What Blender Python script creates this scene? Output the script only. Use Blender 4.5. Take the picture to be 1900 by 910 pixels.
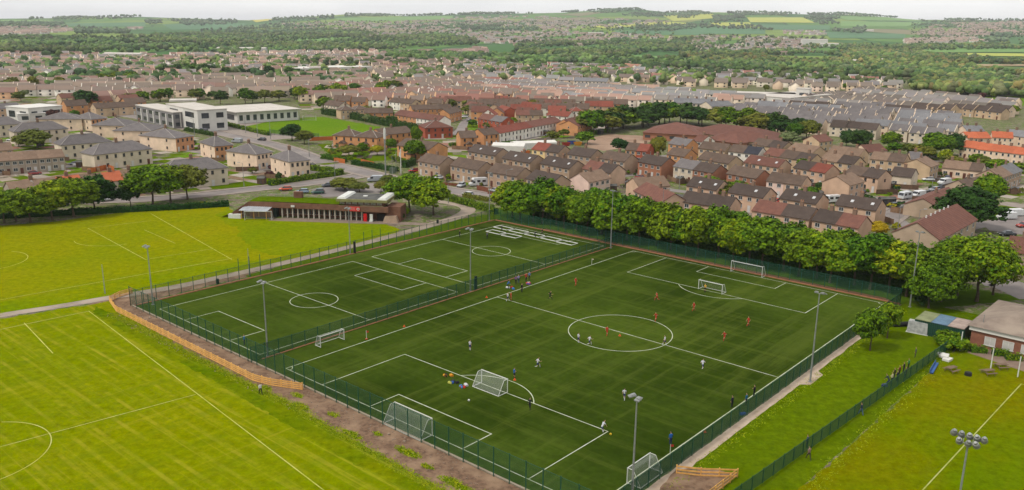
import bpy, math, random
import numpy as np
from mathutils import Vector, Matrix
for _o in list(bpy.data.objects): bpy.data.objects.remove(_o)
SC = bpy.context.scene
COL = SC.collection
rnd = random.Random(7)
NR = np.random.RandomState(11)

# ------------------------------------------------------------------ camera
CAM_H, TILT, ROLL, FPX = 52.028, 0.2532, 0.0113, 1555.72      # drone height, tilt, roll, focal length in photo pixels
cam = bpy.data.cameras.new('camera'); camo = bpy.data.objects.new('camera', cam); COL.objects.link(camo)
cam.sensor_fit = 'HORIZONTAL'; cam.sensor_width = 36.0; cam.lens = 36.0 * FPX / 1900.0
cam.clip_start = 1.0; cam.clip_end = 60000.0
camo.matrix_world = Matrix.Translation((0, 0, CAM_H)) @ Matrix.Rotation(math.pi/2 - TILT, 4, 'X') @ Matrix.Rotation(ROLL, 4, 'Z')
SC.camera = camo

# ------------------------------------------------------------------ light: bright overcast
SUN_EL, SUN_AZ = math.radians(54), math.radians(-118)           # azimuth from +Y, negative = towards the left of the picture
world = bpy.data.worlds.new('World'); SC.world = world; world.use_nodes = True
wn, wl = world.node_tree.nodes, world.node_tree.links
wn.clear()
w_out = wn.new('ShaderNodeOutputWorld'); w_bg = wn.new('ShaderNodeBackground')
w_sky = wn.new('ShaderNodeTexSky'); w_sky.sky_type = 'NISHITA'; w_sky.sun_disc = False
w_sky.sun_elevation = SUN_EL; w_sky.sun_rotation = SUN_AZ
w_tc = wn.new('ShaderNodeTexCoord'); w_map = wn.new('ShaderNodeMapping'); w_map.inputs['Scale'].default_value = (1.0, 1.0, 5.0)
w_ns = wn.new('ShaderNodeTexNoise'); w_ns.inputs['Scale'].default_value = 3.2; w_ns.inputs['Detail'].default_value = 5.0; w_ns.inputs['Roughness'].default_value = 0.55
w_rp = wn.new('ShaderNodeValToRGB'); w_rp.color_ramp.elements[0].position = 0.33; w_rp.color_ramp.elements[1].position = 0.62
w_rp.color_ramp.elements[0].color = (5.2, 5.25, 5.3, 1); w_rp.color_ramp.elements[1].color = (6.7, 6.65, 6.55, 1)
w_mx = wn.new('ShaderNodeMixRGB'); w_mx.inputs['Fac'].default_value = 0.93
wl.new(w_tc.outputs['Generated'], w_map.inputs['Vector']); wl.new(w_map.outputs['Vector'], w_ns.inputs['Vector'])
wl.new(w_ns.outputs['Fac'], w_rp.inputs['Fac']); wl.new(w_sky.outputs['Color'], w_mx.inputs['Color1']); wl.new(w_rp.outputs['Color'], w_mx.inputs['Color2'])
wl.new(w_mx.outputs['Color'], w_bg.inputs['Color']); w_bg.inputs['Strength'].default_value = 0.10
wl.new(w_bg.outputs['Background'], w_out.inputs['Surface'])
sun = bpy.data.lights.new('sun', 'SUN'); sun.energy = 1.5; sun.angle = math.radians(10); sun.color = (1.0, 0.95, 0.86)
suno = bpy.data.objects.new('sun', sun); COL.objects.link(suno)
_sd = Vector((math.sin(SUN_AZ)*math.cos(SUN_EL), math.cos(SUN_AZ)*math.cos(SUN_EL), math.sin(SUN_EL)))
suno.rotation_euler = _sd.to_track_quat('Z', 'Y').to_euler()
SC.view_settings.view_transform = 'Standard'; SC.view_settings.look = 'None'
SC.view_settings.exposure = 0.8; SC.view_settings.gamma = 1.0; SC.view_settings.use_curve_mapping = False
SC.render.engine = 'CYCLES'
SC.cycles.use_denoising = True
SC.cycles.max_bounces = 5; SC.cycles.diffuse_bounces = 2; SC.cycles.glossy_bounces = 2; SC.cycles.transparent_max_bounces = 24
SC.cycles.volume_bounces = 0; SC.cycles.transmission_bounces = 2
SC.cycles.use_adaptive_sampling = True

# ------------------------------------------------------------------ survey: photo pixel -> point on the level ground (or on a level z)
_ct, _st, _cr, _sr = math.cos(TILT), math.sin(TILT), math.cos(ROLL), math.sin(ROLL)
def ray(px, py):
    a, b = px - 950.0, py - 455.0
    X = _cr*a + _sr*b; Y = -_sr*a + _cr*b
    return X, FPX*_ct - Y*_st, -FPX*_st - Y*_ct
def U(px, py, z=0.0):
    d = ray(px, py); t = (z - CAM_H)/d[2]
    return d[0]*t, d[1]*t
def proj(x, y, z):
    d = y*_ct - (z-CAM_H)*_st; u = y*_st + (z-CAM_H)*_ct
    a = FPX*x/d; b = -FPX*u/d
    return 950 + _cr*a - _sr*b, 455 + _sr*a + _cr*b
# the big pitch's own axes: u along its length from the near goal line, v across from the left touchline
PX0, PY0, PROT, PL, PW = -35.18, 122.17, 0.7147, 98.55, 58.83
def P(u, v):
    return (PX0 + u*math.sin(PROT) + v*math.cos(PROT), PY0 + u*math.cos(PROT) - v*math.sin(PROT))
PANG = math.atan2(math.cos(PROT), math.sin(PROT))     # world angle of +u
def ang(a, b): return math.atan2(b[1]-a[1], b[0]-a[0])

# far terrain: level to 1.3 km, then a long rise to a crest 6.5 km away whose skyline follows the hills
CREST = [(-300,36),(0,35),(100,34),(250,31),(330,34),(460,38),(560,32),(640,27),(760,30),(870,26),(980,25),(1040,24),(1110,19),(1180,17),(1240,23),(1330,23),(1420,24),(1500,27),(1560,26),(1620,30),(1700,37),(1800,37),(1900,38),(2200,40)]
_az, _zc = [], []
for _x, _y in CREST:
    d = ray(_x, _y); h = math.hypot(d[0], d[1]); _az.append(math.atan2(d[0], d[1])); _zc.append(CAM_H + 6500.0*d[2]/h)
_az, _zc = np.array(_az), np.array(_zc)
def tz(x, y):
    x = np.asarray(x, float); y = np.asarray(y, float)
    r = np.hypot(x, y); a = np.arctan2(x, y)
    zc = np.interp(a, _az, _zc)
    s = np.clip((r-1300.0)/5200.0, 0, 1)
    und = (np.sin(x/430.0+1.3)*np.sin(y/520.0+0.4) + 0.6*np.sin(x/210.0+y/300.0) + 0.35*np.sin(x/900.0-y/260.0))
    z = zc*s**1.8 + und*9.0*np.clip(s*2.2, 0, 1)*(1-s)
    over = np.clip((r-6500.0)/6000.0, 0, 1)
    return z*(1-over)

# ------------------------------------------------------------------ materials
def lin(c):
    return tuple((v/255.0/12.92 if v/255.0 <= 0.04045 else ((v/255.0+0.055)/1.055)**2.4) for v in c)
KA = 0.69
def A(r, g, b, k=1.0):
    "surface colour from a photographed 8-bit colour"
    return tuple(min(0.85, v*KA*k) for v in lin((r, g, b))) + (1.0,)
MATS = {}
def newmat(name):
    m = bpy.data.materials.new(name); m.use_nodes = True
    n = m.node_tree.nodes; return m, n, m.node_tree.links, n['Principled BSDF']
def N(nodes, t, **kw):
    x = nodes.new(t)
    for k, v in kw.items():
        if k in x.inputs: x.inputs[k].default_value = v
        else: setattr(x, k, v)
    return x
def pm(name, c1, c2=None, scale=1.0, rough=0.85, bump=0.0, rand=0.0, detail=4.0, metal=0.0, c3=None, scale3=0.1, spec=0.3, lo=0.35, hi=0.65):
    "noise-mottled principled material; rand = brightness differs from object to object"
    if name in MATS: return MATS[name]
    m, n, l, b = newmat(name)
    b.inputs['Roughness'].default_value = rough; b.inputs['Metallic'].default_value = metal; b.inputs['Specular IOR Level'].default_value = spec
    tc = n.new('ShaderNodeTexCoord'); out = None
    if c2 is None: c2 = tuple(v*0.82 for v in c1[:3]) + (1,)
    ns = N(n, 'ShaderNodeTexNoise', Scale=scale, Detail=detail, Roughness=0.6); l.new(tc.outputs['Object'], ns.inputs['Vector'])
    rp = n.new('ShaderNodeValToRGB'); rp.color_ramp.elements[0].position = lo; rp.color_ramp.elements[1].position = hi
    rp.color_ramp.elements[0].color = c1; rp.color_ramp.elements[1].color = c2
    l.new(ns.outputs['Fac'], rp.inputs['Fac']); out = rp.outputs['Color']
    if c3 is not None:
        n3 = N(n, 'ShaderNodeTexNoise', Scale=scale3, Detail=3.0); l.new(tc.outputs['Object'], n3.inputs['Vector'])
        r3 = n.new('ShaderNodeValToRGB'); r3.color_ramp.elements[0].position = 0.45; r3.color_ramp.elements[1].position = 0.7
        l.new(n3.outputs['Fac'], r3.inputs['Fac'])
        mx = n.new('ShaderNodeMixRGB'); l.new(r3.outputs['Color'], mx.inputs['Fac']); l.new(out, mx.inputs['Color1']); mx.inputs['Color2'].default_value = c3
        out = mx.outputs['Color']
    if rand > 0:
        oi = n.new('ShaderNodeObjectInfo'); mr = N(n, 'ShaderNodeMapRange'); mr.inputs['To Min'].default_value = 1-rand; mr.inputs['To Max'].default_value = 1+rand
        l.new(oi.outputs['Random'], mr.inputs['Value'])
        hs = n.new('ShaderNodeHueSaturation'); l.new(mr.outputs['Result'], hs.inputs['Value']); l.new(out, hs.inputs['Color']); out = hs.outputs['Color']
    l.new(out, b.inputs['Base Color'])
    if bump > 0:
        bp = N(n, 'ShaderNodeBump', Strength=bump, Distance=0.05); l.new(ns.outputs['Fac'], bp.inputs['Height']); l.new(bp.outputs['Normal'], b.inputs['Normal'])
    MATS[name] = m; return m

def roofmat(name, c, c2, course=0.35, rand=0.12):
    "roof covering: courses of tiles along the slope, patchy weathering"
    if name in MATS: return MATS[name]
    m, n, l, b = newmat(name); b.inputs['Roughness'].default_value = 0.9; b.inputs['Specular IOR Level'].default_value = 0.2
    tc = n.new('ShaderNodeTexCoord')
    wv = N(n, 'ShaderNodeTexWave', Scale=1.0/course/6.28*3.0, Distortion=0.6, Detail=2.0); wv.bands_direction = 'Z'; wv.inputs['Detail Scale'].default_value = 3.0
    l.new(tc.outputs['Object'], wv.inputs['Vector'])
    ns = N(n, 'ShaderNodeTexNoise', Scale=0.55, Detail=6.0, Roughness=0.65); l.new(tc.outputs['Object'], ns.inputs['Vector'])
    nf = N(n, 'ShaderNodeTexNoise', Scale=5.0, Detail=3.0); l.new(tc.outputs['Object'], nf.inputs['Vector'])
    rp = n.new('ShaderNodeValToRGB'); rp.color_ramp.elements[0].position = 0.34; rp.color_ramp.elements[1].position = 0.66
    rp.color_ramp.elements[0].color = c; rp.color_ramp.elements[1].color = c2; l.new(ns.outputs['Fac'], rp.inputs['Fac'])
    mx = n.new('ShaderNodeMixRGB'); mx.blend_type = 'MULTIPLY'; mx.inputs['Fac'].default_value = 0.6
    l.new(rp.outputs['Color'], mx.inputs['Color1']); l.new(nf.outputs['Fac'], mx.inputs['Color2'])
    m2 = n.new('ShaderNodeMixRGB'); m2.blend_type = 'MULTIPLY'; m2.inputs['Fac'].default_value = 0.3; l.new(mx.outputs['Color'], m2.inputs['Color1']); l.new(wv.outputs['Fac'], m2.inputs['Color2'])
    oi = n.new('ShaderNodeObjectInfo'); mr = n.new('ShaderNodeMapRange'); mr.inputs['To Min'].default_value = 1.5*(1-rand); mr.inputs['To Max'].default_value = 1.5*(1+rand)
    l.new(oi.outputs['Random'], mr.inputs['Value']); hs = n.new('ShaderNodeHueSaturation'); l.new(mr.outputs['Result'], hs.inputs['Value']); l.new(m2.outputs['Color'], hs.inputs['Color'])
    l.new(hs.outputs['Color'], b.inputs['Base Color'])
    bp = N(n, 'ShaderNodeBump', Strength=0.5, Distance=0.04); l.new(wv.outputs['Fac'], bp.inputs['Height']); l.new(bp.outputs['Normal'], b.inputs['Normal'])
    MATS[name] = m; return m

def leafmat(name, c1, c2, rand=0.18, trans=0.07, hue=0.025):
    if name in MATS: return MATS[name]
    m, n, l, b = newmat(name); b.inputs['Roughness'].default_value = 0.75; b.inputs['Specular IOR Level'].default_value = 0.12
    tc = n.new('ShaderNodeTexCoord'); ns = N(n, 'ShaderNodeTexNoise', Scale=0.9, Detail=3.0); l.new(tc.outputs['Object'], ns.inputs['Vector'])
    gi = n.new('ShaderNodeNewGeometry'); ad = n.new('ShaderNodeMath'); ad.operation = 'MULTIPLY_ADD'
    l.new(gi.outputs['Random Per Island'], ad.inputs[0]); ad.inputs[1].default_value = 0.5; ns2 = n.new('ShaderNodeMath'); ns2.operation = 'SUBTRACT'; l.new(ns.outputs['Fac'], ns2.inputs[0]); ns2.inputs[1].default_value = 0.25
    l.new(ns2.outputs['Value'], ad.inputs[2])
    rp = n.new('ShaderNodeValToRGB'); rp.color_ramp.elements[0].position = 0.25; rp.color_ramp.elements[1].position = 0.75
    lk = lambda c: tuple(v*1.15 for v in c[:3])+(1,)
    rp.color_ramp.elements[0].color = lk(c1); rp.color_ramp.elements[1].color = lk(c2); l.new(ad.outputs['Value'], rp.inputs['Fac'])
    oi = n.new('ShaderNodeObjectInfo'); mr = n.new('ShaderNodeMapRange'); mr.inputs['To Min'].default_value = 1-rand; mr.inputs['To Max'].default_value = 1+rand; l.new(oi.outputs['Random'], mr.inputs['Value'])
    mh = n.new('ShaderNodeMapRange'); mh.inputs['To Min'].default_value = 0.5+hue; mh.inputs['To Max'].default_value = 0.5-hue; l.new(oi.outputs['Random'], mh.inputs['Value'])
    hs = n.new('ShaderNodeHueSaturation'); l.new(mr.outputs['Result'], hs.inputs['Value']); l.new(mh.outputs['Result'], hs.inputs['Hue']); l.new(rp.outputs['Color'], hs.inputs['Color'])
    l.new(hs.outputs['Color'], b.inputs['Base Color'])
    tr = n.new('ShaderNodeBsdfTranslucent'); l.new(hs.outputs['Color'], tr.inputs['Color'])
    ms = n.new('ShaderNodeMixShader'); ms.inputs['Fac'].default_value = trans
    l.new(b.outputs['BSDF'], ms.inputs[1]); l.new(tr.outputs['BSDF'], ms.inputs[2]); l.new(ms.outputs['Shader'], n['Material Output'].inputs['Surface'])
    MATS[name] = m; return m

def meshmat(name, c, opacity):
    "fine wire mesh or netting, too fine to resolve: mostly open air"
    if name in MATS: return MATS[name]
    m, n, l, b = newmat(name); b.inputs['Base Color'].default_value = c; b.inputs['Roughness'].default_value = 0.6
    b.inputs['Alpha'].default_value = opacity
    MATS[name] = m; return m

def attrmat(name, rough=0.9):
    if name in MATS: return MATS[name]
    m, n, l, b = newmat(name); b.inputs['Roughness'].default_value = rough; b.inputs['Specular IOR Level'].default_value = 0.15
    at = n.new('ShaderNodeAttribute'); at.attribute_name = 'tint'
    l.new(at.outputs['Color'], b.inputs['Base Color']); MATS[name] = m; return m

# ------------------------------------------------------------------ object helpers
ORD = 'first second third fourth fifth sixth seventh eighth ninth tenth eleventh twelfth thirteenth fourteenth fifteenth sixteenth seventeenth eighteenth nineteenth twentieth twenty-first twenty-second twenty-third twenty-fourth twenty-fifth twenty-sixth twenty-seventh twenty-eighth twenty-ninth thirtieth thirty-first thirty-second thirty-third thirty-fourth thirty-fifth thirty-sixth thirty-seventh thirty-eighth thirty-ninth fortieth'.split()
ORD += [a+'-'+b for a in ('forty','fifty','sixty','seventy','eighty','ninety') for b in ORD[:9]]
def tag(o, label=None, cat=None, group=None, kind=None):
    if label: o['label'] = label
    if cat: o['category'] = cat
    if group: o['group'] = group
    if kind: o['kind'] = kind
    return o
def link(name, data, parent=None, loc=(0,0,0), rz=0.0, scale=None):
    o = bpy.data.objects.new(name, data); COL.objects.link(o)
    o.location = loc
    if rz: o.rotation_euler = (0, 0, rz)
    if scale is not None: o.scale = scale if hasattr(scale, '__len__') else (scale,)*3
    if parent is not None: o.parent = parent
    return o
def thing(name, label, cat, loc=(0,0,0), rz=0.0, group=None, scale=None):
    return tag(link(name, None, None, loc, rz, scale), label, cat, group)
def npmesh(name, V, F, mats, k=None, smooth=False, tint=None):
    "mesh from numpy: V (n,3), F (m,k) all faces with k corners"
    V = np.asarray(V, np.float32); F = np.asarray(F, np.int32); k = F.shape[1]
    me = bpy.data.meshes.new(name); me.vertices.add(len(V)); me.vertices.foreach_set('co', V.ravel())
    me.loops.add(F.size); me.loops.foreach_set('vertex_index', F.ravel())
    me.polygons.add(len(F)); me.polygons.foreach_set('loop_start', np.arange(0, F.size, k, dtype=np.int32))
    me.polygons.foreach_set('loop_total', np.full(len(F), k, np.int32))
    if smooth: me.polygons.foreach_set('use_smooth', np.ones(len(F), bool))
    for m in mats: me.materials.append(m)
    if tint is not None:
        a = me.attributes.new('tint', 'FLOAT_COLOR', 'FACE'); t = np.ones((len(F), 4), np.float32); t[:, :3] = tint; a.data.foreach_set('color', t.ravel())
    me.update(calc_edges=True); return me
class MB:
    def __init__(s): s.v, s.f, s.m, s.sm = [], [], [], []
    def face(s, pts, m=0):
        i = len(s.v); s.v += [tuple(p) for p in pts]; s.f.append(tuple(range(i, i+len(pts)))); s.m.append(m); return s
    def solid(s, pts, faces, m=0):
        i = len(s.v); s.v += [tuple(p) for p in pts]
        for f in faces: s.f.append(tuple(i+j for j in f)); s.m.append(m)
        return s
    def box(s, c, d, m=0, rz=0.0, taper=1.0):
        x, y, z = d[0]/2, d[1]/2, d[2]/2; p = []
        for sz in (-1, 1):
            t = taper if sz > 0 else 1.0
            for sx, sy in ((-1,-1),(1,-1),(1,1),(-1,1)):
                a, b = sx*x*t, sy*y*t
                if rz: a, b = a*math.cos(rz)-b*math.sin(rz), a*math.sin(rz)+b*math.cos(rz)
                p.append((c[0]+a, c[1]+b, c[2]+sz*z))
        return s.solid(p, [(3,2,1,0),(4,5,6,7),(0,1,5,4),(1,2,6,5),(2,3,7,6),(3,0,4,7)], m)
    def tube(s, a, b, r0, r1=None, n=6, m=0, cap=True):
        r1 = r0 if r1 is None else r1; a, b = Vector(a), Vector(b); d = (b-a)
        if d.length < 1e-6: return s
        q = d.to_track_quat('Z', 'Y'); p = []
        for c, r in ((a, r0), (b, r1)):
            for k in range(n):
                t = 2*math.pi*(k+0.5)/n; p.append(c + q @ Vector((math.cos(t)*r, math.sin(t)*r, 0)))
        f = [(k, (k+1) % n, n+(k+1) % n, n+k) for k in range(n)]
        if cap: f += [tuple(range(n-1, -1, -1)), tuple(range(n, 2*n))]
        return s.solid(p, f, m)
    def prism(s, prof, x0, x1, m=0):
        "profile in (y,z) swept along x"
        n = len(prof); p = [(x0, y, z) for y, z in prof] + [(x1, y, z) for y, z in prof]
        f = [(k, (k+1) % n, n+(k+1) % n, n+k) for k in range(n)] + [tuple(range(n-1, -1, -1)), tuple(range(n, 2*n))]
        return s.solid(p, f, m)
    def extr(s, poly, z0, z1, m=0):
        "plan polygon (counter-clockwise) extruded up"
        n = len(poly); p = [(x, y, z0) for x, y in poly] + [(x, y, z1) for x, y in poly]
        f = [(k, (k+1) % n, n+(k+1) % n, n+k) for k in range(n)] + [tuple(range(n-1, -1, -1)), tuple(range(n, 2*n))]
        return s.solid(p, f, m)
    def mesh(s, name, mats, smooth=False):
        me = bpy.data.meshes.new(name); me.from_pydata(s.v, [], s.f)
        for m in (mats if isinstance(mats, (list, tuple)) else [mats]): me.materials.append(m)
        me.polygons.foreach_set('material_index', s.m)
        if smooth: me.polygons.foreach_set('use_smooth', [True]*len(s.f))
        me.update(); return me
    def build(s, name, mats, parent=None, loc=(0,0,0), rz=0.0, smooth=False):
        return link(name, s.mesh(name, mats, smooth), parent, loc, rz)
CACHE = {}
def cached(key, fn):
    if key not in CACHE: CACHE[key] = fn()
    return CACHE[key]
def inpoly(px, py, poly):
    px = np.asarray(px); py = np.asarray(py); c = np.zeros(px.shape, bool); n = len(poly)
    for i in range(n):
        x1, y1 = poly[i]; x2, y2 = poly[(i+1) % n]
        if y1 == y2: continue
        c ^= ((y1 > py) != (y2 > py)) & (px < (x2-x1)*(py-y1)/(y2-y1)+x1)
    return c

# ================================================================== THE SETTING
def struct(o): o['kind'] = 'structure'; return o
# ---- one ground sheet to the horizon
def ground_sheet():
    rings = np.concatenate([[0.5], np.geomspace(25, 1200, 40), np.linspace(1260, 7000, 120), np.geomspace(7200, 26000, 14)])
    azs = np.concatenate([np.linspace(-0.75, 0.75, 300), np.linspace(0.75, 2*math.pi-0.75, 40)[1:-1]])
    R, Z = np.meshgrid(rings, azs, indexing='ij')
    X, Y = R*np.sin(Z), R*np.cos(Z); V = np.stack([X, Y, tz(X, Y)], -1).reshape(-1, 3)
    nr, na = len(rings), len(azs); i = np.arange(nr-1)[:, None]*na; j = np.arange(na)[None, :]; k = (j+1) % na
    F = np.stack([i+j, i+na+j, i+na+k, i+k], -1).reshape(-1, 4)
    m, n, l, b = newmat('open land'); b.inputs['Roughness'].default_value = 0.95; b.inputs['Specular IOR Level'].default_value = 0.1
    tc = n.new('ShaderNodeTexCoord'); ln = n.new('ShaderNodeVectorMath'); ln.operation = 'LENGTH'; l.new(tc.outputs['Object'], ln.inputs[0])
    # fields of the hills: cells with their own crop, dark hedges between
    mp = n.new('ShaderNodeMapping'); mp.inputs['Scale'].default_value = (1/420.0, 1/620.0, 0.0); mp.inputs['Rotation'].default_value = (0, 0, 0.35); l.new(tc.outputs['Object'], mp.inputs['Vector'])
    vo = N(n, 'ShaderNodeTexVoronoi', Scale=1.0, Randomness=0.75); vo.distance = 'MINKOWSKI'; vo.inputs['Exponent'].default_value = 4.0; l.new(mp.outputs['Vector'], vo.inputs['Vector'])
    sp = n.new('ShaderNodeSeparateColor'); l.new(vo.outputs['Color'], sp.inputs['Color'])
    rp = n.new('ShaderNodeValToRGB'); cr = rp.color_ramp; cr.interpolation = 'CONSTANT'
    cols = [(0, A(70,112,54)), (0.3, A(96,136,60)), (0.52, A(80,122,68)), (0.66, A(128,152,66)), (0.8, A(104,134,70)), (0.9, A(142,150,84)), (0.965, A(140,134,100))]
    cr.elements[0].color = cols[0][1]; cr.elements[1].position = cols[1][0]; cr.elements[1].color = cols[1][1]
    for p, c in cols[2:]: e = cr.elements.new(p); e.color = c
    l.new(sp.outputs['Red'], rp.inputs['Fac'])
    ve = N(n, 'ShaderNodeTexVoronoi', Scale=1.0, Randomness=0.75); ve.feature = 'DISTANCE_TO_EDGE'; l.new(mp.outputs['Vector'], ve.inputs['Vector'])
    lt = n.new('ShaderNodeMath'); lt.operation = 'LESS_THAN'; lt.inputs[1].default_value = 0.012; l.new(ve.outputs['Distance'], lt.inputs[0])
    mh = n.new('ShaderNodeMixRGB'); l.new(lt.outputs['Value'], mh.inputs['Fac']); l.new(rp.outputs['Color'], mh.inputs['Color1']); mh.inputs['Color2'].default_value = A(52,74,44)
    # town ground: gardens, tarmac, trodden earth
    n1 = N(n, 'ShaderNodeTexNoise', Scale=0.2, Detail=7.0, Roughness=0.7); l.new(tc.outputs['Object'], n1.inputs['Vector'])
    r1 = n.new('ShaderNodeValToRGB'); c1 = r1.color_ramp
    c1.elements[0].position = 0.30; c1.elements[0].color = A(92,84,74); c1.elements[1].position = 0.74; c1.elements[1].color = A(172,156,138)
    for p, c in ((0.40, A(120,108,92)), (0.44, A(126,116,98)), (0.48, A(86,102,42)), (0.52, A(102,122,44)), (0.56, A(150,138,120)), (0.60, A(116,104,88)), (0.66, A(112,100,86))): e = c1.elements.new(p); e.color = c
    l.new(n1.outputs['Fac'], r1.inputs['Fac'])
    n2 = N(n, 'ShaderNodeTexNoise', Scale=0.9, Detail=4.0); l.new(tc.outputs['Object'], n2.inputs['Vector'])
    mm = n.new('ShaderNodeMixRGB'); mm.blend_type = 'OVERLAY'; mm.inputs['Fac'].default_value = 0.4; l.new(r1.outputs['Color'], mm.inputs['Color1']); l.new(n2.outputs['Fac'], mm.inputs['Color2'])
    mr = n.new('ShaderNodeMapRange'); mr.inputs['From Min'].default_value = 1250; mr.inputs['From Max'].default_value = 1600; l.new(ln.outputs['Value'], mr.inputs['Value'])
    mx = n.new('ShaderNodeMixRGB'); l.new(mr.outputs['Result'], mx.inputs['Fac']); l.new(mm.outputs['Color'], mx.inputs['Color1']); l.new(mh.outputs['Color'], mx.inputs['Color2'])
    l.new(mx.outputs['Color'], b.inputs['Base Color'])
    return struct(link('ground', npmesh('ground', V, F, [m], smooth=True)))
ground_sheet()

def grassmat(name, c1, c2, c3, stripe=0.0, rot=PANG, period=5.5, tuft=1.6, straw=None, sheen=0.0, cross=0.0, period2=9.0, big=0.035, bump=0.35, thr=0.55, mow=0.0, fleck=0.34):
    c1, c2, c3 = [tuple(v*0.93 for v in c[:3])+(1,) for c in (c1, c2, c3)]
    m, n, l, b = newmat(name); b.inputs['Roughness'].default_value = 0.95; b.inputs['Specular IOR Level'].default_value = 0.0
    if sheen: b.inputs['Sheen Weight'].default_value = sheen; b.inputs['Sheen Roughness'].default_value = 0.35; b.inputs['Sheen Tint'].default_value = A(150,172,72)
    tc = n.new('ShaderNodeTexCoord')
    nb = N(n, 'ShaderNodeTexNoise', Scale=big, Detail=5.0, Roughness=0.6); l.new(tc.outputs['Object'], nb.inputs['Vector'])
    rb = n.new('ShaderNodeValToRGB'); rb.color_ramp.elements[0].position = 0.36; rb.color_ramp.elements[1].position = 0.64; rb.color_ramp.elements[0].color = c1; rb.color_ramp.elements[1].color = c2
    l.new(nb.outputs['Fac'], rb.inputs['Fac'])
    nt = N(n, 'ShaderNodeTexNoise', Scale=tuft, Detail=6.0, Roughness=0.7); l.new(tc.outputs['Object'], nt.inputs['Vector'])
    rt = n.new('ShaderNodeValToRGB'); rt.color_ramp.elements[0].position = 0.38; rt.color_ramp.elements[1].position = 0.7; l.new(nt.outputs['Fac'], rt.inputs['Fac'])
    mt = n.new('ShaderNodeMixRGB'); l.new(rt.outputs['Color'], mt.inputs['Fac']); l.new(rb.outputs['Color'], mt.inputs['Color1']); mt.inputs['Color2'].default_value = c3
    m5 = n.new('ShaderNodeMixRGB'); m5.inputs['Fac'].default_value = 0.5; l.new(rb.outputs['Color'], m5.inputs['Color1']); l.new(mt.outputs['Color'], m5.inputs['Color2'])
    # clover, worn tufts and bare flecks: value changes over a stride or two
    nv = N(n, 'ShaderNodeTexNoise', Scale=0.75, Detail=9.0, Roughness=0.78); l.new(tc.outputs['Object'], nv.inputs['Vector'])
    mv = n.new('ShaderNodeMapRange'); mv.inputs['From Min'].default_value = 0.3; mv.inputs['From Max'].default_value = 0.7; mv.inputs['To Min'].default_value = 1-fleck; mv.inputs['To Max'].default_value = 1+fleck; l.new(nv.outputs['Fac'], mv.inputs['Value'])
    hv = n.new('ShaderNodeHueSaturation'); l.new(mv.outputs['Result'], hv.inputs['Value']); l.new(m5.outputs['Color'], hv.inputs['Color'])
    out = hv.outputs['Color']
    for amt, per, extra in ((stripe, period, 0.0), (cross, period2, math.pi/2)):
        if amt <= 0: continue
        mp = n.new('ShaderNodeMapping'); mp.inputs['Rotation'].default_value = (0, 0, -(rot+extra)); l.new(tc.outputs['Object'], mp.inputs['Vector'])
        # stretched noise makes worn streaks that run with the mower or brush
        ms = n.new('ShaderNodeMapping'); ms.inputs['Scale'].default_value = (0.018, 1.0/per*1.4, 1.0); l.new(mp.outputs['Vector'], ms.inputs['Vector'])
        nn = N(n, 'ShaderNodeTexNoise', Scale=1.0, Detail=5.0, Roughness=0.7); l.new(ms.outputs['Vector'], nn.inputs['Vector'])
        rr = n.new('ShaderNodeValToRGB'); rr.color_ramp.elements[0].position = thr; rr.color_ramp.elements[1].position = thr+0.13; l.new(nn.outputs['Fac'], rr.inputs['Fac'])
        ml = n.new('ShaderNodeMath'); ml.operation = 'MULTIPLY'; ml.inputs[1].default_value = amt; l.new(rr.outputs['Color'], ml.inputs[0])
        # broken up along the way
        mk = n.new('ShaderNodeMath'); mk.operation = 'MULTIPLY'; l.new(ml.outputs['Value'], mk.inputs[0]); l.new(nt.outputs['Fac'], mk.inputs[1])
        mg = n.new('ShaderNodeMath'); mg.operation = 'MULTIPLY'; mg.inputs[1].default_value = 1.7; mg.use_clamp = True; l.new(mk.outputs['Value'], mg.inputs[0])
        mx = n.new('ShaderNodeMixRGB'); l.new(mg.outputs['Value'], mx.inputs['Fac']); l.new(out, mx.inputs['Color1']); mx.inputs['Color2'].default_value = straw or c3
        out = mx.outputs['Color']
    if mow > 0:      # evenly spaced seeding lines one way, darker mower passes the other way
        for extra, per, colr, lo, hi, am in ((math.pi/2, 3.0, straw, 0.86, 0.97, mow), (0.0, 7.5, A(96,118,10), 0.80, 0.98, mow*0.9)):
            mp = n.new('ShaderNodeMapping'); mp.inputs['Rotation'].default_value = (0, 0, -(rot+extra)); l.new(tc.outputs['Object'], mp.inputs['Vector'])
            wv = N(n, 'ShaderNodeTexWave', Scale=6.2832/20.0/per*1.0, Distortion=0.5, Detail=2.0); wv.bands_direction = 'Y'; wv.inputs['Detail Scale'].default_value = 0.4; l.new(mp.outputs['Vector'], wv.inputs['Vector'])
            rr = n.new('ShaderNodeValToRGB'); rr.color_ramp.elements[0].position = lo; rr.color_ramp.elements[1].position = hi; l.new(wv.outputs['Fac'], rr.inputs['Fac'])
            nk = N(n, 'ShaderNodeTexNoise', Scale=0.16, Detail=5.0, Roughness=0.7); l.new(tc.outputs['Object'], nk.inputs['Vector'])
            rk = n.new('ShaderNodeValToRGB'); rk.color_ramp.elements[0].position = 0.42; rk.color_ramp.elements[1].position = 0.62; l.new(nk.outputs['Fac'], rk.inputs['Fac'])
            q1 = n.new('ShaderNodeMath'); q1.operation = 'MULTIPLY'; l.new(rr.outputs['Color'], q1.inputs[0]); l.new(rk.outputs['Color'], q1.inputs[1])
            q2 = n.new('ShaderNodeMath'); q2.operation = 'MULTIPLY'; q2.inputs[1].default_value = am; l.new(q1.outputs['Value'], q2.inputs[0])
            mx = n.new('ShaderNodeMixRGB'); l.new(q2.outputs['Value'], mx.inputs['Fac']); l.new(out, mx.inputs['Color1']); mx.inputs['Color2'].default_value = colr; out = mx.outputs['Color']
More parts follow.
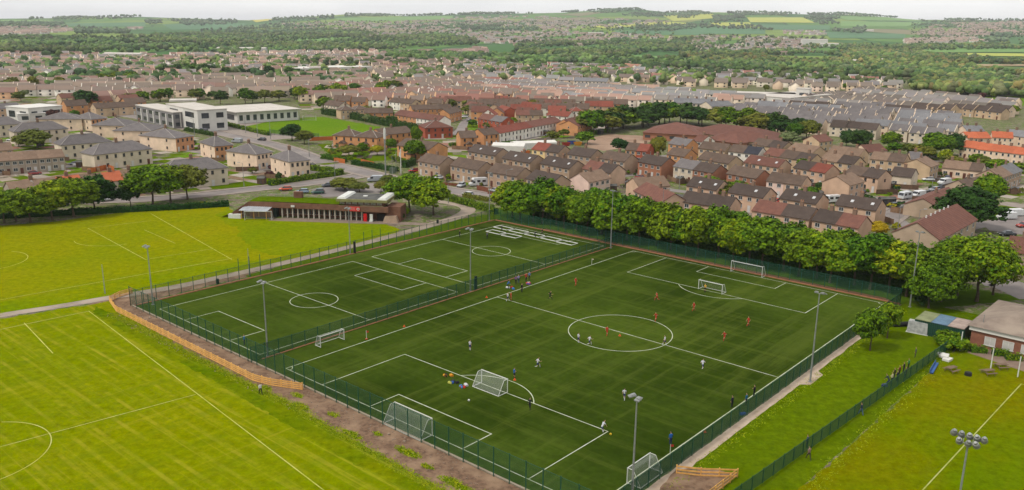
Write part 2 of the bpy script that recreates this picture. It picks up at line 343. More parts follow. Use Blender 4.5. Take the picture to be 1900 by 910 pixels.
    l.new(out, b.inputs['Base Color'])
    bp = N(n, 'ShaderNodeBump', Strength=bump, Distance=0.12); l.new(nt.outputs['Fac'], bp.inputs['Height']); l.new(bp.outputs['Normal'], b.inputs['Normal'])
    return m
def rag(poly, amp, step, seed=1, lock=()):
    "a polygon with an uneven, grown edge"
    r = random.Random(seed); out = []
    n = len(poly)
    for i in range(n):
        a, b = poly[i], poly[(i+1) % n]; L = math.hypot(b[0]-a[0], b[1]-a[1]); k = 1 if i in lock else max(1, int(L/step))
        for t in range(k):
            f = t/k; x, y = a[0]+(b[0]-a[0])*f, a[1]+(b[1]-a[1])*f
            if t: x += r.uniform(-amp, amp); y += r.uniform(-amp, amp)
            out.append((x, y))
    return out
def sheet(name, poly, z, m):
    mb = MB(); mb.face([(x, y, z) for x, y in poly])
    o = mb.build(name, m); return struct(o)
def pxs(pts, z=0.0): return [U(x, y, z) for x, y in pts]

g_left_up = grassmat('mown grass upper', A(148,144,0), A(120,138,0), A(142,148,4), stripe=0.25, period=16, straw=A(166,160,30), tuft=1.1, big=0.022)
g_left_lo = grassmat('mown grass lower', A(124,138,0), A(140,144,0), A(102,126,0), stripe=0.35, period=2.2, cross=0.5, period2=1.7, straw=A(172,162,50), tuft=1.4, mow=0.42)
g_right = grassmat('mown grass right', A(102,124,0), A(130,122,0), A(98,116,0), stripe=0.25, period=7, straw=A(150,138,24), tuft=1.3, big=0.04)
g_bank = grassmat('rough grass', A(90,114,0), A(106,124,4), A(64,94,2), tuft=0.9, straw=A(150,150,50), bump=0.8)
g_turf = grassmat('artificial turf', A(35,54,6), A(80,100,28), A(38,54,4), stripe=0.42, period=5, cross=0.3, period2=3.5, straw=A(98,110,42), tuft=3.0, big=0.02, sheen=0.3, fleck=0.32, bump=0.15, thr=0.5)
g_town = grassmat('garden grass', A(104,140,24), A(118,146,30), A(92,126,22), stripe=0.25, period=10, straw=A(132,156,48), tuft=0.8)
m_path = pm('path tarmac', A(172,156,140), A(150,134,118), 0.5, 0.9, c3=A(186,168,150), scale3=0.15)
m_soil = pm('bare soil', A(142,112,88), A(100,76,58), 1.6, 0.95, bump=0.8, c3=A(158,130,104), scale3=0.35, detail=9.0)
m_edge = pm('turf edging', A(176,116,84), A(150,98,72), 0.6, 0.9)
m_tarmac = pm('road tarmac', A(146,136,132), A(128,120,116), 0.25, 0.9, c3=A(158,148,142), scale3=0.06)
m_pave = pm('pavement', A(164,150,140), A(146,134,124), 0.6, 0.9)
m_kerb = pm('concrete strip', A(206,186,164), A(180,158,136), 0.5, 0.9)
m_line = pm('line paint', A(218,220,198), A(176,186,150), 0.7, 0.8)
m_line2 = pm('field line paint', A(196,194,110), A(168,170,60), 0.4, 0.85)
m_faint = pm('worn line paint', A(190,190,120), A(160,166,70), 0.5, 0.9)

# ---- playing fields and open ground around the pitches
sheet('grass_field_upper', rag(pxs([(-420,700),(0,583),(210,551),(400,515),(560,480),(640,458),(735,434),(742,426),(706,414),(520,407),(432,404),(425,380),(380,374),(300,384),(200,398),(100,412),(0,419),(-420,450)]), 0.25, 2.5, 2), 0.02, g_left_up)
sheet('grass_field_lower', rag(pxs([(-420,720),(0,592),(205,559),(250,590),(330,640),(430,700),(500,738),(580,790),(680,850),(800,912),(860,1000),(860,1500),(-420,1500)]), 0.45, 1.2, 3, lock=(9,10,11,12)), 0.03, g_left_lo)
sheet('grass_field_right', rag([P(8,74.4),P(95,76.5),P(95,140),P(8,140)], 0.3, 1.5, 4), 0.03, g_right)
sheet('grass_strip', rag([P(8,61.6),P(104,61.6),P(104,76.3),P(90,76.3),P(8,74.2)], 0.12, 1.4, 5), 0.02, g_bank)
sheet('tree_belt_grass', rag([P(100.4,-52),P(122,-60),P(122,80),P(100.4,66)], 0.4, 2.0, 6), 0.012, grassmat('shaded lawn', A(84,112,22), A(96,122,26), A(66,94,20), tuft=0.9))
sheet('soil_bank', rag([P(-8.5,-53),P(-8.5,0),P(-9,20),P(-9.5,66),P(-1.6,66),P(-1.6,-48),P(28,-48.4),P(26,-51.5),P(-2,-56)], 0.5, 1.4, 7), 0.024, m_soil)
sheet('rough_bank_left', rag(pxs([(455,512),(560,484),(640,463),(750,438),(850,408),(905,398),(935,402),(905,416),(745,447),(560,494),(470,520)]), 0.2, 1.5, 8), 0.026, g_bank)
g_verge = grassmat('uncut verge', A(96,120,0), A(132,138,0), A(76,106,4), tuft=1.0, bump=0.8, stripe=0.5, period=1.6, rot=PANG+math.pi/2, straw=A(160,160,50), big=0.09)
sheet('grass_verge', rag([P(-9.0,-48),P(-10.2,0),P(-11.6,30),P(-12.5,70),P(-8.6,70),P(-8.4,40),P(-7.5,22),P(-6.7,10),P(-6.9,0),P(-6.6,-20),P(-6.6,-46),P(-7,-52)],0.28,0.7,21), 0.036, g_verge)
TUFT = []
g_lawn = grassmat('greener mown grass', A(116,138,0), A(140,146,0), A(104,128,0), tuft=1.1, big=0.05, stripe=0.25, period=9, straw=A(156,158,30))
sheet('clubhouse_lawn', rag(pxs([(434,405),(520,408),(706,415),(741,427),(734,433),(640,457),(560,478),(500,474),(455,452),(440,425),(400,398),(425,384)]),1.0,2.0,31), 0.023, g_lawn)
sheet('path_verge', rag(pxs([(-420,698),(0,582),(210,550),(400,514),(560,479),(520,478),(425,490),(210,526),(0,562),(-420,660)]),0.5,1.6,32), 0.0255, g_lawn)
# grass tongues growing into the soil
for i, (u, v, a, b) in enumerate([(-6.4,13,1.7,0.7),(-5.0,18.5,1.1,0.5),(-6.9,25,1.9,0.6),(-5.2,34,2.2,0.7),(-6.6,44,2.6,0.8),(-4.6,27.5,0.9,0.4),(-6.0,38.5,1.0,0.5),(-4.6,9.6,1.4,0.5),(-6.2,4.0,1.3,0.6),(-5.6,49,1.6,0.6)]):
    c = P(u, v); r = random.Random(i); pts = []
    for k in range(18):
        t = k/18*2*math.pi; q = r.uniform(0.6, 1.15); x, y = math.cos(t)*a*q, math.sin(t)*b*q; th = PANG - math.pi/2
        pts.append((c[0]+x*math.cos(th)-y*math.sin(th), c[1]+x*math.sin(th)+y*math.cos(th)))
    sheet('grass_patch', pts, 0.034, g_bank)
    TUFT.append((c,a,b))

# ---- the artificial pitches
turf = sheet('artificial_pitch', [P(-1.9,-46.6), P(-1.9,60.9), P(100.0,60.9), P(100.0,-46.6)], 0.045, g_turf)
def line(a, b, w=0.14, z=0.052, parent=turf, m=None, name='line_marking'):
    (x0, y0), (x1, y1) = a, b; L = math.hypot(x1-x0, y1-y0); nx, ny = -(y1-y0)/L*w/2, (x1-x0)/L*w/2
    ex, ey = (x1-x0)/L*w/2, (y1-y0)/L*w/2
    x0, y0, x1, y1 = x0-ex, y0-ey, x1+ex, y1+ey
    k = max(1, int(L/6)); mb = MB(); pts = []
    r = random.Random(int(x0*10+y1*7))
    for i in range(k+1):
        t = i/k; x, y = x0+(x1-x0)*t, y0+(y1-y0)*t; q = r.uniform(0.9, 1.12)
        pts += [(x+nx*q, y+ny*q, z), (x-nx*q, y-ny*q, z)]
    i0 = len(mb.v); mb.v += pts
    for i in range(k): mb.f.append((2*i, 2*i+1, 2*i+3, 2*i+2)); mb.m.append(0)
    return mb.build(name, m or m_line, parent)
def ring(c, r, w=0.14, z=0.056, a0=0.0, a1=2*math.pi, parent=turf, m=None, n=72):
    mb = MB(); k = max(6, int(n*(a1-a0)/2/math.pi)); pts = []
    for i in range(k+1):
        t = a0+(a1-a0)*i/k
        for q in (r-w/2, r+w/2): pts.append((c[0]+math.cos(t)*q, c[1]+math.sin(t)*q, z))
    mb.v = pts
    for i in range(k): mb.f.append((2*i, 2*i+1, 2*i+3, 2*i+2)); mb.m.append(0)
    return mb.build('line_marking', m or m_line, parent)
def lp(a, b, z=0.052, **k): return line(P(*a), P(*b), z=z, **k)
L_, W_, M_ = PL, PW, PW/2
lp((0,0),(L_,0)); lp((0,W_),(L_,W_)); lp((0,0),(0,W_),z=.056); lp((L_,0),(L_,W_),z=.056); lp((L_/2,0),(L_/2,W_),z=.060)
for s in (0, 1):
    q = (lambda u: u) if s == 0 else (lambda u: L_-u)
    for hw, dp in ((20.16,16.5),(9.16,5.5)):
        lp((q(dp),M_-hw),(q(dp),M_+hw)); lp((q(0),M_-hw),(q(dp),M_-hw),z=.060); lp((q(0),M_+hw),(q(dp),M_+hw),z=.060)
    h = math.acos(5.5/9.15); base = PANG + (math.pi if s else 0)
    ring(P(q(11),M_), 9.15, a0=base-h, a1=base+h)
    for vv in (0, W_):
        s0 = base + (0 if (vv == 0) != bool(s) else math.pi/2) - math.pi/2
        ring(P(q(0),vv), 1.0, a0=s0, a1=s0+math.pi/2, z=.064)
ring(P(L_/2,M_), 9.15, z=.064)
for u0, u1 in ((0.5,46.2),(51.8,97.6)):          # two small pitches beside it
    v0, v1 = -41.6, -8.0; vm = (v0+v1)/2
    lp((u0,v0),(u1,v0)); lp((u0,v1),(u1,v1)); lp((u0,v0),(u0,v1),z=.056); lp((u1,v0),(u1,v1),z=.056); lp(((u0+u1)/2,v0),((u0+u1)/2,v1),z=.060)
    ring(P((u0+u1)/2,vm), 4.6, z=.064)
    for ue, ui in ((u0,u0+6.8),(u1,u1-6.8)):
        lp((ui,vm-7.6),(ui,vm+7.6)); lp((ue,vm-7.6),(ui,vm-7.6),z=.060); lp((ue,vm+7.6),(ui,vm+7.6),z=.060)
def edging(name, a, b, w=0.35, h=0.16, m=m_edge):
    (x0,y0),(x1,y1) = P(*a), P(*b); L = math.hypot(x1-x0,y1-y0); mb = MB(); mb.box((0,0,h/2+0.02),(L,w,h))
    return struct(mb.build(name, m, None, ((x0+x1)/2,(y0+y1)/2,0), math.atan2(y1-y0,x1-x0)))
edging('pitch_kerb_front',(-2.05,-47.2),(-2.05,61.3),0.3,m=m_kerb); edging('pitch_kerb_left',(-1.9,-46.85),(100,-46.85),0.4); edging('pitch_kerb_far',(100.25,-46.6),(100.25,61.2),0.5)
edging('pitch_kerb_middle',(-0.4,-6.05),(98.5,-6.05),0.3,0.10)
sheet('soil_strip_far', rag([P(100.6,-30),P(102.2,-30),P(102.4,58),P(100.6,60)],0.2,1.5,9), 0.03, m_edge)
sheet('concrete_strip', rag([P(2,61.15),P(88,61.15),P(88,62.2),P(56,62.4),P(55,63.6),P(50,63.6),P(49,62.4),P(2,62.6)],0.12,1.5,10), 0.034, m_kerb)
sheet('soil_corner', rag(pxs([(1225,905),(1255,872),(1300,868),(1368,880),(1330,915),(1300,960),(1200,960)]),0.15,0.8,11), 0.04, m_soil)

# ---- markings on the grass fields
fl = bpy.data.objects['grass_field_lower']; fu = bpy.data.objects['grass_field_upper']; fr = bpy.data.objects['grass_field_right']
def lpx(a, b, w=0.13, z=0.04, parent=fl, m=None): return line(U(*a), U(*b), w, z, parent, m)
lpx((165,578),(600,910),0.13,.046,m=m_line2); lpx((600,910),(760,1030),0.13,.046,m=m_line2); lpx((165,578),(0,612),m=m_faint); lpx((45,600),(98,656),m=m_line2); lpx((0,830),(362,733),z=.044,m=m_faint)
_c = U(-60,846); ring(_c, 9.15, a0=-1.2, a1=1.7, z=.046, parent=fl, m=m_line2)
lpx((163,424),(270,482),0.13,parent=fu,m=m_line2); lpx((280,397),(430,482),0.15,parent=fu,m=m_line2); lpx((0,557),(430,480),0.14,.034,fu,m_faint)
lpx((163,424),(280,410),0.12,.034,fu,m_faint); lpx((270,482),(395,462),0.12,.034,fu,m_faint); lpx((268,427),(325,452),0.12,.03,fu,m_faint)
ring(U(213,440), 9.15, a0=-2.6, a1=-0.85, z=.036, parent=fu, m=m_line2); ring(U(-35,486), 9.15, a0=-1.4, a1=1.4, z=.036, parent=fu, m=m_line2)
lpx((1895,713),(1712,910),0.16,.04,fr,m_faint); lpx((1712,910),(1600,1050),0.16,.04,fr,m_faint); lpx((1895,713),(1990,742),0.14,.044,fr,m_faint)

# ---- paths and roads
def ribbon(name, pts, w, z, m, n=8, thick=0.0):
    "a smooth strip through points; w a width or one width for each point"
    P3 = [np.array(p) for p in pts]; ws = w if hasattr(w, '__len__') else [w]*len(pts); C, Wd = [], []
    for i in range(len(P3)-1):
        p0, p1, p2, p3 = P3[max(i-1,0)], P3[i], P3[i+1], P3[min(i+2,len(P3)-1)]
        for k in range(n):
            t = k/n; C.append(0.5*((2*p1)+(-p0+p2)*t+(2*p0-5*p1+4*p2-p3)*t*t+(-p0+3*p1-3*p2+p3)*t**3)); Wd.append(ws[i]*(1-t)+ws[i+1]*t)
    C.append(P3[-1]); Wd.append(ws[-1]); mb = MB(); L, R = [], []
    for i, c in enumerate(C):
        d = C[min(i+1,len(C)-1)]-C[max(i-1,0)]; d = d/max(1e-6,np.linalg.norm(d)); nn = np.array([-d[1],d[0]])*Wd[i]/2; L.append(c+nn); R.append(c-nn)
    for i in range(len(C)-1):
        if thick:
            q = [(*R[i],z),(*R[i+1],z),(*L[i+1],z),(*L[i],z)]; lo = [(x,y,0) for x,y,_ in q]
            mb.solid(lo+q, [(4,5,6,7),(0,1,5,4),(2,3,7,6)])
        else: mb.face([(*R[i],z),(*R[i+1],z),(*L[i+1],z),(*L[i],z)])
    return struct(mb.build(name, m)), C, L, R
def road(name, px, w, z=0.02, foot=1.8, gap=True):
    pts = pxs(px); o, C, L, R = ribbon(name, pts, w, z, m_tarmac)
    if foot:
        for s in (1, -1):
            off = []
            for j in sorted(set(range(0,len(C),4))|{len(C)-1}):
                d = C[min(j+1,len(C)-1)]-C[max(j-1,0)]; d = d/np.linalg.norm(d); off.append(tuple(C[j]+s*np.array([-d[1],d[0]])*(w/2+foot/2)))
            ribbon(name+'_pavement', off, foot, z+0.11, m_pave, n=2, thick=1)
    return C
ribbon('path', pxs([(-420,672),(-200,622),(0,586),(110,569),(210,552),(320,534),(400,517),(520,490),(640,461),(740,435),(800,418),(846,404),(868,392),(862,384),(838,378),(800,372)]), [2.6]*4+[2.8]*5+[3,3.4,4,4.4,4,3.4,3], 0.05, m_path)
ribbon('clubhouse_path', pxs([(500,408),(560,408.5),(640,411),(720,414),(800,417)]), [2.5,4.5,4.5,3.5,3], 0.04, pm('grey paving', A(150,132,118), A(130,114,100), 0.6))
road('road_main', [(-250,395),(-60,378),(120,374),(270,370),(380,361),(480,350),(560,342),(640,331),(672,325)], 6.0)
road('road_cross', [(612,306),(650,314),(690,324),(770,343),(850,356),(930,368),(1020,385),(1120,402),(1260,423),(1420,450),(1560,472),(1680,492)], 7.0, z=0.036)
road('road_school', [(230,214),(330,230),(420,250),(520,272),(604,303)], 6.5, z=0.03)
road('road_close', [(1640,412),(1668,392),(1700,374),(1740,360),(1790,340),(1850,335)], 6.0, foot=1.3)
road('road_east', [(1640,398),(1690,425),(1745,436),(1800,420),(1850,415),(1930,418)], 6.0, z=0.024, foot=0)
road('road_club', [(1815,520),(1860,525),(1930,555)], 9.0, foot=0)
road('road_estate', [(1150,345),(1240,352),(1350,370),(1450,388),(1560,405),(1640,412)], 4.5, z=0.028, foot=0)
road('road_estate_upper', [(890,300),(1010,316),(1100,330),(1240,322),(1400,345),(1560,362),(1660,370)], 4.5, z=0.03, foot=0)
road('road_mid', [(880,268),(930,262),(1050,246),(1120,238)], 5.0, foot=0)
road('road_brick', [(800,258),(850,245),(865,225),(900,210),(960,205)], 5.0, z=0.024, foot=0)
sheet('car_park', pxs([(575,352),(625,343),(725,338),(740,352),(700,364),(600,366)]), 0.035, m_tarmac)
sheet('car_park_east', pxs([(1820,412),(1930,395),(1930,440),(1835,428)]), 0.036, m_tarmac)
sheet('garden_terrace', pxs([(1795,655),(1900,690),(1990,720),(1990,660),(1800,632)]), 0.045, pm('terrace paving', A(150,128,112), A(132,110,96), 0.8))
# school grounds and open lots in the town
sheet('school_field', rag(pxs([(452,236),(520,222),(600,217),(706,236),(700,247),(640,252),(560,254),(500,247)]),0.8,6,12), 0.03, g_town)
sheet('school_yard', pxs([(240,214),(330,240),(480,262),(560,256),(500,246),(450,236),(520,222),(380,212)]), 0.018, m_pave)
sheet('building_site', rag(pxs([(1090,258),(1130,249),(1190,252),(1215,262),(1180,272),(1120,281),(1085,272)]),1.0,5,13), 0.03, pm('earthworks', A(176,146,122), A(150,120,98), 0.12, bump=0.5))
sheet('town_green', rag(pxs([(1130,158),(1240,162),(1320,170),(1350,180),(1470,185),(1400,196),(1300,182),(1180,168)]),2,15,14), 0.03, g_town)
sheet('town_green_east', rag(pxs([(1740,180),(1900,178),(1900,196),(1868,200),(1800,188)]),2,15,15), 0.03, g_town)
for _p in ([(20,350),(160,333),(265,322),(265,345),(130,360)],[(380,330),(440,322),(500,330),(490,345),(390,352)],[(425,352),(520,333),(610,322),(615,328),(480,346)],[(590,268),(700,262),(760,296),(690,300),(620,296)],[(120,300),(280,282),(300,300),(180,318)],[(785,342),(880,352),(960,362),(955,367),(860,358),(790,348)]):
    sheet('garden_lawn', rag(pxs(_p),0.5,3,16), 0.0025, g_bank)

# ================================================================== TREES, SHRUBS, HEDGES
def quads(C, Nn, S, rs, aspect=0.75):
    "leaf-sized quads at C facing Nn"
    n = len(C); t = rs.normal(size=(n,3)); t -= (t*Nn).sum(1)[:,None]*Nn; t /= np.linalg.norm(t,axis=1)[:,None]+1e-9; b = np.cross(Nn, t)
    s = S[:,None]; V = np.stack([C-t*s-b*s*aspect*0.4, C+t*s*0.2-b*s*aspect, C+t*s+b*s*aspect*0.3, C-t*s*0.2+b*s*aspect],1).reshape(-1,3)
    return V, np.arange(4*n).reshape(-1,4)
def crown(seed, nclump, nleaf, leaf, rx, rz, zc, squash=0.6, lobes=7):
    "an uneven crown: several boughs' worth of leaf clumps with gaps between them"
    rs = np.random.RandomState(seed); R0 = np.array([rx,rx,rz])
    ld = rs.normal(size=(lobes,3)); ld /= np.linalg.norm(ld,axis=1)[:,None]; ld[:,2] = np.abs(ld[:,2])*1.1-.35; lc = ld*rs.uniform(.38,.62,(lobes,1)); lc[0] = (0,0,.1); lr = rs.uniform(.42,.62,lobes); lr[0] = .70
    wt = lr**2/np.sum(lr**2); li = rs.choice(lobes,nclump,p=wt)
    d = rs.normal(size=(nclump,3)); d /= np.linalg.norm(d,axis=1)[:,None]; d[:,2] = np.where(d[:,2] < -0.6, -d[:,2]*0.6, d[:,2])
    rad = rs.uniform(0.55,1.0,nclump)**0.5
    cc = (lc[li]+d*(lr[li]*rad)[:,None])*R0; cr = rs.uniform(0.11,0.24,nclump)*rx
    C = np.repeat(cc,nleaf,0); R = np.repeat(cr,nleaf); G = np.repeat(d,nleaf,0)
    o = rs.normal(size=C.shape); o /= np.linalg.norm(o,axis=1)[:,None]; q = rs.uniform(0.3,1.1,len(C))**0.6
    Pp = C + o*(R*q)[:,None]*np.array([1,1,squash])
    nn = o*0.6 + G*0.55 + np.array([0,0,0.25]) + rs.normal(size=C.shape)*0.4; nn /= np.linalg.norm(nn,axis=1)[:,None]
    V, F = quads(Pp, nn, leaf*rs.uniform(0.5,1.35,len(Pp)), rs); V[:,2] += zc
    V[:,2] = np.maximum(V[:,2], zc-rz*0.92)
    return V, F
def trunk_mesh(seed, m, h=10.0, r=0.2, clear=2.4, spread=2.6, limbs=7):
    rr = random.Random(seed); mb = MB(); p = Vector((0,0,-0.05)); rad = r; top = h*0.72; k = 6
    pts = [p]
    for i in range(1,k+1): pts.append(Vector((rr.uniform(-.12,.12)*i*0.5, rr.uniform(-.12,.12)*i*0.5, top*i/k)))
    for i in range(k): mb.tube(pts[i], pts[i+1], r*(1-i/k*0.8)*(1.35 if i == 0 else 1), r*(1-(i+1)/k*0.8), 7, cap=False)
    for i in range(limbs):
        z = clear + (top-clear)*(i+0.3)/limbs; a = i*2.4+rr.uniform(-.4,.4); s = spread*rr.uniform(.7,1.1)*(1-0.35*i/limbs)
        a0 = Vector((0,0,z)); a1 = a0+Vector((math.cos(a)*s*0.5, math.sin(a)*s*0.5, s*0.42)); a2 = a1+Vector((math.cos(a+.3)*s*0.5, math.sin(a+.3)*s*0.5, s*0.3))
        mb.tube(a0,a1,r*0.42,r*0.26,5,cap=False); mb.tube(a1,a2,r*0.26,r*0.09,5)
    return mb.mesh('trunk', m)
m_bark = pm('bark', A(104,88,70), A(78,66,52), 3.0, 0.95, bump=0.5)
m_leaf = leafmat('leaf green', A(44,76,4), A(108,142,8))
m_leaf_l = leafmat('leaf fresh green', A(72,106,4), A(140,158,8))
m_leaf_d = leafmat('leaf dark green', A(34,64,20), A(62,94,28))
m_leaf_o = leafmat('leaf olive', A(88,96,26), A(124,128,44))
m_leaf_r = leafmat('leaf copper', A(70,38,36), A(98,58,48))
m_leaf_y = leafmat('leaf yellow', A(150,140,14), A(186,170,24))
m_leaf_g = leafmat('leaf grey green', A(110,124,74), A(140,150,98))
LEAFM = {'g':m_leaf,'l':m_leaf_l,'d':m_leaf_d,'o':m_leaf_o,'r':m_leaf_r,'y':m_leaf_y,'w':m_leaf_g}
def crown_proto(kind, lod, i):
    def mk():
        if lod == 3: V, F = crown(500+i, 460, 42, 0.19, 4.4, 5.0, 5.5, squash=0.8, lobes=11)
        elif lod == 2: V, F = crown(100+i, 270, 46, 0.28, 4.4, 5.0, 5.3, squash=0.8, lobes=8)
        elif lod == 1: V, F = crown(200+i, 110, 28, 0.46, 4.4, 5.0, 5.0, squash=0.8, lobes=6)
        else: V, F = crown(300+i, 16, 16, 0.9, 4.0, 4.0, 5.4, squash=0.8)
        return npmesh('crown', V, F, [LEAFM[kind]])
    return cached(('crown',kind,lod,i), mk)
def tree(x, y, h, w, label, kind='g', lod=2, group=None, name='tree', z=0.0, v=None):
    i = rnd.randrange(5) if lod > 0 else rnd.randrange(4)
    t = thing(name, label, 'tree', (x,y,z), rnd.uniform(0,6.28), group, (w/8.0,w/8.0*rnd.uniform(.93,1.07),h/10.2))
    link('trunk', cached(('trunk',i,lod), lambda: trunk_mesh(i+7, m_bark, limbs=7 if lod >= 2 else 3)), t)
    link('crown', crown_proto(kind,lod,i), t)
    return t
def shrub_proto(kind, i):
    def mk():
        V, F = crown(400+i, 30, 22, 0.14, 1.1, 0.95, 0.75, squash=0.85, lobes=4); return npmesh('shrub', V, F, [LEAFM[kind]])
    return cached(('shrub',kind,i), mk)
def shrub(x, y, w, h, label, kind='g', group=None):
    o = link('shrub', shrub_proto(kind, rnd.randrange(4)) if w < 4.5 else cached(('bigshrub',kind), lambda: npmesh('shrub', *crown(450, 110, 50, 0.075, 1.1, 0.95, 0.75, squash=0.9, lobes=6), [LEAFM[kind]])), None, (x,y,0), rnd.uniform(0,6.28), (w/2.0,w/2.0,h/1.7)); return tag(o, label, 'shrub', group)
def hedge(pts, h, w, label, kind='g', leaf=0.16, dens=26):
    rs = np.random.RandomState(len(label)+int(h*10)); Cs, Ns = [], []
    for (x0,y0),(x1,y1) in zip(pts[:-1],pts[1:]):
        L = math.hypot(x1-x0,y1-y0); d = np.array([(x1-x0)/L,(y1-y0)/L]); n = np.array([-d[1],d[0]])
        k = int(L*(2*h+w)*dens); s = rs.uniform(0,L,k); side = rs.uniform(0,2*h+w,k)
        off = np.where(side < h, -w/2, np.where(side < h+w, side-h-w/2, w/2)); z = np.where(side < h, side, np.where(side < h+w, h, 2*h+w-side))
        nn = np.where(side < h, -1, np.where(side < h+w, 0, 1))
        bump = 0.14*np.sin(s*1.3)+0.10*np.sin(s*2.9+1)
        xy = np.array([x0,y0])+s[:,None]*d+off[:,None]*(1+bump[:,None])*n
        Cs.append(np.c_[xy, z*(1+0.10*np.sin(s*0.9)+bump*0.5)+0.02]); Ns.append(np.c_[nn[:,None]*n, np.where(nn == 0,1.0,0.35)])
    C = np.concatenate(Cs)+rs.normal(size=(sum(map(len,Cs)),3))*np.array([0.12,0.12,0.08]); C[:,2] = np.maximum(C[:,2],0.06)
    Nn = np.concatenate(Ns)+rs.normal(size=C.shape)*0.4; Nn /= np.linalg.norm(Nn,axis=1)[:,None]
    V, F = quads(C, Nn, leaf*rs.uniform(0.7,1.4,len(C)), rs)
    o = pts[0]; V[:,0] -= o[0]; V[:,1] -= o[1]
    root = tag(link('hedge', npmesh('hedge', V, F, [LEAFM[kind]]), None, (o[0],o[1],0)), label, 'hedge')
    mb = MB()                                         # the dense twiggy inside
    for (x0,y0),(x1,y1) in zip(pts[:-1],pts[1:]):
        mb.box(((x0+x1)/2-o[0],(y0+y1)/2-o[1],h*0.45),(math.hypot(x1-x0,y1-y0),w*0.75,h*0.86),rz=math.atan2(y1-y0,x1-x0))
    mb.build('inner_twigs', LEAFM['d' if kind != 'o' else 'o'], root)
    return root

# the long row behind the pitches
row = []
_v = -46.0; k = 0
while _v < 61:
    row.append((105.6 + rnd.uniform(-.8,.8) + (0.0 if k % 2 else 1.4), _v, rnd.uniform(10.8,12.8), rnd.uniform(9.6,11.6), 'l' if rnd.random() < .3 else ('o' if rnd.random() < .02 else 'g'))); _v += rnd.uniform(3.5,4.5); k += 1
for i, (u, v, h, w, kd) in enumerate(row):
    x, y = P(u, v); tree(x, y, h, w, f'{ORD[i]} broad green tree from the left in the row behind the pitches', kd, 2, 'trees in the row behind the pitches')
for i in range(12):
    x, y = P(113.5+rnd.uniform(-1,1), -30+i*8.2+rnd.uniform(-1.5,1.5)); tree(x, y, rnd.uniform(9.5,11.5), rnd.uniform(8.5,10.5), f'{ORD[i]} tree from the left in the second line, behind the long row', 'g', 2, 'trees in the second line behind the row')
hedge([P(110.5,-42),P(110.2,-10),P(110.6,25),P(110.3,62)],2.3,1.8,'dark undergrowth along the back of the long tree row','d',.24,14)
# left row under the terrace
for i, (px, py, h, w, kd) in enumerate([(-62,420,10,10.5,'g'),(-22,417,10.5,11,'d'),(8,414,9.8,9.5,'g'),(30,412,9.4,9.5,'g'),(57,413,9.6,10,'g'),(98,409,11.2,11.2,'l'),(137,403,11.9,12.5,'g'),(176,392,10.6,11.2,'d')]):
    x, y = U(px,py); tree(x, y, h, w, f'{ORD[i]} tree from the left along the edge of the upper grass field', kd, 2, 'trees along the upper field')
for (px, py, h, w, kd, lb) in [(243,384,7.5,6.5,'d','small dark tree beside the cream house under a red roof'),(284,383,12.9,13.5,'g','biggest round tree at the far edge of the upper field'),(317,377,12.0,12.0,'g','middle tree of the clump by the hip roofed cream block'),(348,371,11.6,11.5,'o','olive tinted tree at the right end of the upper field clump'),
    (760,393,12.0,12.5,'l','larger of two bright trees beside the clubhouse'),(804,399,11.0,11.0,'l','smaller of two bright trees beside the clubhouse, nearer the path'),
    (1812,560,14.5,13.5,'l','very large tree behind the clubhouse container'),(1775,548,12.5,12.0,'g','large dark tree left of the very large one near the club building'),(1745,560,10.5,9.5,'g','medium tree at the left of the clump by the tall floodlight'),(1722,572,9.0,7.5,'g','low tree in front of the clump by the tall floodlight'),(1842,548,11.5,8.5,'o','olive tree at the right of the clump behind the club building'),
    (1614,651,7.6,5.2,'g','slim young tree on the grass strip beside the pitch fence'),(1646,628,6.6,4.6,'l','second young tree on the grass strip, nearer the container'),
    (1795,425,12.0,15.0,'d','dark wide tree behind the long red roofed house'),(1832,392,12.5,10.5,'l','bright tree behind the dark one near the parked white vans'),
    (1222,298,10.5,7.0,'o','tall narrow tree among the brick houses'),(1148,283,6.5,8.5,'d','round tree at the edge of the building site'),(1592,282,10.5,14.0,'d','big dark tree in front of the slate terraces'),(1570,272,8,8,'d','dark tree left of the big one by the slate terraces'),(1655,278,8.5,9.5,'g','rounded tree right of the big one by the slate terraces'),(1735,292,11.5,14.5,'g','big tree left of the orange roofs'),(1765,290,10,11,'d','dark tree touching the orange roofs'),(1472,262,9.5,9.5,'g','tree beside the red roofed school hall'),(1462,272,7.0,9.0,'w','pale silvery tree near the red roofed school hall'),(1500,262,11,11,'o','olive tree where the belt meets the slate terraces'),
    (1385,385,5.5,6.0,'l','small bright tree between the beige houses'),(70,275,8.0,13.5,'o','broad tree between the hip roofed blocks'),(35,272,5,7,'o','low tree left of the broad one between hip roofed blocks'),
    (155,203,13.5,17,'d','tall dark tree beside the white hall'),(542,262,8.5,10.5,'d','dark tree at the corner of the school field'),(565,268,6.5,8,'o','pale tree beside the dark one near the school field'),(770,300,9.5,8.5,'g','tree in front of the brick houses, right of the tall mast'),(772,272,10,6,'g','slender tree above the brick houses near the mast'),(719,345,3.8,6.0,'o','low bushy tree behind the clubhouse roof'),(707,357,4.0,4.5,'o','small reddish tree beside the car park'),(640,352,4.2,9.0,'o','wide low tree beside the car park'),(667,357,3.6,7,'o','second low tree beside the car park'),
    (600,204,9,9,'g','rounded tree at the corner of the school hedge'),(725,280,5.5,5.5,'g','small tree beside the brick porch'),(700,288,4.5,6,'y','yellow green bush tree by the brick flats'),(672,285,5,5,'g','green bush tree by the brick flats'),(648,290,5,9,'o','olive bush tree at the bend of the road'),(1628,440,4.5,5,'y','yellow flowering bush tree beside the last beige house')]:
    x, y = U(px,py); tree(x, y, h, w, lb, kd, 3 if (py > 500 and w > 8) else (2 if py > 260 else 1))
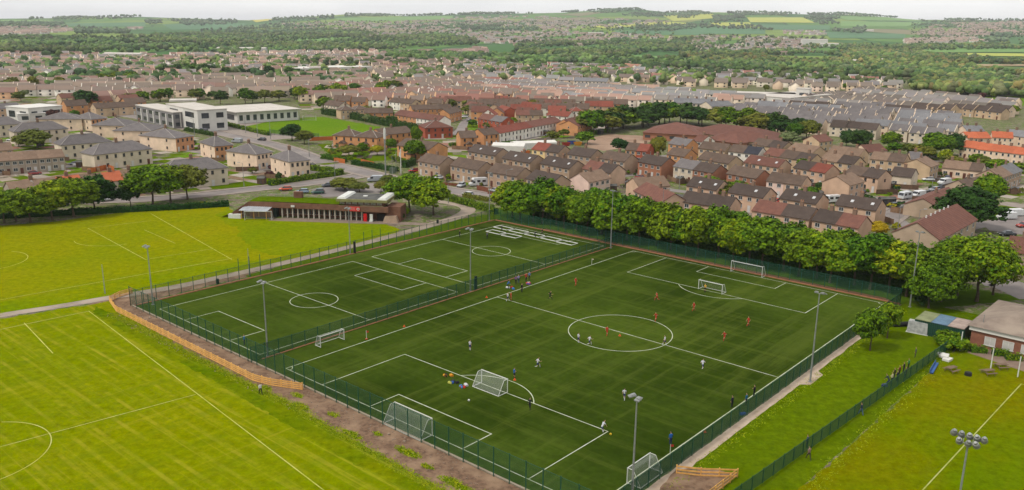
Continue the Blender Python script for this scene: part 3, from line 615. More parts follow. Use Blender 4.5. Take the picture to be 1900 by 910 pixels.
# tree belt behind the red roofed school, and the town's garden trees
def belt(pts, n, hs, ws, lab, kinds, lod=1, grp=None, jit=4.0):
    W = pxs(pts); seg = [math.hypot(b[0]-a[0],b[1]-a[1]) for a,b in zip(W[:-1],W[1:])]; tot = sum(seg)
    for i in range(n):
        s = (i+0.5)/n*tot; j = 0
        while j < len(seg)-1 and s > seg[j]: s -= seg[j]; j += 1
        f = s/seg[j]; a, b = W[j], W[j+1]; x = a[0]+(b[0]-a[0])*f+rnd.uniform(-jit,jit); y = a[1]+(b[1]-a[1])*f+rnd.uniform(-jit,jit)
        tree(x, y, rnd.uniform(*hs), rnd.uniform(*ws), lab % ORD[i], rnd.choice(kinds), lod, grp, z=float(tz(x,y)))
belt([(1085,252),(1160,238),(1250,228),(1340,237),(1420,250),(1495,260)], 32, (10,14), (12,17), '%s tree from the left in the belt behind the red school roof', 'ggddgo', 1, 'tree belt behind the red school roof')
belt([(560,190),(620,182),(690,178),(740,172)], 16, (9,13), (9,13), '%s tree from the left in the small wood above the brick houses', 'ggldo', 1, 'small wood above the brick houses', 9)
belt([(410,195),(470,192),(540,186),(600,176)], 12, (8,12), (8,12), '%s tree from the left in the line behind the white school', 'gddgo', 1, 'trees behind the white school', 6)
belt([(220,196),(300,188),(380,186)], 8, (8,11), (9,12), '%s tree from the left on the slope behind the school roof', 'oglg', 1, 'trees left behind the school roof', 5)
belt([(1620,285),(1690,290),(1760,305),(1840,320),(1890,318)], 14, (4,6.5), (6,9), '%s bushy tree from the left in the hedge under the orange roofs', 'googl', 1, 'bushy trees under the orange roofs', 2)
belt([(0,172),(60,168),(110,166)], 6, (9,13), (10,14), '%s tree from the left in the clump at the left edge of the town', 'dgo', 1, 'clump at the left edge of the town', 10)
belt([(165,158),(215,152),(250,156)], 6, (9,12), (10,15), '%s tree from the left in the clump beyond the long pale roof', 'dgl', 1, 'clump beyond the long pale roof', 8)
belt([(300,140),(350,138),(390,140)], 8, (10,13), (11,16), '%s tree from the left in the dark far clump of the brown town', 'dg', 1, 'dark far clump of the brown town', 12)
belt([(420,144),(470,141),(540,145),(580,142)], 9, (9,12), (10,14), '%s tree from the left in the far line across the brown town', 'dg', 1, 'far line across the brown town', 14)
belt([(905,150),(960,146),(1050,140)], 7, (7,10), (8,12), '%s tree from the left between the far slate roofs', 'dgo', 1, 'trees between the far slate roofs', 14)
_t = 0
for (x0,y0,x1,y1,n,nm) in [(0,200,240,240,10,'among the houses around the white hall'),(780,172,1080,240,34,'among the brick courts'),(1000,255,1100,270,4,'beside the building site'),(1300,160,1900,215,20,'among the slate roofs on the right'),(560,195,760,240,10,'around the school hedge'),(0,145,280,190,26,'in the brown streets at the left'),(280,140,620,188,30,'in the brown streets above the white school'),(1160,330,1650,380,5,'between the beige estate rows'),(620,140,900,180,20,'on the lanes above the brick quarter'),(1000,160,1300,205,16,'in the slate and cream quarter')]:
    for i,(px,py) in enumerate(sorted((rnd.uniform(x0,x1),rnd.uniform(y0,y1)) for _ in range(n))):
        x, y = U(px,py); s = rnd.uniform(4,8)
        tree(x, y, s, s*rnd.uniform(.9,1.4), f'{ORD[i]} small garden tree from the left {nm}', rnd.choice('gggldodooorw'), 1, 'garden trees '+nm); _t += 1

# shrubs and hedges near enough to tell apart
for i,(px,py,w,h,kd,lb) in enumerate([(730,401,7.5,3.8,'l','big round shrub against the right end of the clubhouse'),(745,408,3,2.2,'d','darker shrub at the foot of the clubhouse end wall'),(1757,644,5.4,3.2,'l','round bush in front of the green container'),(1712,568,3.4,2.6,'d','bush at the foot of the tall right floodlight'),
    (618,285,3,2.4,'l','bush beside the brick flats porch'),(638,283,2.6,2.2,'g','second bush beside the brick flats porch'),(790,250,2.8,3,'g','round clipped bush before the red brick hall'),(824,256,2.8,3,'g','second round clipped bush before the red brick hall'),(806,253,2.4,1.8,'y','yellow bush before the red brick hall'),
    (1655,386,4,1.6,'y','bright yellow gorse bush beside the parked caravan'),(1672,385,3,2,'d','dark bush right of the yellow gorse'),(500,330,4,2.6,'r','dark red bush beside the hip roofed corner house'),(470,322,4,2.4,'o','olive bush in the garden of the corner house'),(518,335,3,3,'d','dark conifer bush beside the corner house')]):
    x, y = U(px,py); shrub(x, y, w, h, lb, kd)
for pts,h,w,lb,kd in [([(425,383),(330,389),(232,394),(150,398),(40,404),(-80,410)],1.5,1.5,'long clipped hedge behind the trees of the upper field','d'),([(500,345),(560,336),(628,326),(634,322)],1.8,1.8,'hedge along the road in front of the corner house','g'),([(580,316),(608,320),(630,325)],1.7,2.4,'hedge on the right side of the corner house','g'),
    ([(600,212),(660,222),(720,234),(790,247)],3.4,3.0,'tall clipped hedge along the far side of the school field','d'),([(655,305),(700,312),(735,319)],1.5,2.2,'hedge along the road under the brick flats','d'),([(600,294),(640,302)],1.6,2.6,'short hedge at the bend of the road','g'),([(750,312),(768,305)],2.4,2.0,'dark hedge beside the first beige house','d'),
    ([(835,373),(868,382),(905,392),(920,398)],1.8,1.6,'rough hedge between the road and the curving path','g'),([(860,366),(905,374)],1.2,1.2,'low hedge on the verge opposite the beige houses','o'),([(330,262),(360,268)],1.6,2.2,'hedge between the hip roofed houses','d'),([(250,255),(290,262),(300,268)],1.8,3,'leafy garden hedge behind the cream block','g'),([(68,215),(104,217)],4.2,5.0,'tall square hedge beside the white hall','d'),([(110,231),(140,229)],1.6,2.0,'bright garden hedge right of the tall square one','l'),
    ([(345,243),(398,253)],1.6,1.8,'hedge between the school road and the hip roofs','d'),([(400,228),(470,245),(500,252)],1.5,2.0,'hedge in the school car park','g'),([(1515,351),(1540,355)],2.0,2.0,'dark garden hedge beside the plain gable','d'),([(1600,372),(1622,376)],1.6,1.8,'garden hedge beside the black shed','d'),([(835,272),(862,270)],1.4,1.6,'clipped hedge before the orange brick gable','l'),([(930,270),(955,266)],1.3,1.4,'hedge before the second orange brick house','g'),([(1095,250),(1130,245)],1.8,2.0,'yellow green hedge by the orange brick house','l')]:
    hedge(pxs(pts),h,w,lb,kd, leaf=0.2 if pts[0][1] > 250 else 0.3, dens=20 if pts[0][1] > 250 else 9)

# coarse grass standing along the edges of the bare soil: nobody could count the blades
def tufts():
    rs = np.random.RandomState(5); C = []
    for (c,a,b) in TUFT:
        k = int(a*b*260); r = np.sqrt(rs.uniform(0,1,k)); t = rs.uniform(0,6.283,k); th = PANG-math.pi/2; x,y = r*np.cos(t)*a*1.1,r*np.sin(t)*b*1.15; C.append(np.c_[c[0]+x*math.cos(th)-y*math.sin(th),c[1]+x*math.sin(th)+y*math.cos(th)])
    ed = [(-6.6,-46),(-6.6,-20),(-6.9,0),(-6.7,10),(-7.5,22),(-8.4,40),(-8.6,66)]
    for (u0,v0),(u1,v1) in zip(ed[:-1],ed[1:]):
        k = int(abs(v1-v0)*110); t = rs.uniform(0,1,k); u = u0+(u1-u0)*t+rs.normal(0,.45,k)-.3; v = v0+(v1-v0)*t
        C.append(np.c_[PX0+u*math.sin(PROT)+v*math.cos(PROT),PY0+u*math.cos(PROT)-v*math.sin(PROT)])
    for v0,spread in ((63.2,.5),(75.6,.8)):
        k = 1500; u = rs.uniform(8,98,k); v = v0+rs.normal(0,spread,k); C.append(np.c_[PX0+u*math.sin(PROT)+v*math.cos(PROT),PY0+u*math.cos(PROT)-v*math.sin(PROT)])
    C = np.concatenate(C); k = len(C); h = rs.uniform(.05,.17,k); w = rs.uniform(.03,.08,k); a = rs.uniform(0,6.283,k); d = np.c_[np.cos(a),np.sin(a)]; ln = rs.normal(0,.16,(k,2))
    z0 = np.full(k,.02); V = np.stack([np.c_[C-d*w[:,None],z0],np.c_[C+d*w[:,None],z0],np.c_[C+d*w[:,None]*.5+ln,h],np.c_[C-d*w[:,None]*.5+ln,h]],1).reshape(-1,3)
    tag(link('grass_tufts', npmesh('grass_tufts',V,np.arange(4*k).reshape(-1,4),[leafmat('coarse grass',A(124,146,6),A(176,176,16))])),'coarse grass fringing the bare soil and fence lines','grass',kind='stuff')
tufts()

def stones():
    rs = np.random.RandomState(9); k = 900; u,v = rs.uniform(-8.2,-2.6,k),rs.uniform(-46,62,k); x,y = PX0+u*math.sin(PROT)+v*math.cos(PROT),PY0+u*math.cos(PROT)-v*math.sin(PROT)
    t = np.array([(1,0,0),(-1,0,0),(0,1,0),(0,-1,0),(0,0,1),(0,0,-.3)],float); F = np.array([(0,2,4),(2,1,4),(1,3,4),(3,0,4),(2,0,5),(1,2,5),(3,1,5),(0,3,5)]); s_ = rs.uniform(.03,.13,k)*np.where(rs.uniform(size=k) < .06,2.2,1)
    V = t[None]*s_[:,None,None]*rs.uniform(.6,1.4,(k,6,3))+np.stack([x,y,np.full(k,.03)],1)[:,None]; FF = (F[None]+(np.arange(k)*6)[:,None,None]).reshape(-1,3)
    tag(link('stones', npmesh('stones',V.reshape(-1,3),FF,[pm('field stone',A(178,158,138),A(140,120,102),1.2)])),'loose stones scattered over the bare soil bank','stones',kind='stuff')
stones()

# ================================================================== FENCES, FLOODLIGHTS, GOALS
m_green = pm('green powder coat', A(22,76,58), A(28,88,66), 2.0, 0.5)
m_galv = pm('galvanised steel', A(168,170,166), A(146,148,146), 2.0, 0.45, metal=0.3)
m_white = pm('white paint', A(236,236,228), A(220,220,212), 1.5, 0.5)
m_black = pm('black rubber', A(30,30,32), A(38,38,40), 2.0, 0.7)
def mesh_fence(label, a, b, h, opacity, spacing=2.55, tall=(), mesh_h=None):
    (x0,y0),(x1,y1) = a, b; L = math.hypot(x1-x0,y1-y0); n = max(1,round(L/spacing)); s = L/n
    t = thing('mesh_fence', label, 'fence', (x0,y0,0), math.atan2(y1-y0,x1-x0))
    pmx = cached(('post',h), lambda: MB().box((0,0,(h+0.1)/2),(0.09,0.09,h+0.1)).mesh('post',m_green))
    mm = meshmat('green wire mesh %.2f' % opacity, A(26,88,64), opacity)
    def panel():
        mb = MB(); mb.box((s/2,0,h/2+0.03),(s-0.1,0.012,h-0.06)); return mb.mesh('mesh_panel', mm)
    pn = cached(('panel',h,round(s,3),opacity), panel)
    rl = cached(('rail',round(s,3)), lambda: MB().box((s/2,0,0),(s-0.09,0.04,0.05)).mesh('rail',m_green))
    for i in range(n+1):
        o = link('post', pmx, t, (i*s,0,0))
        if i in tall: o.scale = (1.2,1.2,1.5)
        if i < n:
            link('mesh_panel', pn, t, (i*s,0,0)); link('top_rail', rl, t, (i*s,0,h-0.03))
    return t
mesh_fence('green mesh fence along the near goal line of the pitches', P(-2.3,-47.4), P(-2.3,61.2), 3.9, 0.16)
mesh_fence('green mesh fence between the left pitches and the path', P(-2.3,-47.4), P(100.5,-47.4), 3.0, 0.16, 2.6, (9,10,11,22,23,24))
mesh_fence('green mesh fence in front of the long row of trees', P(100.5,-47.4), P(100.5,61.2), 3.2, 0.2)
mesh_fence('green mesh fence along the right touchline of the big pitch', P(100.5,61.2), P(-2.3,61.2), 2.45, 0.42, 2.6)
mesh_fence('low green mesh fence dividing the big pitch from the small ones', P(-2.3,-6.1), P(100.5,-6.1), 2.6, 0.26, 2.6)
mesh_fence('green mesh fence between the grass strip and the club field', P(96,76.4), P(8,70.0), 1.9, 0.5, 2.5)
mesh_fence('thin green fence along the near side of the school field', U(500,250), U(592,258), 2.5, 0.25, 3)
# dark padded covers on two floodlight feet, and small dugout-like windbreaks
for (u,v,lb) in [(51.0,-46.9,'black protective pad standing at the left fence'),(50.0,-6.5,'dark green protective pad at the dividing fence')]:
    x, y = P(u,v); mb = MB(); mb.box((0,0,1.45),(0.5,0.45,2.9),taper=0.9); tag(mb.build('post_pad', m_black if u > 50.5 else pm('dark green pad', A(22,44,34)), None, (x,y,0), 0.4), lb, 'pad')

m_timber = pm('new timber', A(226,174,100,1.35), A(204,150,80,1.35), 1.2, 0.8, rand=0.1)
def rail_fence(label, pts, h=1.15, rails=4, bay=2.0, boards=True):
    t = thing('timber_fence', label, 'fence', (pts[0][0],pts[0][1],0)); o = pts[0]
    for (x0,y0),(x1,y1) in zip(pts[:-1],pts[1:]):
        L = math.hypot(x1-x0,y1-y0); n = max(1,round(L/bay)); a = math.atan2(y1-y0,x1-x0); s = L/n
        pmx = cached(('tpost',h), lambda: MB().box((0,0,h/2+0.05),(0.12,0.12,h+0.1)).mesh('post',m_timber))
        rmx = cached(('trail',round(s,2)), lambda: MB().box((s/2,-0.08,0),(s-0.02,0.04,0.19)).mesh('rail',m_timber))
        for i in range(n+1):
            x, y = x0+(x1-x0)*i/n-o[0], y0+(y1-y0)*i/n-o[1]
            link('post', pmx, t, (x,y,0), a)
            if i < n:
                for k in range(rails): link('rail', rmx, t, (x,y,0.18+k*(h-0.25)/(rails-1)+rnd.uniform(-.01,.01)), a)
    return t
rail_fence('long new timber rail fence between the soil bank and lower field', [P(1.4,-54.6),P(-1.2,-54.2),P(-3.9,-52.6),P(-5.6,-46),P(-5.8,-20),P(-6.0,0.4),P(-5.2,3.8),P(-3.0,8.6)])
rail_fence('short timber rail fence at the near corner of the big pitch', [U(1255,879),U(1300,884),U(1368,886),U(1312,930)], 1.1, 3)

def floodlight(x, y, h, label, arms=1, lamps=2, rz=0.0, name='floodlight', style=0):
    t = thing(name, label, 'floodlight', (x,y,0), rz)
    def col():
        mb = MB(); mb.box((0,0,0.06),(0.5,0.5,0.12)); mb.tube((0,0,0.1),(0,0,h*0.25),0.15,0.13,10); mb.tube((0,0,h*0.25),(0,0,h),0.12,0.075,10); return mb.mesh('column',m_galv)
    link('column', cached(('col',h), col), t)
    if style == 0:
        mb = MB(); mb.tube((-0.75,0,h),(0.75,0,h),0.05,0.05,6); mb.tube((0,0,h-0.3),(0,0,h+0.05),0.09,0.09,8); mb.build('crossarm', m_galv, t)
        lm = cached('lamp0', lambda: MB().box((0,0,0),(0.62,0.85,0.13)).box((0,0.12,0.1),(0.40,0.42,0.12)).mesh('lamp_head', m_galv))
        for k in range(lamps):
            o = link('lamp_head', lm, t, (-0.55+1.1*k/max(1,lamps-1) if lamps > 1 else 0, -0.25, h+0.08)); o.rotation_euler = (math.radians(14),0,(k-0.5)*0.7)
            link('lens', cached('lens0', lambda: MB().box((0,-0.04,-0.075),(0.52,0.66,0.02)).mesh('lens', pm('lamp glass', A(206,208,204), None, 1, 0.2))), o)
    else:
        mb = MB(); mb.tube((-1.4,0,h),(1.4,0,h),0.06,0.06,6); mb.tube((-0.9,-0.5,h-0.45),(0.9,-0.5,h-0.45),0.05,0.05,6); mb.tube((0,0,h-0.6),(0,0,h+0.1),0.12,0.12,8)
        mb.tube((-0.4,0,h-0.1),(-0.4,-0.5,h-0.45),0.04,0.04,5); mb.tube((0.4,0,h-0.1),(0.4,-0.5,h-0.45),0.04,0.04,5); mb.build('crossarm', m_galv, t)
        def lamp():
            mb = MB(); mb.tube((0,-0.30,-0.10),(0,0.18,0.10),0.33,0.24,12); mb.tube((0,0.18,0.10),(0,0.46,0.22),0.20,0.14,10); return mb.mesh('lamp_head', m_galv)
        for k,(lx,ly,lz) in enumerate([(-1.3,-.1,.3),(-.65,-.1,.3),(0.05,-.1,.3),(.7,-.1,.3),(1.3,-.1,.3),(-.7,-.6,-.2),(.1,-.6,-.25),(.75,-.6,-.2)]):
            o = link('lamp_head', cached('lamp1',lamp), t, (lx,ly,h+lz-0.1)); o.rotation_euler = (math.radians(24),0,math.pi+rnd.uniform(-.3,.3))
    return t
fb = [(497,662,12.6,'floodlight column at the front left corner by the dividing fence'),(284,566,11.5,'floodlight column behind the soil bank at the far left fence'),(1503,709,14.2,'floodlight column standing halfway along the right touchline fence'),(1688,570,15.0,'tall floodlight column at the far right corner of the pitch'),(873,541,13.0,'floodlight column in the middle of the dividing fence'),(1133,461,14.2,'floodlight column at the far end of the dividing fence'),(908,409,13.2,'floodlight column at the far left corner near the trees'),(650,472,11.0,'floodlight column at the left fence by the path')]
for px,py,h,lb in fb:
    x, y = U(px,py); floodlight(x, y, h, lb, rz=PANG+math.pi/2*(1 if px > 900 else -1), lamps=2)
x, y = U(1182,738,12.6); floodlight(x, y, 12.6, 'nearest floodlight column beside the bottom right corner of the pitch', rz=PANG-1.9, lamps=2)
x, y = U(1798,812,14.5); floodlight(x, y, 14.5, 'tall column with eight round floodlights over the club field', rz=math.radians(-38), style=1)
# street lamps, masts, slim poles
def lamp_post(x, y, h, label, rz=0.0, arm=1.2, cat='street lamp', name='street_lamp', r=0.09, group=None):
    t = thing(name, label, cat, (x,y,0), rz, group)
    link('pole', cached(('lp',h,r), lambda: MB().tube((0,0,0),(0,0,h*.2),r*1.4,r*1.3,8).tube((0,0,h*.2),(0,0,h),r,r*.6,8).mesh('pole',m_galv)), t)
    if arm:
        mb = MB(); mb.tube((0,0,h),(arm,0,h+0.25),r*.5,r*.45,6); mb.build('arm', m_galv, t)
        link('lamp_head', cached('slh', lambda: MB().box((0,0,0),(0.75,0.28,0.14)).mesh('lamp_head', pm('lamp housing', A(190,190,186), None, 1, 0.4))), t, (arm+0.25,0,h+0.27))
    return t
for px,py,h,a,lb in [(195,545,6.0,0,'slim lamp post beside the path below the upper field'),(463,512,6.0,0,'slim lamp post beside the path near the left fence'),(453,348,8,1.2,'street lamp with drooping head beside the hip roofed corner house'),(622,338,7,1.0,'street lamp at the road junction beside the hedge'),(728,325,7,1.0,'street lamp on the far side of the junction'),(574,291,7,1.0,'street lamp at the bend below the school field'),(735,322,8,0,'wooden pole left of the first beige house'),(832,378,6.5,0.8,'street lamp beside the curving path'),(939,362,8,1.6,'street lamp in front of the third beige house'),(1228,415,9.5,1.4,'street lamp rising from the trees before the beige houses'),(1662,455,10,0.4,'pale wooden pole at the last beige house'),(1700,446,8,1,'street lamp beside the big red roofed house'),(556,225,9,0,'pole at the corner of the school field'),(478,254,8,0,'first tall pole beside the school car park'),(502,258,8,0,'second tall pole beside the school car park'),(456,247,8,0,'third tall pole beside the school car park'),(361,252,8,.8,'street lamp between the hip roofs and the school'),(1726,372,7.5,0,'pole beside the parked cars in the close'),(1260,352,7,0,'pole in front of the cream rendered house'),(69,390,8,.8,'street lamp behind the left terrace'),(1818,640,5.5,0,'white post left of the club terrace')]:
    x, y = U(px,py); lamp_post(x, y, h, lb, rnd.uniform(-.6,.6)+(math.pi if px < 500 else 0), a, name='street_lamp' if a else 'pole', cat='street lamp' if a else 'pole', r=0.09 if py > 300 else 0.13)
for px,py,h,lb in [(1781,651,3.4,'white post at the left end of the club fence'),(1838,684,3.4,'white post in the middle of the club terrace'),(1888,700,3.4,'white post at the right end of the club terrace')]:
    x, y = U(px,py); tag(MB().tube((0,0,0),(0,0,h),0.09,0.08,8).build('post', m_white, None, (x,y,0)), lb, 'post')
x, y = U(716,339); t = thing('phone_mast','tall white mast with a cylinder top behind the clubhouse','mast',(x,y,0))
MB().tube((0,0,0),(0,0,15),0.26,0.22,10).build('pole',m_galv,t); MB().tube((0,0,15),(0,0,18.2),0.42,0.42,14).tube((0,0,18.2),(0,0,18.8),0.30,0.22,12).build('antenna',m_white,t); MB().tube((0,0,13.6),(0,0,14.6),0.33,0.33,12).build('collar',m_galv,t)
x, y = U(744,322); tag(MB().tube((0,0,0),(0,0,7.2),0.16,0.14,10).tube((0,0,7.2),(0,0,9),0.2,0.2,10).build('mast_pole', m_white, None, (x,y,0)), 'short white mast right of the tall one', 'mast')
x, y = U(728,322); tag(MB().box((0,0,1),(2.0,1.0,2.0)).build('roadside_cabinet', pm('grey green cabinet', A(96,110,92)), None, (x,y,0)), 'grey green equipment cabinet beside the masts', 'cabinet')

# goals
m_net = meshmat('goal net', A(220,224,220), 0.16)
def goal(x, y, rz, w, h, d, label, net=True, d_top=0.8, group=None, z=0.045):
    "opening faces local -y; net hangs behind at +y"
    t = thing('goal', label, 'goal', (x,y,z), rz, group); r = 0.06
    for s in (-1,1): link('post', cached(('gp',h), lambda: MB().tube((0,0,0),(0,0,h),r,r,8).mesh('post',m_white)), t, (s*w/2,0,0))
    MB().tube((-w/2-r,0,h),(w/2+r,0,h),r,r,8).build('crossbar', m_white, t)
    mb = MB()
    for s in (-1,1):
        mb.tube((s*w/2,0,r),(s*w/2,d,r),r*.8,r*.8,6); mb.tube((s*w/2,0,h),(s*w/2,d_top,h-.02),r*.6,r*.6,6); mb.tube((s*w/2,d_top,h-.02),(s*w/2,d,r),r*.6,r*.6,6)
    mb.tube((-w/2,d,r),(w/2,d,r),r*.8,r*.8,6); mb.build('back_frame', m_white, t)
    if net:
        mb = MB(); e = 0.03
        for s in (-1,1): mb.face([(s*(w/2-e),0.05,0.05),(s*(w/2-e),d-.05,0.05),(s*(w/2-e),d_top,h-.08),(s*(w/2-e),0.05,h-.08)])
        mb.face([(-w/2,d-.04,.05),(w/2,d-.04,.05),(w/2,d_top,h-.06),(-w/2,d_top,h-.06)]); mb.face([(-w/2,0,h-.06),(w/2,0,h-.06),(w/2,d_top,h-.06),(-w/2,d_top,h-.06)])
        mb.build('net', m_net, t)
    return t
gx = PANG - math.pi/2            # local x along -v ... opening towards +u needs local -y = +u
def g_on(u, v, face, w, h, d, lb, **k):
    x, y = P(u,v); a = {'+u': PANG+math.pi/2, '-u': PANG-math.pi/2, '+v': PANG, '-v': PANG+math.pi}[face]
    return goal(x, y, a, w, h, d, lb, **k)
g_on(0.0, M_, '+u', 7.32, 2.44, 2.2, 'full size white goal on the near goal line of the big pitch')
g_on(PL, M_, '-u', 7.32, 2.44, 2.0, 'full size white goal on the far goal line before the trees')
_q = [(u_,v_) for u_,v_ in ()]
def uv(px,py):
    x, y = U(px,py); dx, dy = x-PX0, y-PY0; return dx*math.sin(PROT)+dy*math.cos(PROT), dx*math.cos(PROT)-dy*math.sin(PROT)
ua, ub = uv(893.5,711), uv(941.7,729)
g_on((ua[0]+ub[0])/2, (ua[1]+ub[1])/2, '+u', math.hypot(ua[0]-ub[0],ua[1]-ub[1]), 2.13, 2.0, 'portable white goal on the edge of the near penalty box')
ua, ub = uv(1294,538), uv(1341,546)
g_on((ua[0]+ub[0])/2, (ua[1]+ub[1])/2, '-u', math.hypot(ua[0]-ub[0],ua[1]-ub[1]), 2.0, 1.8, 'portable white goal kept by the yellow keeper at the far box')
ua, ub = uv(600,644), uv(634,633)
g_on((ua[0]+ub[0])/2, (ua[1]+ub[1])/2, '+v', 4.9, 1.9, 1.5, 'small white goal parked beside the dividing fence')
g_on(9.6, 58.8, '-v', 4.9, 2.0, 1.9, 'white goal parked in the near right corner of the pitch')
for i,(u,v) in enumerate([(94.6,-38.6),(94.4,-33.0),(94.2,-27.4),(94.0,-21.8),(89.6,-36.8),(89.4,-31.2),(93.6,-16.4)]):
    x, y = P(u,v); t = thing('folded_goal', f'{ORD[i]} of the white goal frames lying flat at the far end', 'goal', (x,y,0.05), PANG-math.pi/2+rnd.uniform(-.05,.05), 'white goal frames lying at the far end')
    MB().tube((-2.4,-1.3,.09),(2.4,-1.3,.09),.1,.1,8).build('crossbar',m_white,t); MB().tube((-2.4,1.3,.07),(2.4,1.3,.07),.09,.09,8).build('ground_bar',m_white,t)
    for q in (-1,1): link('post', cached('fpost', lambda: MB().tube((0,-1.3,.09),(0,1.3,.08),.09,.09,8).mesh('post',m_white)), t, (q*2.4,0,0))
x, y = U(479,409); goal(x, y, 0.05, 7.32, 2.44, 2.0, 'white goal standing in front of the clubhouse shelter', z=0.02)
x, y = U(574,224); goal(x, y, 0.1, 7.32, 2.44, 2.0, 'white goal at the far end of the school field', z=0.02)
x, y = U(1098,492); t = thing('corner_flag','white touchline flag pole on the far left touchline','flag',(x,y,0)); MB().tube((0,0,0),(0,0,1.5),0.04,0.04,6).build('pole',m_white,t); MB().box((0.2,0,1.35),(0.4,0.02,0.25)).build('flag_cloth',pm('flag cloth',A(220,200,170)),t)
x, y = U(680,630); t = thing('corner_flag','white flag pole with red base on the near left touchline','flag',(x,y,0)); MB().tube((0,0,0),(0,0,1.6),0.04,0.04,6).build('pole',m_white,t); MB().box((0,0,0.08),(0.4,0.4,0.1)).build('base',pm('red rubber',A(196,70,44)),t); MB().box((0.2,0,1.4),(0.4,0.02,0.3)).build('flag_cloth',pm('red cloth',A(200,60,44)),t)
x, y = U(1243,846); t = thing('corner_flag','corner flag with red cloth near the bottom right goal','flag',(x,y,0)); MB().tube((0,0,0),(0,0,1.6),0.035,0.035,6).build('pole',m_white,t); MB().box((0.2,0,1.4),(0.4,0.02,0.3)).build('flag_cloth',pm('red cloth',A(200,60,44)),t)
m_cone = pm('orange plastic', A(226,96,40))
for px,py,lb in [(955,706,'orange cone beside the blue shirted player'),(1150,624,'orange cone inside the centre circle'),(750,607,'orange cone on the near left touchline'),(1308,803,'orange cone by the right touchline'),(903,553,'orange cone on the left touchline near the halfway line')]:
    x, y = U(px,py); tag(MB().tube((0,0,0.045),(0,0,0.4),0.2,0.04,10).box((0,0,0.06),(0.42,0.42,0.03)).build('training_cone', m_cone, None, (x,y,0)), lb, 'cone')
def ball(px,py,lb,m):
    x, y = U(px,py); import bmesh
    me = cached(('ball',m.name), lambda: (lambda b,me: (bmesh.ops.create_icosphere(b,subdivisions=2,radius=0.13), b.to_mesh(me), me.materials.append(m), me.polygons.foreach_set('use_smooth',[True]*len(me.polygons)), b.free(), me)[-1])(bmesh.new(), bpy.data.meshes.new('ball')))
    tag(link('ball', me, None, (x,y,0.18), 0, 1.25), lb, 'ball')
ball(1133,808,'yellow ball at the near right corner of the penalty box', pm('yellow ball',A(232,190,40),None,8,0.4))
ball(870,745,'white ball inside the near penalty box', m_white)

# ================================================================== PEOPLE
def skin_body(name, J, E, root):
    "one continuous body grown over a skeleton: J joint -> (x,y,z,radius)"
    names = list(J); idx = {k:i for i,k in enumerate(names)}
    me = bpy.data.meshes.new(name); me.from_pydata([J[k][:3] for k in names], [(idx[a],idx[b]) for a,b in E], [])
    ob = bpy.data.objects.new(name, me); COL.objects.link(ob)
    md = ob.modifiers.new('skin','SKIN'); md.use_smooth_shade = True; md.branch_smoothing = 0.4
    sv = me.skin_vertices[0].data
    for k,i in idx.items():
        r = J[k][3]; sv[i].radius = r if hasattr(r,'__len__') else (r,r); sv[i].use_root = (k == root)
    sb = ob.modifiers.new('sub','SUBSURF'); sb.levels = 1; sb.render_levels = 1
    bpy.context.view_layer.update()
    out = bpy.data.meshes.new_from_object(ob.evaluated_get(bpy.context.evaluated_depsgraph_get()))
    bpy.data.objects.remove(ob); bpy.data.meshes.remove(me); return out
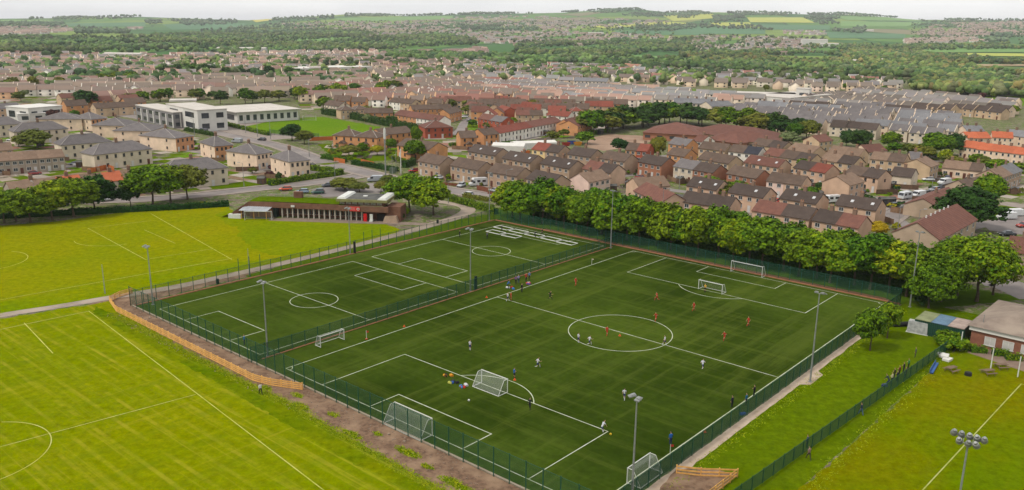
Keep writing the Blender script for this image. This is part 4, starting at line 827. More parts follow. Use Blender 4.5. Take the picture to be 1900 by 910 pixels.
def pose(kind):
    def V(*a): return Vector(a)
    hipz = 0.93; lean = 0.0; drop = 0.0
    L = {'stand':((0.02,.02),(0.0,-.02)),'walk':((.28,.16),(-.24,-.34)),'run':((.42,.10),(-.22,-.62)),'watch':((.05,.02),(.04,.0)),'bend':((.25,.08),(.2,-.05))}[kind]
    if kind == 'run': lean, drop = 0.12, 0.04
    if kind == 'bend': lean, drop = 0.34, 0.10
    hz = hipz-drop; J = {}
    J['pel'] = (0,0,hz,(.15,.11)); J['waist'] = (lean*.35,0,hz+.16,(.145,.10)); J['chest'] = (lean*.85,0,hz+.40,(.175,.115)); J['neck0'] = (lean*1.1,0,hz+.55,(.085,.07)); J['neck'] = (lean*1.2+.01,0,hz+.60,.052)
    J['head0'] = (lean*1.3+.025,0,hz+.68,.082); J['head1'] = (lean*1.35+.02,0,hz+.77,.094); J['head2'] = (lean*1.35+.01,0,hz+.83,.07); J['nose'] = (lean*1.35+.125,0,hz+.735,.014)
    E = [('pel','waist'),('waist','chest'),('chest','neck0'),('neck0','neck'),('neck','head0'),('head0','head1'),('head1','head2'),('head1','nose')]
    for s,sd in ((1,'l'),(-1,'r')):
        fwd, kf = L[0] if s > 0 else L[1]
        hip = V(0,.095*s,hz-.06); knee_x = fwd*0.8+(0.12 if kind in ('run','bend') else .02); kl = .43; shin = .43
        kz = hip.z-math.sqrt(max(.05,kl*kl-knee_x*knee_x*.7)); knee = V(knee_x*.85,.10*s,kz)
        ax = fwd*1.25+kf*0.5 if fwd > 0 else fwd*1.6; az = 0.075 if not (kind == 'run' and fwd < 0) else 0.34
        if kind == 'run' and fwd < 0: ax = -0.55
        ank = V(ax*.8,.10*s,az)
        J['hip'+sd] = (*hip,.105); J['knee'+sd] = (*knee,.062); J['calf'+sd] = (*(knee*.62+ank*.38),.06); J['ank'+sd] = (*ank,.042); J['toe'+sd] = (ank.x+.15,ank.y+.02*s,max(.035,ank.z-.04),.036)
        E += [('pel','hip'+sd),('hip'+sd,'knee'+sd),('knee'+sd,'calf'+sd),('calf'+sd,'ank'+sd),('ank'+sd,'toe'+sd)]
        sh = V(lean*.95,.19*s,hz+.49); sw = {'stand':.03,'walk':-.9*fwd,'run':-1.1*fwd,'watch':.02,'bend':.25}[kind]
        el = sh+V(sw*.7+(.0),.06*s,-.27); hd = el+V({'stand':.05,'walk':.10,'run':.22,'watch':.17,'bend':.12}[kind],(-.02 if kind != 'watch' else -.10)*s,{'stand':-.24,'walk':-.22,'run':.02,'watch':.02,'bend':-.22}[kind])
        J['sh'+sd] = (*sh,.062); J['el'+sd] = (*el,.043); J['wr'+sd] = (*(el*.1+hd*.9),.029); d = (hd-el).normalized(); J['palm'+sd] = (*(hd+d*.05),(.036,.02))
        E += [('chest','sh'+sd),('sh'+sd,'el'+sd),('el'+sd,'wr'+sd),('wr'+sd,'palm'+sd)]
        side = V(0,1,0).cross(d).normalized()
        for q in range(4):
            b = hd+d*.085+side*(q-1.5)*.02; f = b+d*(.045,.055,.05,.04)[q]+V(0,-.015*s,0)
            J[f'fa{q}{sd}'] = (*b,.010); J[f'fb{q}{sd}'] = (*f,.009); E += [('palm'+sd,f'fa{q}{sd}'),(f'fa{q}{sd}',f'fb{q}{sd}')]
        b = hd+d*.03+side*-.045; J['ta'+sd] = (*b,.011); J['tb'+sd] = (*(b+d*.04-side*.015),.009); E += [('wr'+sd,'ta'+sd),('ta'+sd,'tb'+sd)]
    return J, E
ZONE = {}
def classify(a, b):
    s = a+b
    if 'toe' in s: return 4
    if 'ank' in s or ('calf' in s): return 3
    if 'knee' in s: return 2
    if 'hip' in s or a == 'pel' and b == 'waist': return 2 if 'hip' in s else 1
    if a in ('waist','chest','pel') or (a[:2] == 'sh' and b[:2] == 'el'): return 1 if b != 'neck0' or a == 'chest' else 1
    return 0
def body_mesh(kind, trousers):
    J, E = pose(kind); me = skin_body('person', J, E, 'pel')
    n = len(me.vertices); co = np.empty(n*3, np.float32); me.vertices.foreach_get('co', co); co = co.reshape(-1,3)
    fc = np.array([co[list(p.vertices)].mean(0) for p in me.polygons]); best = np.full(len(fc),1e9); mi = np.zeros(len(fc),int)
    for a,b in E:
        A_, B_ = np.array(J[a][:3]), np.array(J[b][:3]); d = B_-A_; t = np.clip(((fc-A_)@d)/(d@d+1e-9),0,1); dist = np.linalg.norm(fc-(A_+t[:,None]*d),axis=1)
        z = classify(a,b); upd = dist < best; best[upd] = dist[upd]; zz = np.full(len(fc),z)
        if a[:3] == 'hip' and not trousers: zz = np.where(t > 0.72, 0, 2)
        if a[:4] == 'knee' and not trousers: zz = np.where(t > .35, 3, 0)
        if trousers and z == 3: zz = np.full(len(fc),2)
        if a[:2] == 'sh' and b[:2] == 'el': zz = np.where((t > 0.7) & (not trousers), 0, 1)
        if a[:2] == 'el' and b[:2] == 'wr' and trousers: zz = np.where(t > 0.9, 0, 1)
        mi[upd] = zz[upd]
    hx, hz = J['head1'][0], J['head1'][2]
    hair = (fc[:,2] > hz+.03) | ((fc[:,2] > hz-.06) & (fc[:,0] < hx-.02))
    mi[hair & (fc[:,2] > J['neck'][2]+.05)] = 5
    zmin = co[:,2].min(); co[:,2] -= zmin; me.vertices.foreach_set('co', co.ravel())
    for _ in range(6): me.materials.append(pm('skin tone', A(206,158,130), A(190,140,112), 4, 0.6))
    me.polygons.foreach_set('material_index', mi.tolist()); me.update(); return me
def kit(c): return pm('cloth %d %d %d' % c, A(*c), None, 4.0, 0.85)
SKIN = kit((206,158,130)); BOOT = kit((28,28,30)); HAIRS = [kit((60,44,34)), kit((34,28,26)), kit((120,88,56))]
def person(px, py, kind, rz, shirt, shorts, socks, label, trousers=False, group=None, s=1.0, world=None):
    me = cached(('person',kind,trousers), lambda: body_mesh(kind, trousers)); x, y = world or U(px,py)
    o = tag(link('person', me, None, (x,y,0.05), rz, s*1.06), label, 'person', group)
    for i,m in enumerate((SKIN,kit(shirt),kit(shorts),kit(socks),BOOT,rnd.choice(HAIRS))):
        o.material_slots[i].link = 'OBJECT'; o.material_slots[i].material = m
    return o
RED,WHT,BLU,BLK,NAV,YEL = (206,52,36),(226,226,230),(40,110,190),(30,32,40),(44,54,110),(238,186,24)
ppl = [(1068,531,'walk',.8,'player in red near the far left touchline',0),(1219,559,'run',2.4,'player in red halfway between the centre circle and far box',0),(1287,578,'walk',3.4,'player in red before the far penalty box, right of the keeper',0),(1217,597,'run',4.0,'player in red at the top edge of the centre circle',0),(1126,624,'walk',1.0,'player in red inside the centre circle',0),(1344,633,'run',3.9,'player in red right of the centre circle',0),(1388,606,'walk',3.5,'rightmost player in red',0),(948,559,'stand',.2,'player in red on the halfway line at the left touchline',0),
 (1073,637,'stand',.6,'player in white on the left edge of the centre circle',1),(1093,642,'run',.4,'player in white just inside the left of the centre circle',1),(1233,642,'walk',2.6,'player in white where the halfway line leaves the circle',1),(872,651,'stand',.9,'player in white standing left of the centre circle',1),(997,684,'run',.3,'player in white running right of the portable goal',1),(1158,743,'walk',1.2,'player in white between the circle and the near floodlight',1),(1303,687,'run',1.0,'player in white right of the halfway line',1),(1116,804,'bend',.6,'player in white bending at the corner of the near box',1),(942,560,'walk',.2,'player in white beside the red one on the halfway line',1)]
for px,py,k,rz,lb,t in ppl:
    person(px,py,k,rz,RED if t == 0 else WHT, RED if t == 0 else NAV, RED if t == 0 else WHT, lb, group='players on the big pitch')
for px,py,k,rz,sh,st,lb,tr in [(1308,543,'watch',3.9,YEL,(40,40,40),'goalkeeper in yellow before the far portable goal',False),(954,704,'watch',.5,BLU,BLK,'goalkeeper in blue by the near portable goal',False),(1020,557,'run',.2,BLK,BLK,'referee in black left of the centre',False),(983,761,'walk',1.3,BLK,BLK,'person in black at the edge of the near penalty box',True),(968,543,'stand',5.6,BLK,BLK,'coach in black at the left touchline',True),(962,526,'watch',5.0,(150,150,200),NAV,'person in pale blue among the substitutes',True),(976,523,'stand',5.2,RED,BLK,'person in red among the substitutes at the left fence',True),(982,520,'stand',4.9,(110,140,190),BLK,'person in light blue at the right of the substitutes',True),(941,536,'bend',.3,BLU,BLK,'person in blue sorting kit by the dividing fence',True),(957,528,'watch',4.8,(120,80,150),BLK,'person in purple among the substitutes',True),
 (1358,757,'stand',2.2,(40,44,56),BLK,'person in dark clothes standing on the right touchline',True),(1399,737,'watch',2.4,BLK,BLK,'person in black further up the right touchline',True),(1244,826,'stand',2.0,BLU,NAV,'person in blue beside the corner flag',True),(454,641,'stand',3.0,(40,130,200),BLK,'person in bright blue on the near small pitch',True),(484,733,'walk',2.2,(230,226,224),BLK,'person in white by the end of the timber fence',True),
 (1698,664,'stand',2.6,(96,100,104),(60,60,66),'person in grey walking on the grass strip',True),(1685,686,'watch',2.4,(60,150,90),BLK,'spectator in green on the grass strip',True),(1676,693,'watch',2.4,BLK,BLK,'spectator in black next to the one in green',True),(1668,699,'watch',2.4,(120,30,40),BLK,'spectator in dark red at the club fence',True),(1659,704,'watch',2.5,(50,36,36),BLK,'spectator in brown at the club fence',True),(1654,713,'watch',2.3,(226,218,180),BLK,'spectator in cream at the left of the group',True),(1597,771,'walk',2.0,(30,50,70),(90,120,160),'person in dark blue alone by the club fence',True),(1497,832,'stand',2.4,(40,50,120),BLK,'person in blue near the near end of the club fence',True),(1500,854,'walk',1.8,(150,120,110),(70,60,60),'person in brown just below the one in blue',True),
 (1664,709,'watch',2.3,(36,40,60),BLK,'spectator in navy between the cream and dark red ones',True),(1680,702,'stand',2.6,(60,40,44),BLK,'spectator in plum near the one in green',True),(1649,716,'bend',2.2,(40,60,80),NAV,'spectator leaning down at the left of the group',True),(904,444,'stand',2.0,(110,110,120),BLK,'person in grey on the far small pitch',True),(931,431,'walk',.3,BLK,BLK,'person in black at the left of the lying goals',True),(992,441,'bend',.9,BLK,BLK,'person in black bending among the lying goals',True),(1006,437,'walk',3.0,BLK,BLK,'person in black standing among the lying goals',True),(853,441,'stand',.6,BLK,BLK,'person in black by the far left fence',True)]:
    person(px,py,k,rz,sh,st,BLK if tr else st,lb,tr)
person(0,0,'stand',2.4,(20,110,150),BLK,BLK,'person in teal standing inside the right touchline fence',True,world=P(36.6,59.6))
# kit left on the grass
def kit_pile(px, py, cols, label):
    x, y = U(px,py); t = thing('kit_bags', label, 'bags', (x,y,0.05)); r = random.Random(px)
    for i,c in enumerate(cols):
        mb = MB(); L = r.uniform(.5,.8); mb.prism([(-.2,0),(.2,0),(.24,.12),(.16,.3),(-.16,.3),(-.24,.12)],-L/2,L/2); mb.tube((-.15,0,.29),(.15,0,.29),.03,.03,5)
        mb.build('bag', kit(c), t, (r.uniform(-.9,.9),r.uniform(-.6,.6),0), r.uniform(0,3.1))
kit_pile(836,701,[(226,150,30),(40,40,44),(226,160,40)],'heap of orange and black kit bags in the near box')
kit_pile(845,712,[(30,30,34),(40,100,190),(60,60,66),(200,200,90)],'heap of black and blue kit bags in the near box')
kit_pile(866,718,[(200,60,40),(60,150,220),(220,220,220)],'red and blue kit beside the portable goal')
kit_pile(1645,719,[(90,110,150),(60,70,110)],'blue bags on the grass at the club fence')
kit_pile(948,536,[(60,130,200),(210,70,50),(230,230,230)],'kit bags lying by the dividing fence')
kit_pile(975,528,[(210,60,50),(110,80,150),(235,235,240),(200,50,40)],'pile of bags among the substitutes')
kit_pile(1384,772,[(40,80,180)],'blue bag at the foot of the right fence')

# ================================================================== HOUSES
WC = {'beige':(206,172,146),'drab':(180,152,128),'brick':(168,114,88),'orange':(206,148,100),'red':(168,84,60),'cream':(214,198,176),'white':(236,228,216),'pink':(226,196,182),'peach':(226,200,174),'tan':(200,172,140),'stone':(178,156,134),'grey':(170,156,140),'yellow':(240,208,150)}
RC = {'brown':((122,102,88),(100,84,74)),'dark':((98,84,76),(84,72,66)),'slate':((134,127,125),(116,110,110)),'blue':((148,147,148),(130,129,132)),'red':((156,86,70),(136,76,62)),'orange':((216,122,86),(200,108,74)),'light':((154,128,108),(134,110,92)),'maroon':((138,94,80),(118,80,70)),'black':((70,70,78),(58,58,66)),'salmon':((196,146,124),(178,130,110)),'tile':((136,110,92),(110,90,76))}
RW = {'brown':'brown','dark':'dark','slate':'slate','blue':'bluish','red':'red','orange':'orange','light':'buff','maroon':'russet','black':'black','salmon':'salmon','tile':'tiled'}
WK = 1.35
def wallm(k): return pm('wall '+k, A(*WC[k],WK), A(*[int(v*.93) for v in WC[k]],WK), 0.5, 0.9, bump=0.15, rand=0.06, c3=A(*[int(v*.88) for v in WC[k]],WK), scale3=0.22)
def roofm(k): return roofmat('roof '+k, A(*RC[k][0]), A(*RC[k][1]))
m_glass = pm('window glass', A(52,56,62), A(74,80,86), 0.8, 0.12, rand=0.3, spec=0.6)
m_frame = pm('white window frame', A(232,228,222), None, 1.0, 0.5)
m_dframe = pm('dark window frame', A(96,84,76), None, 1.0, 0.6)
m_door = pm('white door', A(228,224,220), A(210,206,202), 1.0, 0.5); m_door2 = pm('brown door', A(110,64,50), None, 1.0, 0.5)
m_chim = pm('chimney render', A(150,122,102), A(128,102,86), 1.0, 0.9); m_pot = pm('clay pot', A(198,140,104))
m_ridge = pm('ridge tile', A(184,176,168), A(164,156,150), 1.0, 0.9)
m_soffit = pm('gutter', A(92,80,72), None, 1.0, 0.7)
def win_mesh(m):
    def mk():
        mb = MB(); t = 0.07
        for (c,d) in (((-.5+t/2,0,0),(t,.1,1)),((.5-t/2,0,0),(t,.1,1)),((0,0,.5-t/2),(1-2*t,.1,t)),((0,0,-.5+t/2),(1-2*t,.1,t)),((0.02,0,0),(t*.8,.08,1-2*t))): mb.box(c,d)
        mb.box((0,-.03,-.53),(1.1,.16,.06)); return mb.mesh('window',m)
    return cached(('win',m.name),mk)
def pane_mesh(): return cached('pane', lambda: MB().box((0,.02,0),(.9,.04,.9)).mesh('pane',m_glass))
def window(par, x, y, z, w, h, face='f', m=None, sub=True):
    o = link('window', win_mesh(m or m_frame), par, (x,y,z), {'f':0,'r':math.pi/2,'l':-math.pi/2,'b':math.pi}[face], (w,1,h))
    if sub: link('pane', pane_mesh(), o)
    return o
def simple_win(): return cached('swin', lambda: MB().box((0,0.01,0),(1,.06,1),0).box((0,-.015,0),(.8,.06,.8),1).mesh('window',[m_frame,m_glass]))
HOUSE_SPOTS = []; HOUSE_LAB = []; HOUSE_DIM = []
def house(label, cx, cy, rot, L, D, h, rise, wall, roof, form='gable', det=2, ends='r', dark=False, chim=1, bays=None, group=None, sky=0, door=True, name='house', z0=0.0, cat='house', porch=0, skew=0):
    t = thing(name, label, cat, (cx,cy,z0), rot, group); HOUSE_SPOTS.append((cx,cy,max(L,D)/2)); HOUSE_DIM.append((rot,L,D,det)); HOUSE_LAB.append(label.split(', ')[-1])
    L = max(L,4.0); key = (round(L,1),round(D,1),round(h,1),round(rise,2),form); o_ = 0.35
    def wm():
        mb = MB()
        if form == 'gable': mb.prism([(-D/2,0),(D/2,0),(D/2,h),(0,h+rise),(-D/2,h)],-L/2,L/2)
        else: mb.box((0,0,h/2),(L,D,h))
        return mb
    link('wall', cached(('wall',wall)+key, lambda: wm().mesh('wall',wallm(wall))), t)
    def rm():
        mb = MB(); s = rise/(D/2); e = .18
        if form == 'gable':
            zb = h-o_*s; q = [(-D/2-o_,zb+.03),(0,h+rise+.03),(D/2+o_,zb+.03),(D/2+o_,zb+e),(0,h+rise+e+.04),(-D/2-o_,zb+e)]
            mb.prism(q[::-1],-L/2-.18,L/2+.18)
        elif form == 'flat':
            mb.box((0,0,h+.15),(L+.5,D+.5,.3))
        else:
            a, b = L/2+o_, D/2+o_; rl = max(0.3,(a-b)); zb, zt = h+.02, h+rise
            mb.solid([(-a,-b,zb),(a,-b,zb),(a,b,zb),(-a,b,zb),(-a,-b,zb+.14),(a,-b,zb+.14),(a,b,zb+.14),(-a,b,zb+.14),(-rl,0,zt),(rl,0,zt)],[(3,2,1,0),(0,1,5,4),(1,2,6,5),(2,3,7,6),(3,0,4,7),(4,5,9,8),(6,7,8,9),(5,6,9),(7,4,8)])
        return mb
    ro = link('roof', cached(('roof',roof)+key, lambda: rm().mesh('roof',roofm(roof))), t)
    if form == 'hip' and det > 0:
        def rc():
            a, b = L/2+o_, D/2+o_; rl = max(.3,a-b); mb = MB(); mb.tube((-rl,0,h+rise+.03),(rl,0,h+rise+.03),.13,.13,5)
            for sx in (-1,1):
                for sy in (-1,1): mb.tube((sx*rl,0,h+rise+.02),(sx*a,sy*b,h+.18),.12,.12,5)
            return mb.mesh('ridge_tiles',m_ridge)
        link('ridge_tiles', cached(('rc',)+key, rc), ro)
    if skew and form == 'gable':     # pale copings standing proud of the roof on the gables, small gablet over the front
        def sk():
            mb = MB(); s = rise/(D/2); zb = h-o_*s
            for x in (-L/2,L/2):
                q = [(-D/2-o_,zb+.1),(0,h+rise+.1),(D/2+o_,zb+.1),(D/2+o_,zb+.3),(0,h+rise+.34),(-D/2-o_,zb+.3)]; mb.prism(q[::-1],x-.14,x+.14)
            return mb.mesh('gable_coping',wallm(wall))
        link('gable_coping', cached(('skew',wall)+key, sk), ro)
        if rnd.random() < .55: link('gablet', cached(('gablet',wall), lambda: MB().solid([(-.9,0,0),(.9,0,0),(0,0,1.2),(-.9,2.2,1.0),(.9,2.2,1.0),(0,2.2,1.2)],[(0,1,2),(1,4,5,2),(0,2,5,3),(3,5,4),(0,3,4,1)]).mesh('gablet',wallm(wall))), ro, (rnd.uniform(-L*.2,L*.2),-D/2-.4,h-.1))
    for c in range(chim):
        x = 0 if chim == 1 else (-L/2+L*(c+.5)/chim)
        co = link('chimney', cached('chim', lambda: MB().box((0,0,.45),(1.0,.6,2.1)).box((0,0,1.53),(1.12,.72,.1)).mesh('chimney',m_chim)), t, (x,0,h+rise-.2))
        if det == 2:
            for k in (-1,1): link('chimney_pot', cached('pot', lambda: MB().tube((0,0,0),(0,0,.45),.13,.1,8).mesh('chimney_pot',m_pot)), co, (k*.26,0,1.57))
    for c in range(sky):
        s = math.atan2(rise,D/2); y = -D*.27; o = link('roof_light', cached('rl', lambda: MB().box((0,0,0),(.8,1.0,.12)).mesh('roof_light',pm('skylight glazing',A(222,222,222),None,1,.3))), ro, (-L/2+L*(c+.7)/max(1,sky),y,h+rise*(1+y/(D/2))+.25)); o.rotation_euler = (s,0,0)
    fm = m_dframe if dark else m_frame; nb = bays or max(2,round(L/3.2)); two = h > 4
    def put(face, x, y, z, w, hh):
        if det == 2: window(t,x,y,z,w,hh,face,fm)
        else: link('window', simple_win(), t, (x,y,z), {'f':0,'r':math.pi/2,'l':-math.pi/2}[face], (w,1,hh))
    ww, wh = (0.85,1.25) if dark else (1.35,1.15)
    for i in range(nb):
        x = -L/2+L*(i+.5)/nb + (rnd.uniform(-.15,.15) if det else 0)
        if two: put('f',x,-D/2-.03,h-1.05,ww,wh)
        if door and (i % 2 == (0 if nb > 2 else 1)) and det > 0:
            d = link('door', cached('door', lambda: MB().box((0,-.02,1.02),(.95,.1,2.04)).box((.33,-.09,1.0),(.06,.06,.16)).mesh('door',m_door)), t, (x,-D/2-.03,0)); 
            if rnd.random() < .35: d.material_slots[0].link = 'OBJECT'; d.material_slots[0].material = m_door2
        else: put('f',x,-D/2-.03,1.55,ww*1.1,wh*1.05)
    for fc in ends:
        if fc == '-': continue
        if rnd.random() < (.35 if form == 'gable' else 1):
            for y in ((0,) if form == 'gable' else (-D*.25,D*.25)):
                put(fc,(L/2+.03)*(1 if fc == 'r' else -1),y,h-1.05 if two else 1.5,.75,1.0)
                if form == 'hip' and two: put(fc,(L/2+.03)*(1 if fc == 'r' else -1),y,1.5,.75,1.0)
    for p in range(porch):
        x = -L/2+L*(p+.5)/porch; po = link('porch', cached(('porch',wall), lambda: MB().prism([(-2.4,0),(0,0),(0,2.5),(-2.4,2.3)],-1.3,1.3).mesh('porch',wallm(wall))), t, (x,-D/2,0))
        link('porch_roof', cached(('porchr',roof), lambda: MB().solid([(-1.6,-2.7,2.3),(1.6,-2.7,2.3),(1.6,0,2.4),(-1.6,0,2.4),(0,-2.7,3.5),(0,0,3.6)],[(0,1,4),(1,2,5,4),(3,0,4,5),(0,3,2,1)]).mesh('porch_roof',roofm(roof))), po)
    return t
def eave(p0, p1, h):
    a, b = U(*p0,h), U(*p1,h); return a, b, math.hypot(b[0]-a[0],b[1]-a[1]), ang(a,b)
def block(p0, p1, units, D=8.0, h=5.0, rise=2.3, form='gable', row='', det=2, group=None, **k):
    "one or more houses under an eaves line seen at two photo points; units: (wall, roof, share, label words)"
    a, b, L, th = eave(p0,p1,h); ex, ey = math.cos(th), math.sin(th); nx, ny = -ey, ex; s = 0.0; tot = sum(u[2] for u in units)
    for i,u in enumerate(units):
        l = L*u[2]/tot; inset = .2 if len(units) == 1 else 0.0
        q = s+l/2; cx, cy = a[0]+ex*q+nx*(D/2+.35), a[1]+ey*q+ny*(D/2+.35); s += l
        kk = dict(k); kk.update(u[4] if len(u) > 4 else {})
        if len(units) > 1: kk['ends'] = kk.get('ends','r') if i == len(units)-1 else ('l' if i == 0 and 'l' in kk.get('ends','') else '-')
        house(u[3], cx, cy, th, l-inset*2-.02*i, D-.03*i, h-.015*i, rise-.02*i, u[0], u[1], form, det, group=group, **kk)
ROWN = {}
def lab(wall, roof, row):
    ROWN[row] = ROWN.get(row,0)+1
    wn_ = {'orange':'orange brick','red':'red brick','pink':'pinkish'}.get(wall,wall)
    return f'{wn_ if row != "diagonal line of hip roofed houses" else "buff"} house, {RW[roof]} roof, {ORD[ROWN[row]-1]} from left in the {row}'
def H(x0,y0,x1,y1,wall,roof,row,**k):
    if isinstance(wall,str): wall, roof = [wall],[roof]
    block((x0,y0),(x1,y1),[(w,r,1.0,lab(w,r,row)) for w,r in zip(wall,roof)],group=row,**k)
# --- beige estate on the right, row by row
r = 'row facing the road'
H(773.5,298.5,815,306.5,'drab','brown',r,chim=1); H(833.5,306.5,885.7,316.5,'drab','brown',r); H(903,318.5,958.5,328,'drab','brown',r); H(974,331,1023,342,'drab','dark',r)
r = 'row behind the road-side houses'
H(866,280.5,918.5,289.5,'drab','dark',r,sky=2); H(930.7,293.6,983,303,'drab','dark',r,sky=2); H(1000.7,303,1055.7,313.6,'drab','dark',r,sky=2); H(1080,313,1132,321.5,['drab','beige'],['maroon','dark'],r); 
r = 'row below the building site'
H(985.7,277,1035,284,['yellow','drab'],['red','dark'],r); H(1051.4,285.7,1095.7,292,'drab','dark',r); H(1112,293.6,1158.6,300.7,'drab','brown',r)
r = 'short brick row of the estate'
H(1182,300,1227,308,'brick','dark',r); H(1248.6,308.6,1321.4,321.4,['cream','brick'],['slate','dark'],r); H(1346.4,322,1402.9,332,'brick','brown',r); H(1421.4,335.7,1485.7,344.3,['pink','beige'],['brown','brown'],r)
r = 'row rising above the tree tops'
H(1093.5,339,1135,330.7,'pink','light',r,ends='l'); H(1174,354,1226,377,'beige','maroon',r); H(1272,344.3,1329.3,353.6,'beige','dark',r,sky=2); H(1349.3,357,1415.7,368,'beige','dark',r,sky=1); H(1444.3,368,1514.3,379.3,'beige','dark',r,sky=2); H(1548,380,1625.7,391.4,'beige','dark',r,sky=2)
r = 'lowest row half hidden by trees'
H(1262,374,1352,387,['beige','beige'],['dark','dark'],r); H(1395,391,1500,408,['beige','beige'],['maroon','dark'],r); H(1506,409,1592,424,['beige','beige'],['dark','maroon'],r)
r = 'middle of the beige estate'
H(1186,349,1245,345,'beige','light',r); H(1378.6,301.4,1444.3,311.4,'beige','maroon',r,sky=2); H(1471.4,311.4,1530,321.4,['beige','beige'],['dark','red'],r); H(1567,321.4,1628.6,331.4,['beige','beige'],['brown','dark'],r,dark=True); H(1578,345,1606.4,337,'beige','light',r,ends='-',D=9)
H(1651,325,1692,329.6,'cream','dark',r,h=4.0); H(1521,297,1583,305.7,['tan','tan'],['light','dark'],r); H(1293,294.3,1351.4,304.3,'tan','brown',r); 
r = 'upper part of the beige estate'
H(1160,278,1200,281.4,['orange','red'],['brown','red'],r); H(1235.7,286.4,1270,291.4,'orange','brown',r); H(1238.6,266.4,1272.9,271.4,'orange','slate',r); H(1283,261,1302,264,'white','maroon',r,h=4.6); H(1295,275,1344,280.7,['tan','tan'],['brown','brown'],r); H(1351,281,1405.7,287,['white','white'],['brown','black'],r); H(1416.4,287,1502,300,['tan','tan','tan'],['maroon','brown','dark'],r); H(1460,277,1507,285,'tan','light',r); H(1521.4,264.3,1547,260.7,'tan','maroon',r,ends='l'); H(1535.7,283,1594,290,['tan','tan'],['light','light'],r); H(1395,268,1450,276,['tan','tan'],['brown','dark'],r)
H(1613.6,295,1676,301.5,['tan','tan'],['light','brown'],r); H(1690,296,1714.5,297,'tan','slate',r); H(1727.6,311,1744.4,305,'tan','light',r,D=10,ends='-'); H(1748,311,1821,318.4,['peach','peach','peach'],['light','light','brown'],r,h=3.4); H(1612,283,1648,280,'peach','maroon',r,ends='l')
r = 'east end beside the parked cars'
H(1860,331,1899,317,['drab','drab'],['light','blue'],r); H(1747,389,1792,366,'stone','maroon',r,h=3.2,ends='-',D=10); H(1744.6,446,1815.4,407.7,'stone','maroon',r,D=10.5,h=5.2,rise=3.2,chim=0,ends='-',bays=6); H(1869,467,1925,474,'stone','maroon',r,rise=2.6); H(1800,352,1838,345,'stone','brown',r,h=3.2)
_big = bpy.data.objects[[o.name for o in bpy.data.objects if 'fourth from left in the east end' in o.get('label','')][0]]
for i in range(6): link('roof_vent', cached('vent', lambda: MB().box((0,0,.4),(.35,.3,.8)).mesh('roof_vent',m_frame)), _big, (-9+i*3.4,0,8.4))
# --- hip roofed blocks and terraces on the left
r = 'cream hip roofed blocks'
hk = dict(form='hip',D=9.5,h=5.6,rise=3.4,dark=True)
H(-48,236,44,230.5,'cream','slate',r,**hk); H(25,246,127,239.5,'cream','slate',r,**hk); H(113,271,208,263.6,'cream','slate',r,**hk); H(174,289,283,277,'cream','slate',r,**hk); H(303,323,424,312,'cream','slate',r,**hk)
def HC(l,c,rr,wall,roof,row,h=5.6,rise=3.2):
    a,b,d = U(*l,h),U(*c,h),U(*rr,h); L = math.hypot(d[0]-b[0],d[1]-b[1]); D = math.hypot(b[0]-a[0],b[1]-a[1]); th = ang(b,d); ex,ey = math.cos(th),math.sin(th)
    D = min(max(D,8),22); L = min(max(L,8),20)
    house(lab(wall,roof,row), b[0]+ex*L/2-ey*D/2, b[1]+ey*L/2+ex*D/2, th, L-.7, D-.7, h, rise, 'peach' if wall == 'orange' else wall, roof, 'hip', 2, ends='l', dark=True, group=row, bays=4)
    if wall == 'orange': MB().box((0,0,h/2),(L-.75,.05,h-.02)).build('brick_front', pm('buff brick',A(202,146,104,1.3),A(184,130,92,1.3),.8), bpy.data.objects[[o.name for o in COL.objects if o.get('label','').endswith(f'{ORD[ROWN[row]-1]} from left in the {row}')][0]], (0,-(D-.7)/2+.005,0))
r = 'diagonal line of hip roofed houses'
for q in [((118,213),(152,222),(166,218)),((148.6,218.6),(169,223),(200,220)),((206,229),(232,234.5),(261,228)),((250.7,237.9),(280,244.3),(309,236)),((288.6,245.7),(325.7,258),(361,253)),((363.6,265),(397,273),(434.3,270)),((433,279),(475.7,288),(508,283)),((494.3,292),(536.4,302),(577,298))]:
    HC(*q,'orange' if q[1][0] in (169,325.7,397) else 'peach','slate',r)
r = 'long terrace at left edge'
H(-60,304,120,290.7,['grey']*7,['light']*7,r,h=5.0,chim=0,D=8.5); H(-40,283,25,278,['tan','tan'],['maroon','light'],r)
r = 'terrace behind the left trees'
a,b = (22,357),(268,330)
block(a,b,[('grey','light',.34,lab('grey','light',r)),('grey','orange',.18,lab('grey','orange',r)),('grey','light',.17,lab('grey','light',r)),('cream','orange',.15,lab('cream','orange',r)),('grey','light',.16,lab('grey','light',r))],D=8.5,h=5.0,rise=2.2,group=r,ends='l')
H(-70,372,0,359,['grey','grey'],['light','light'],r,h=4.8)
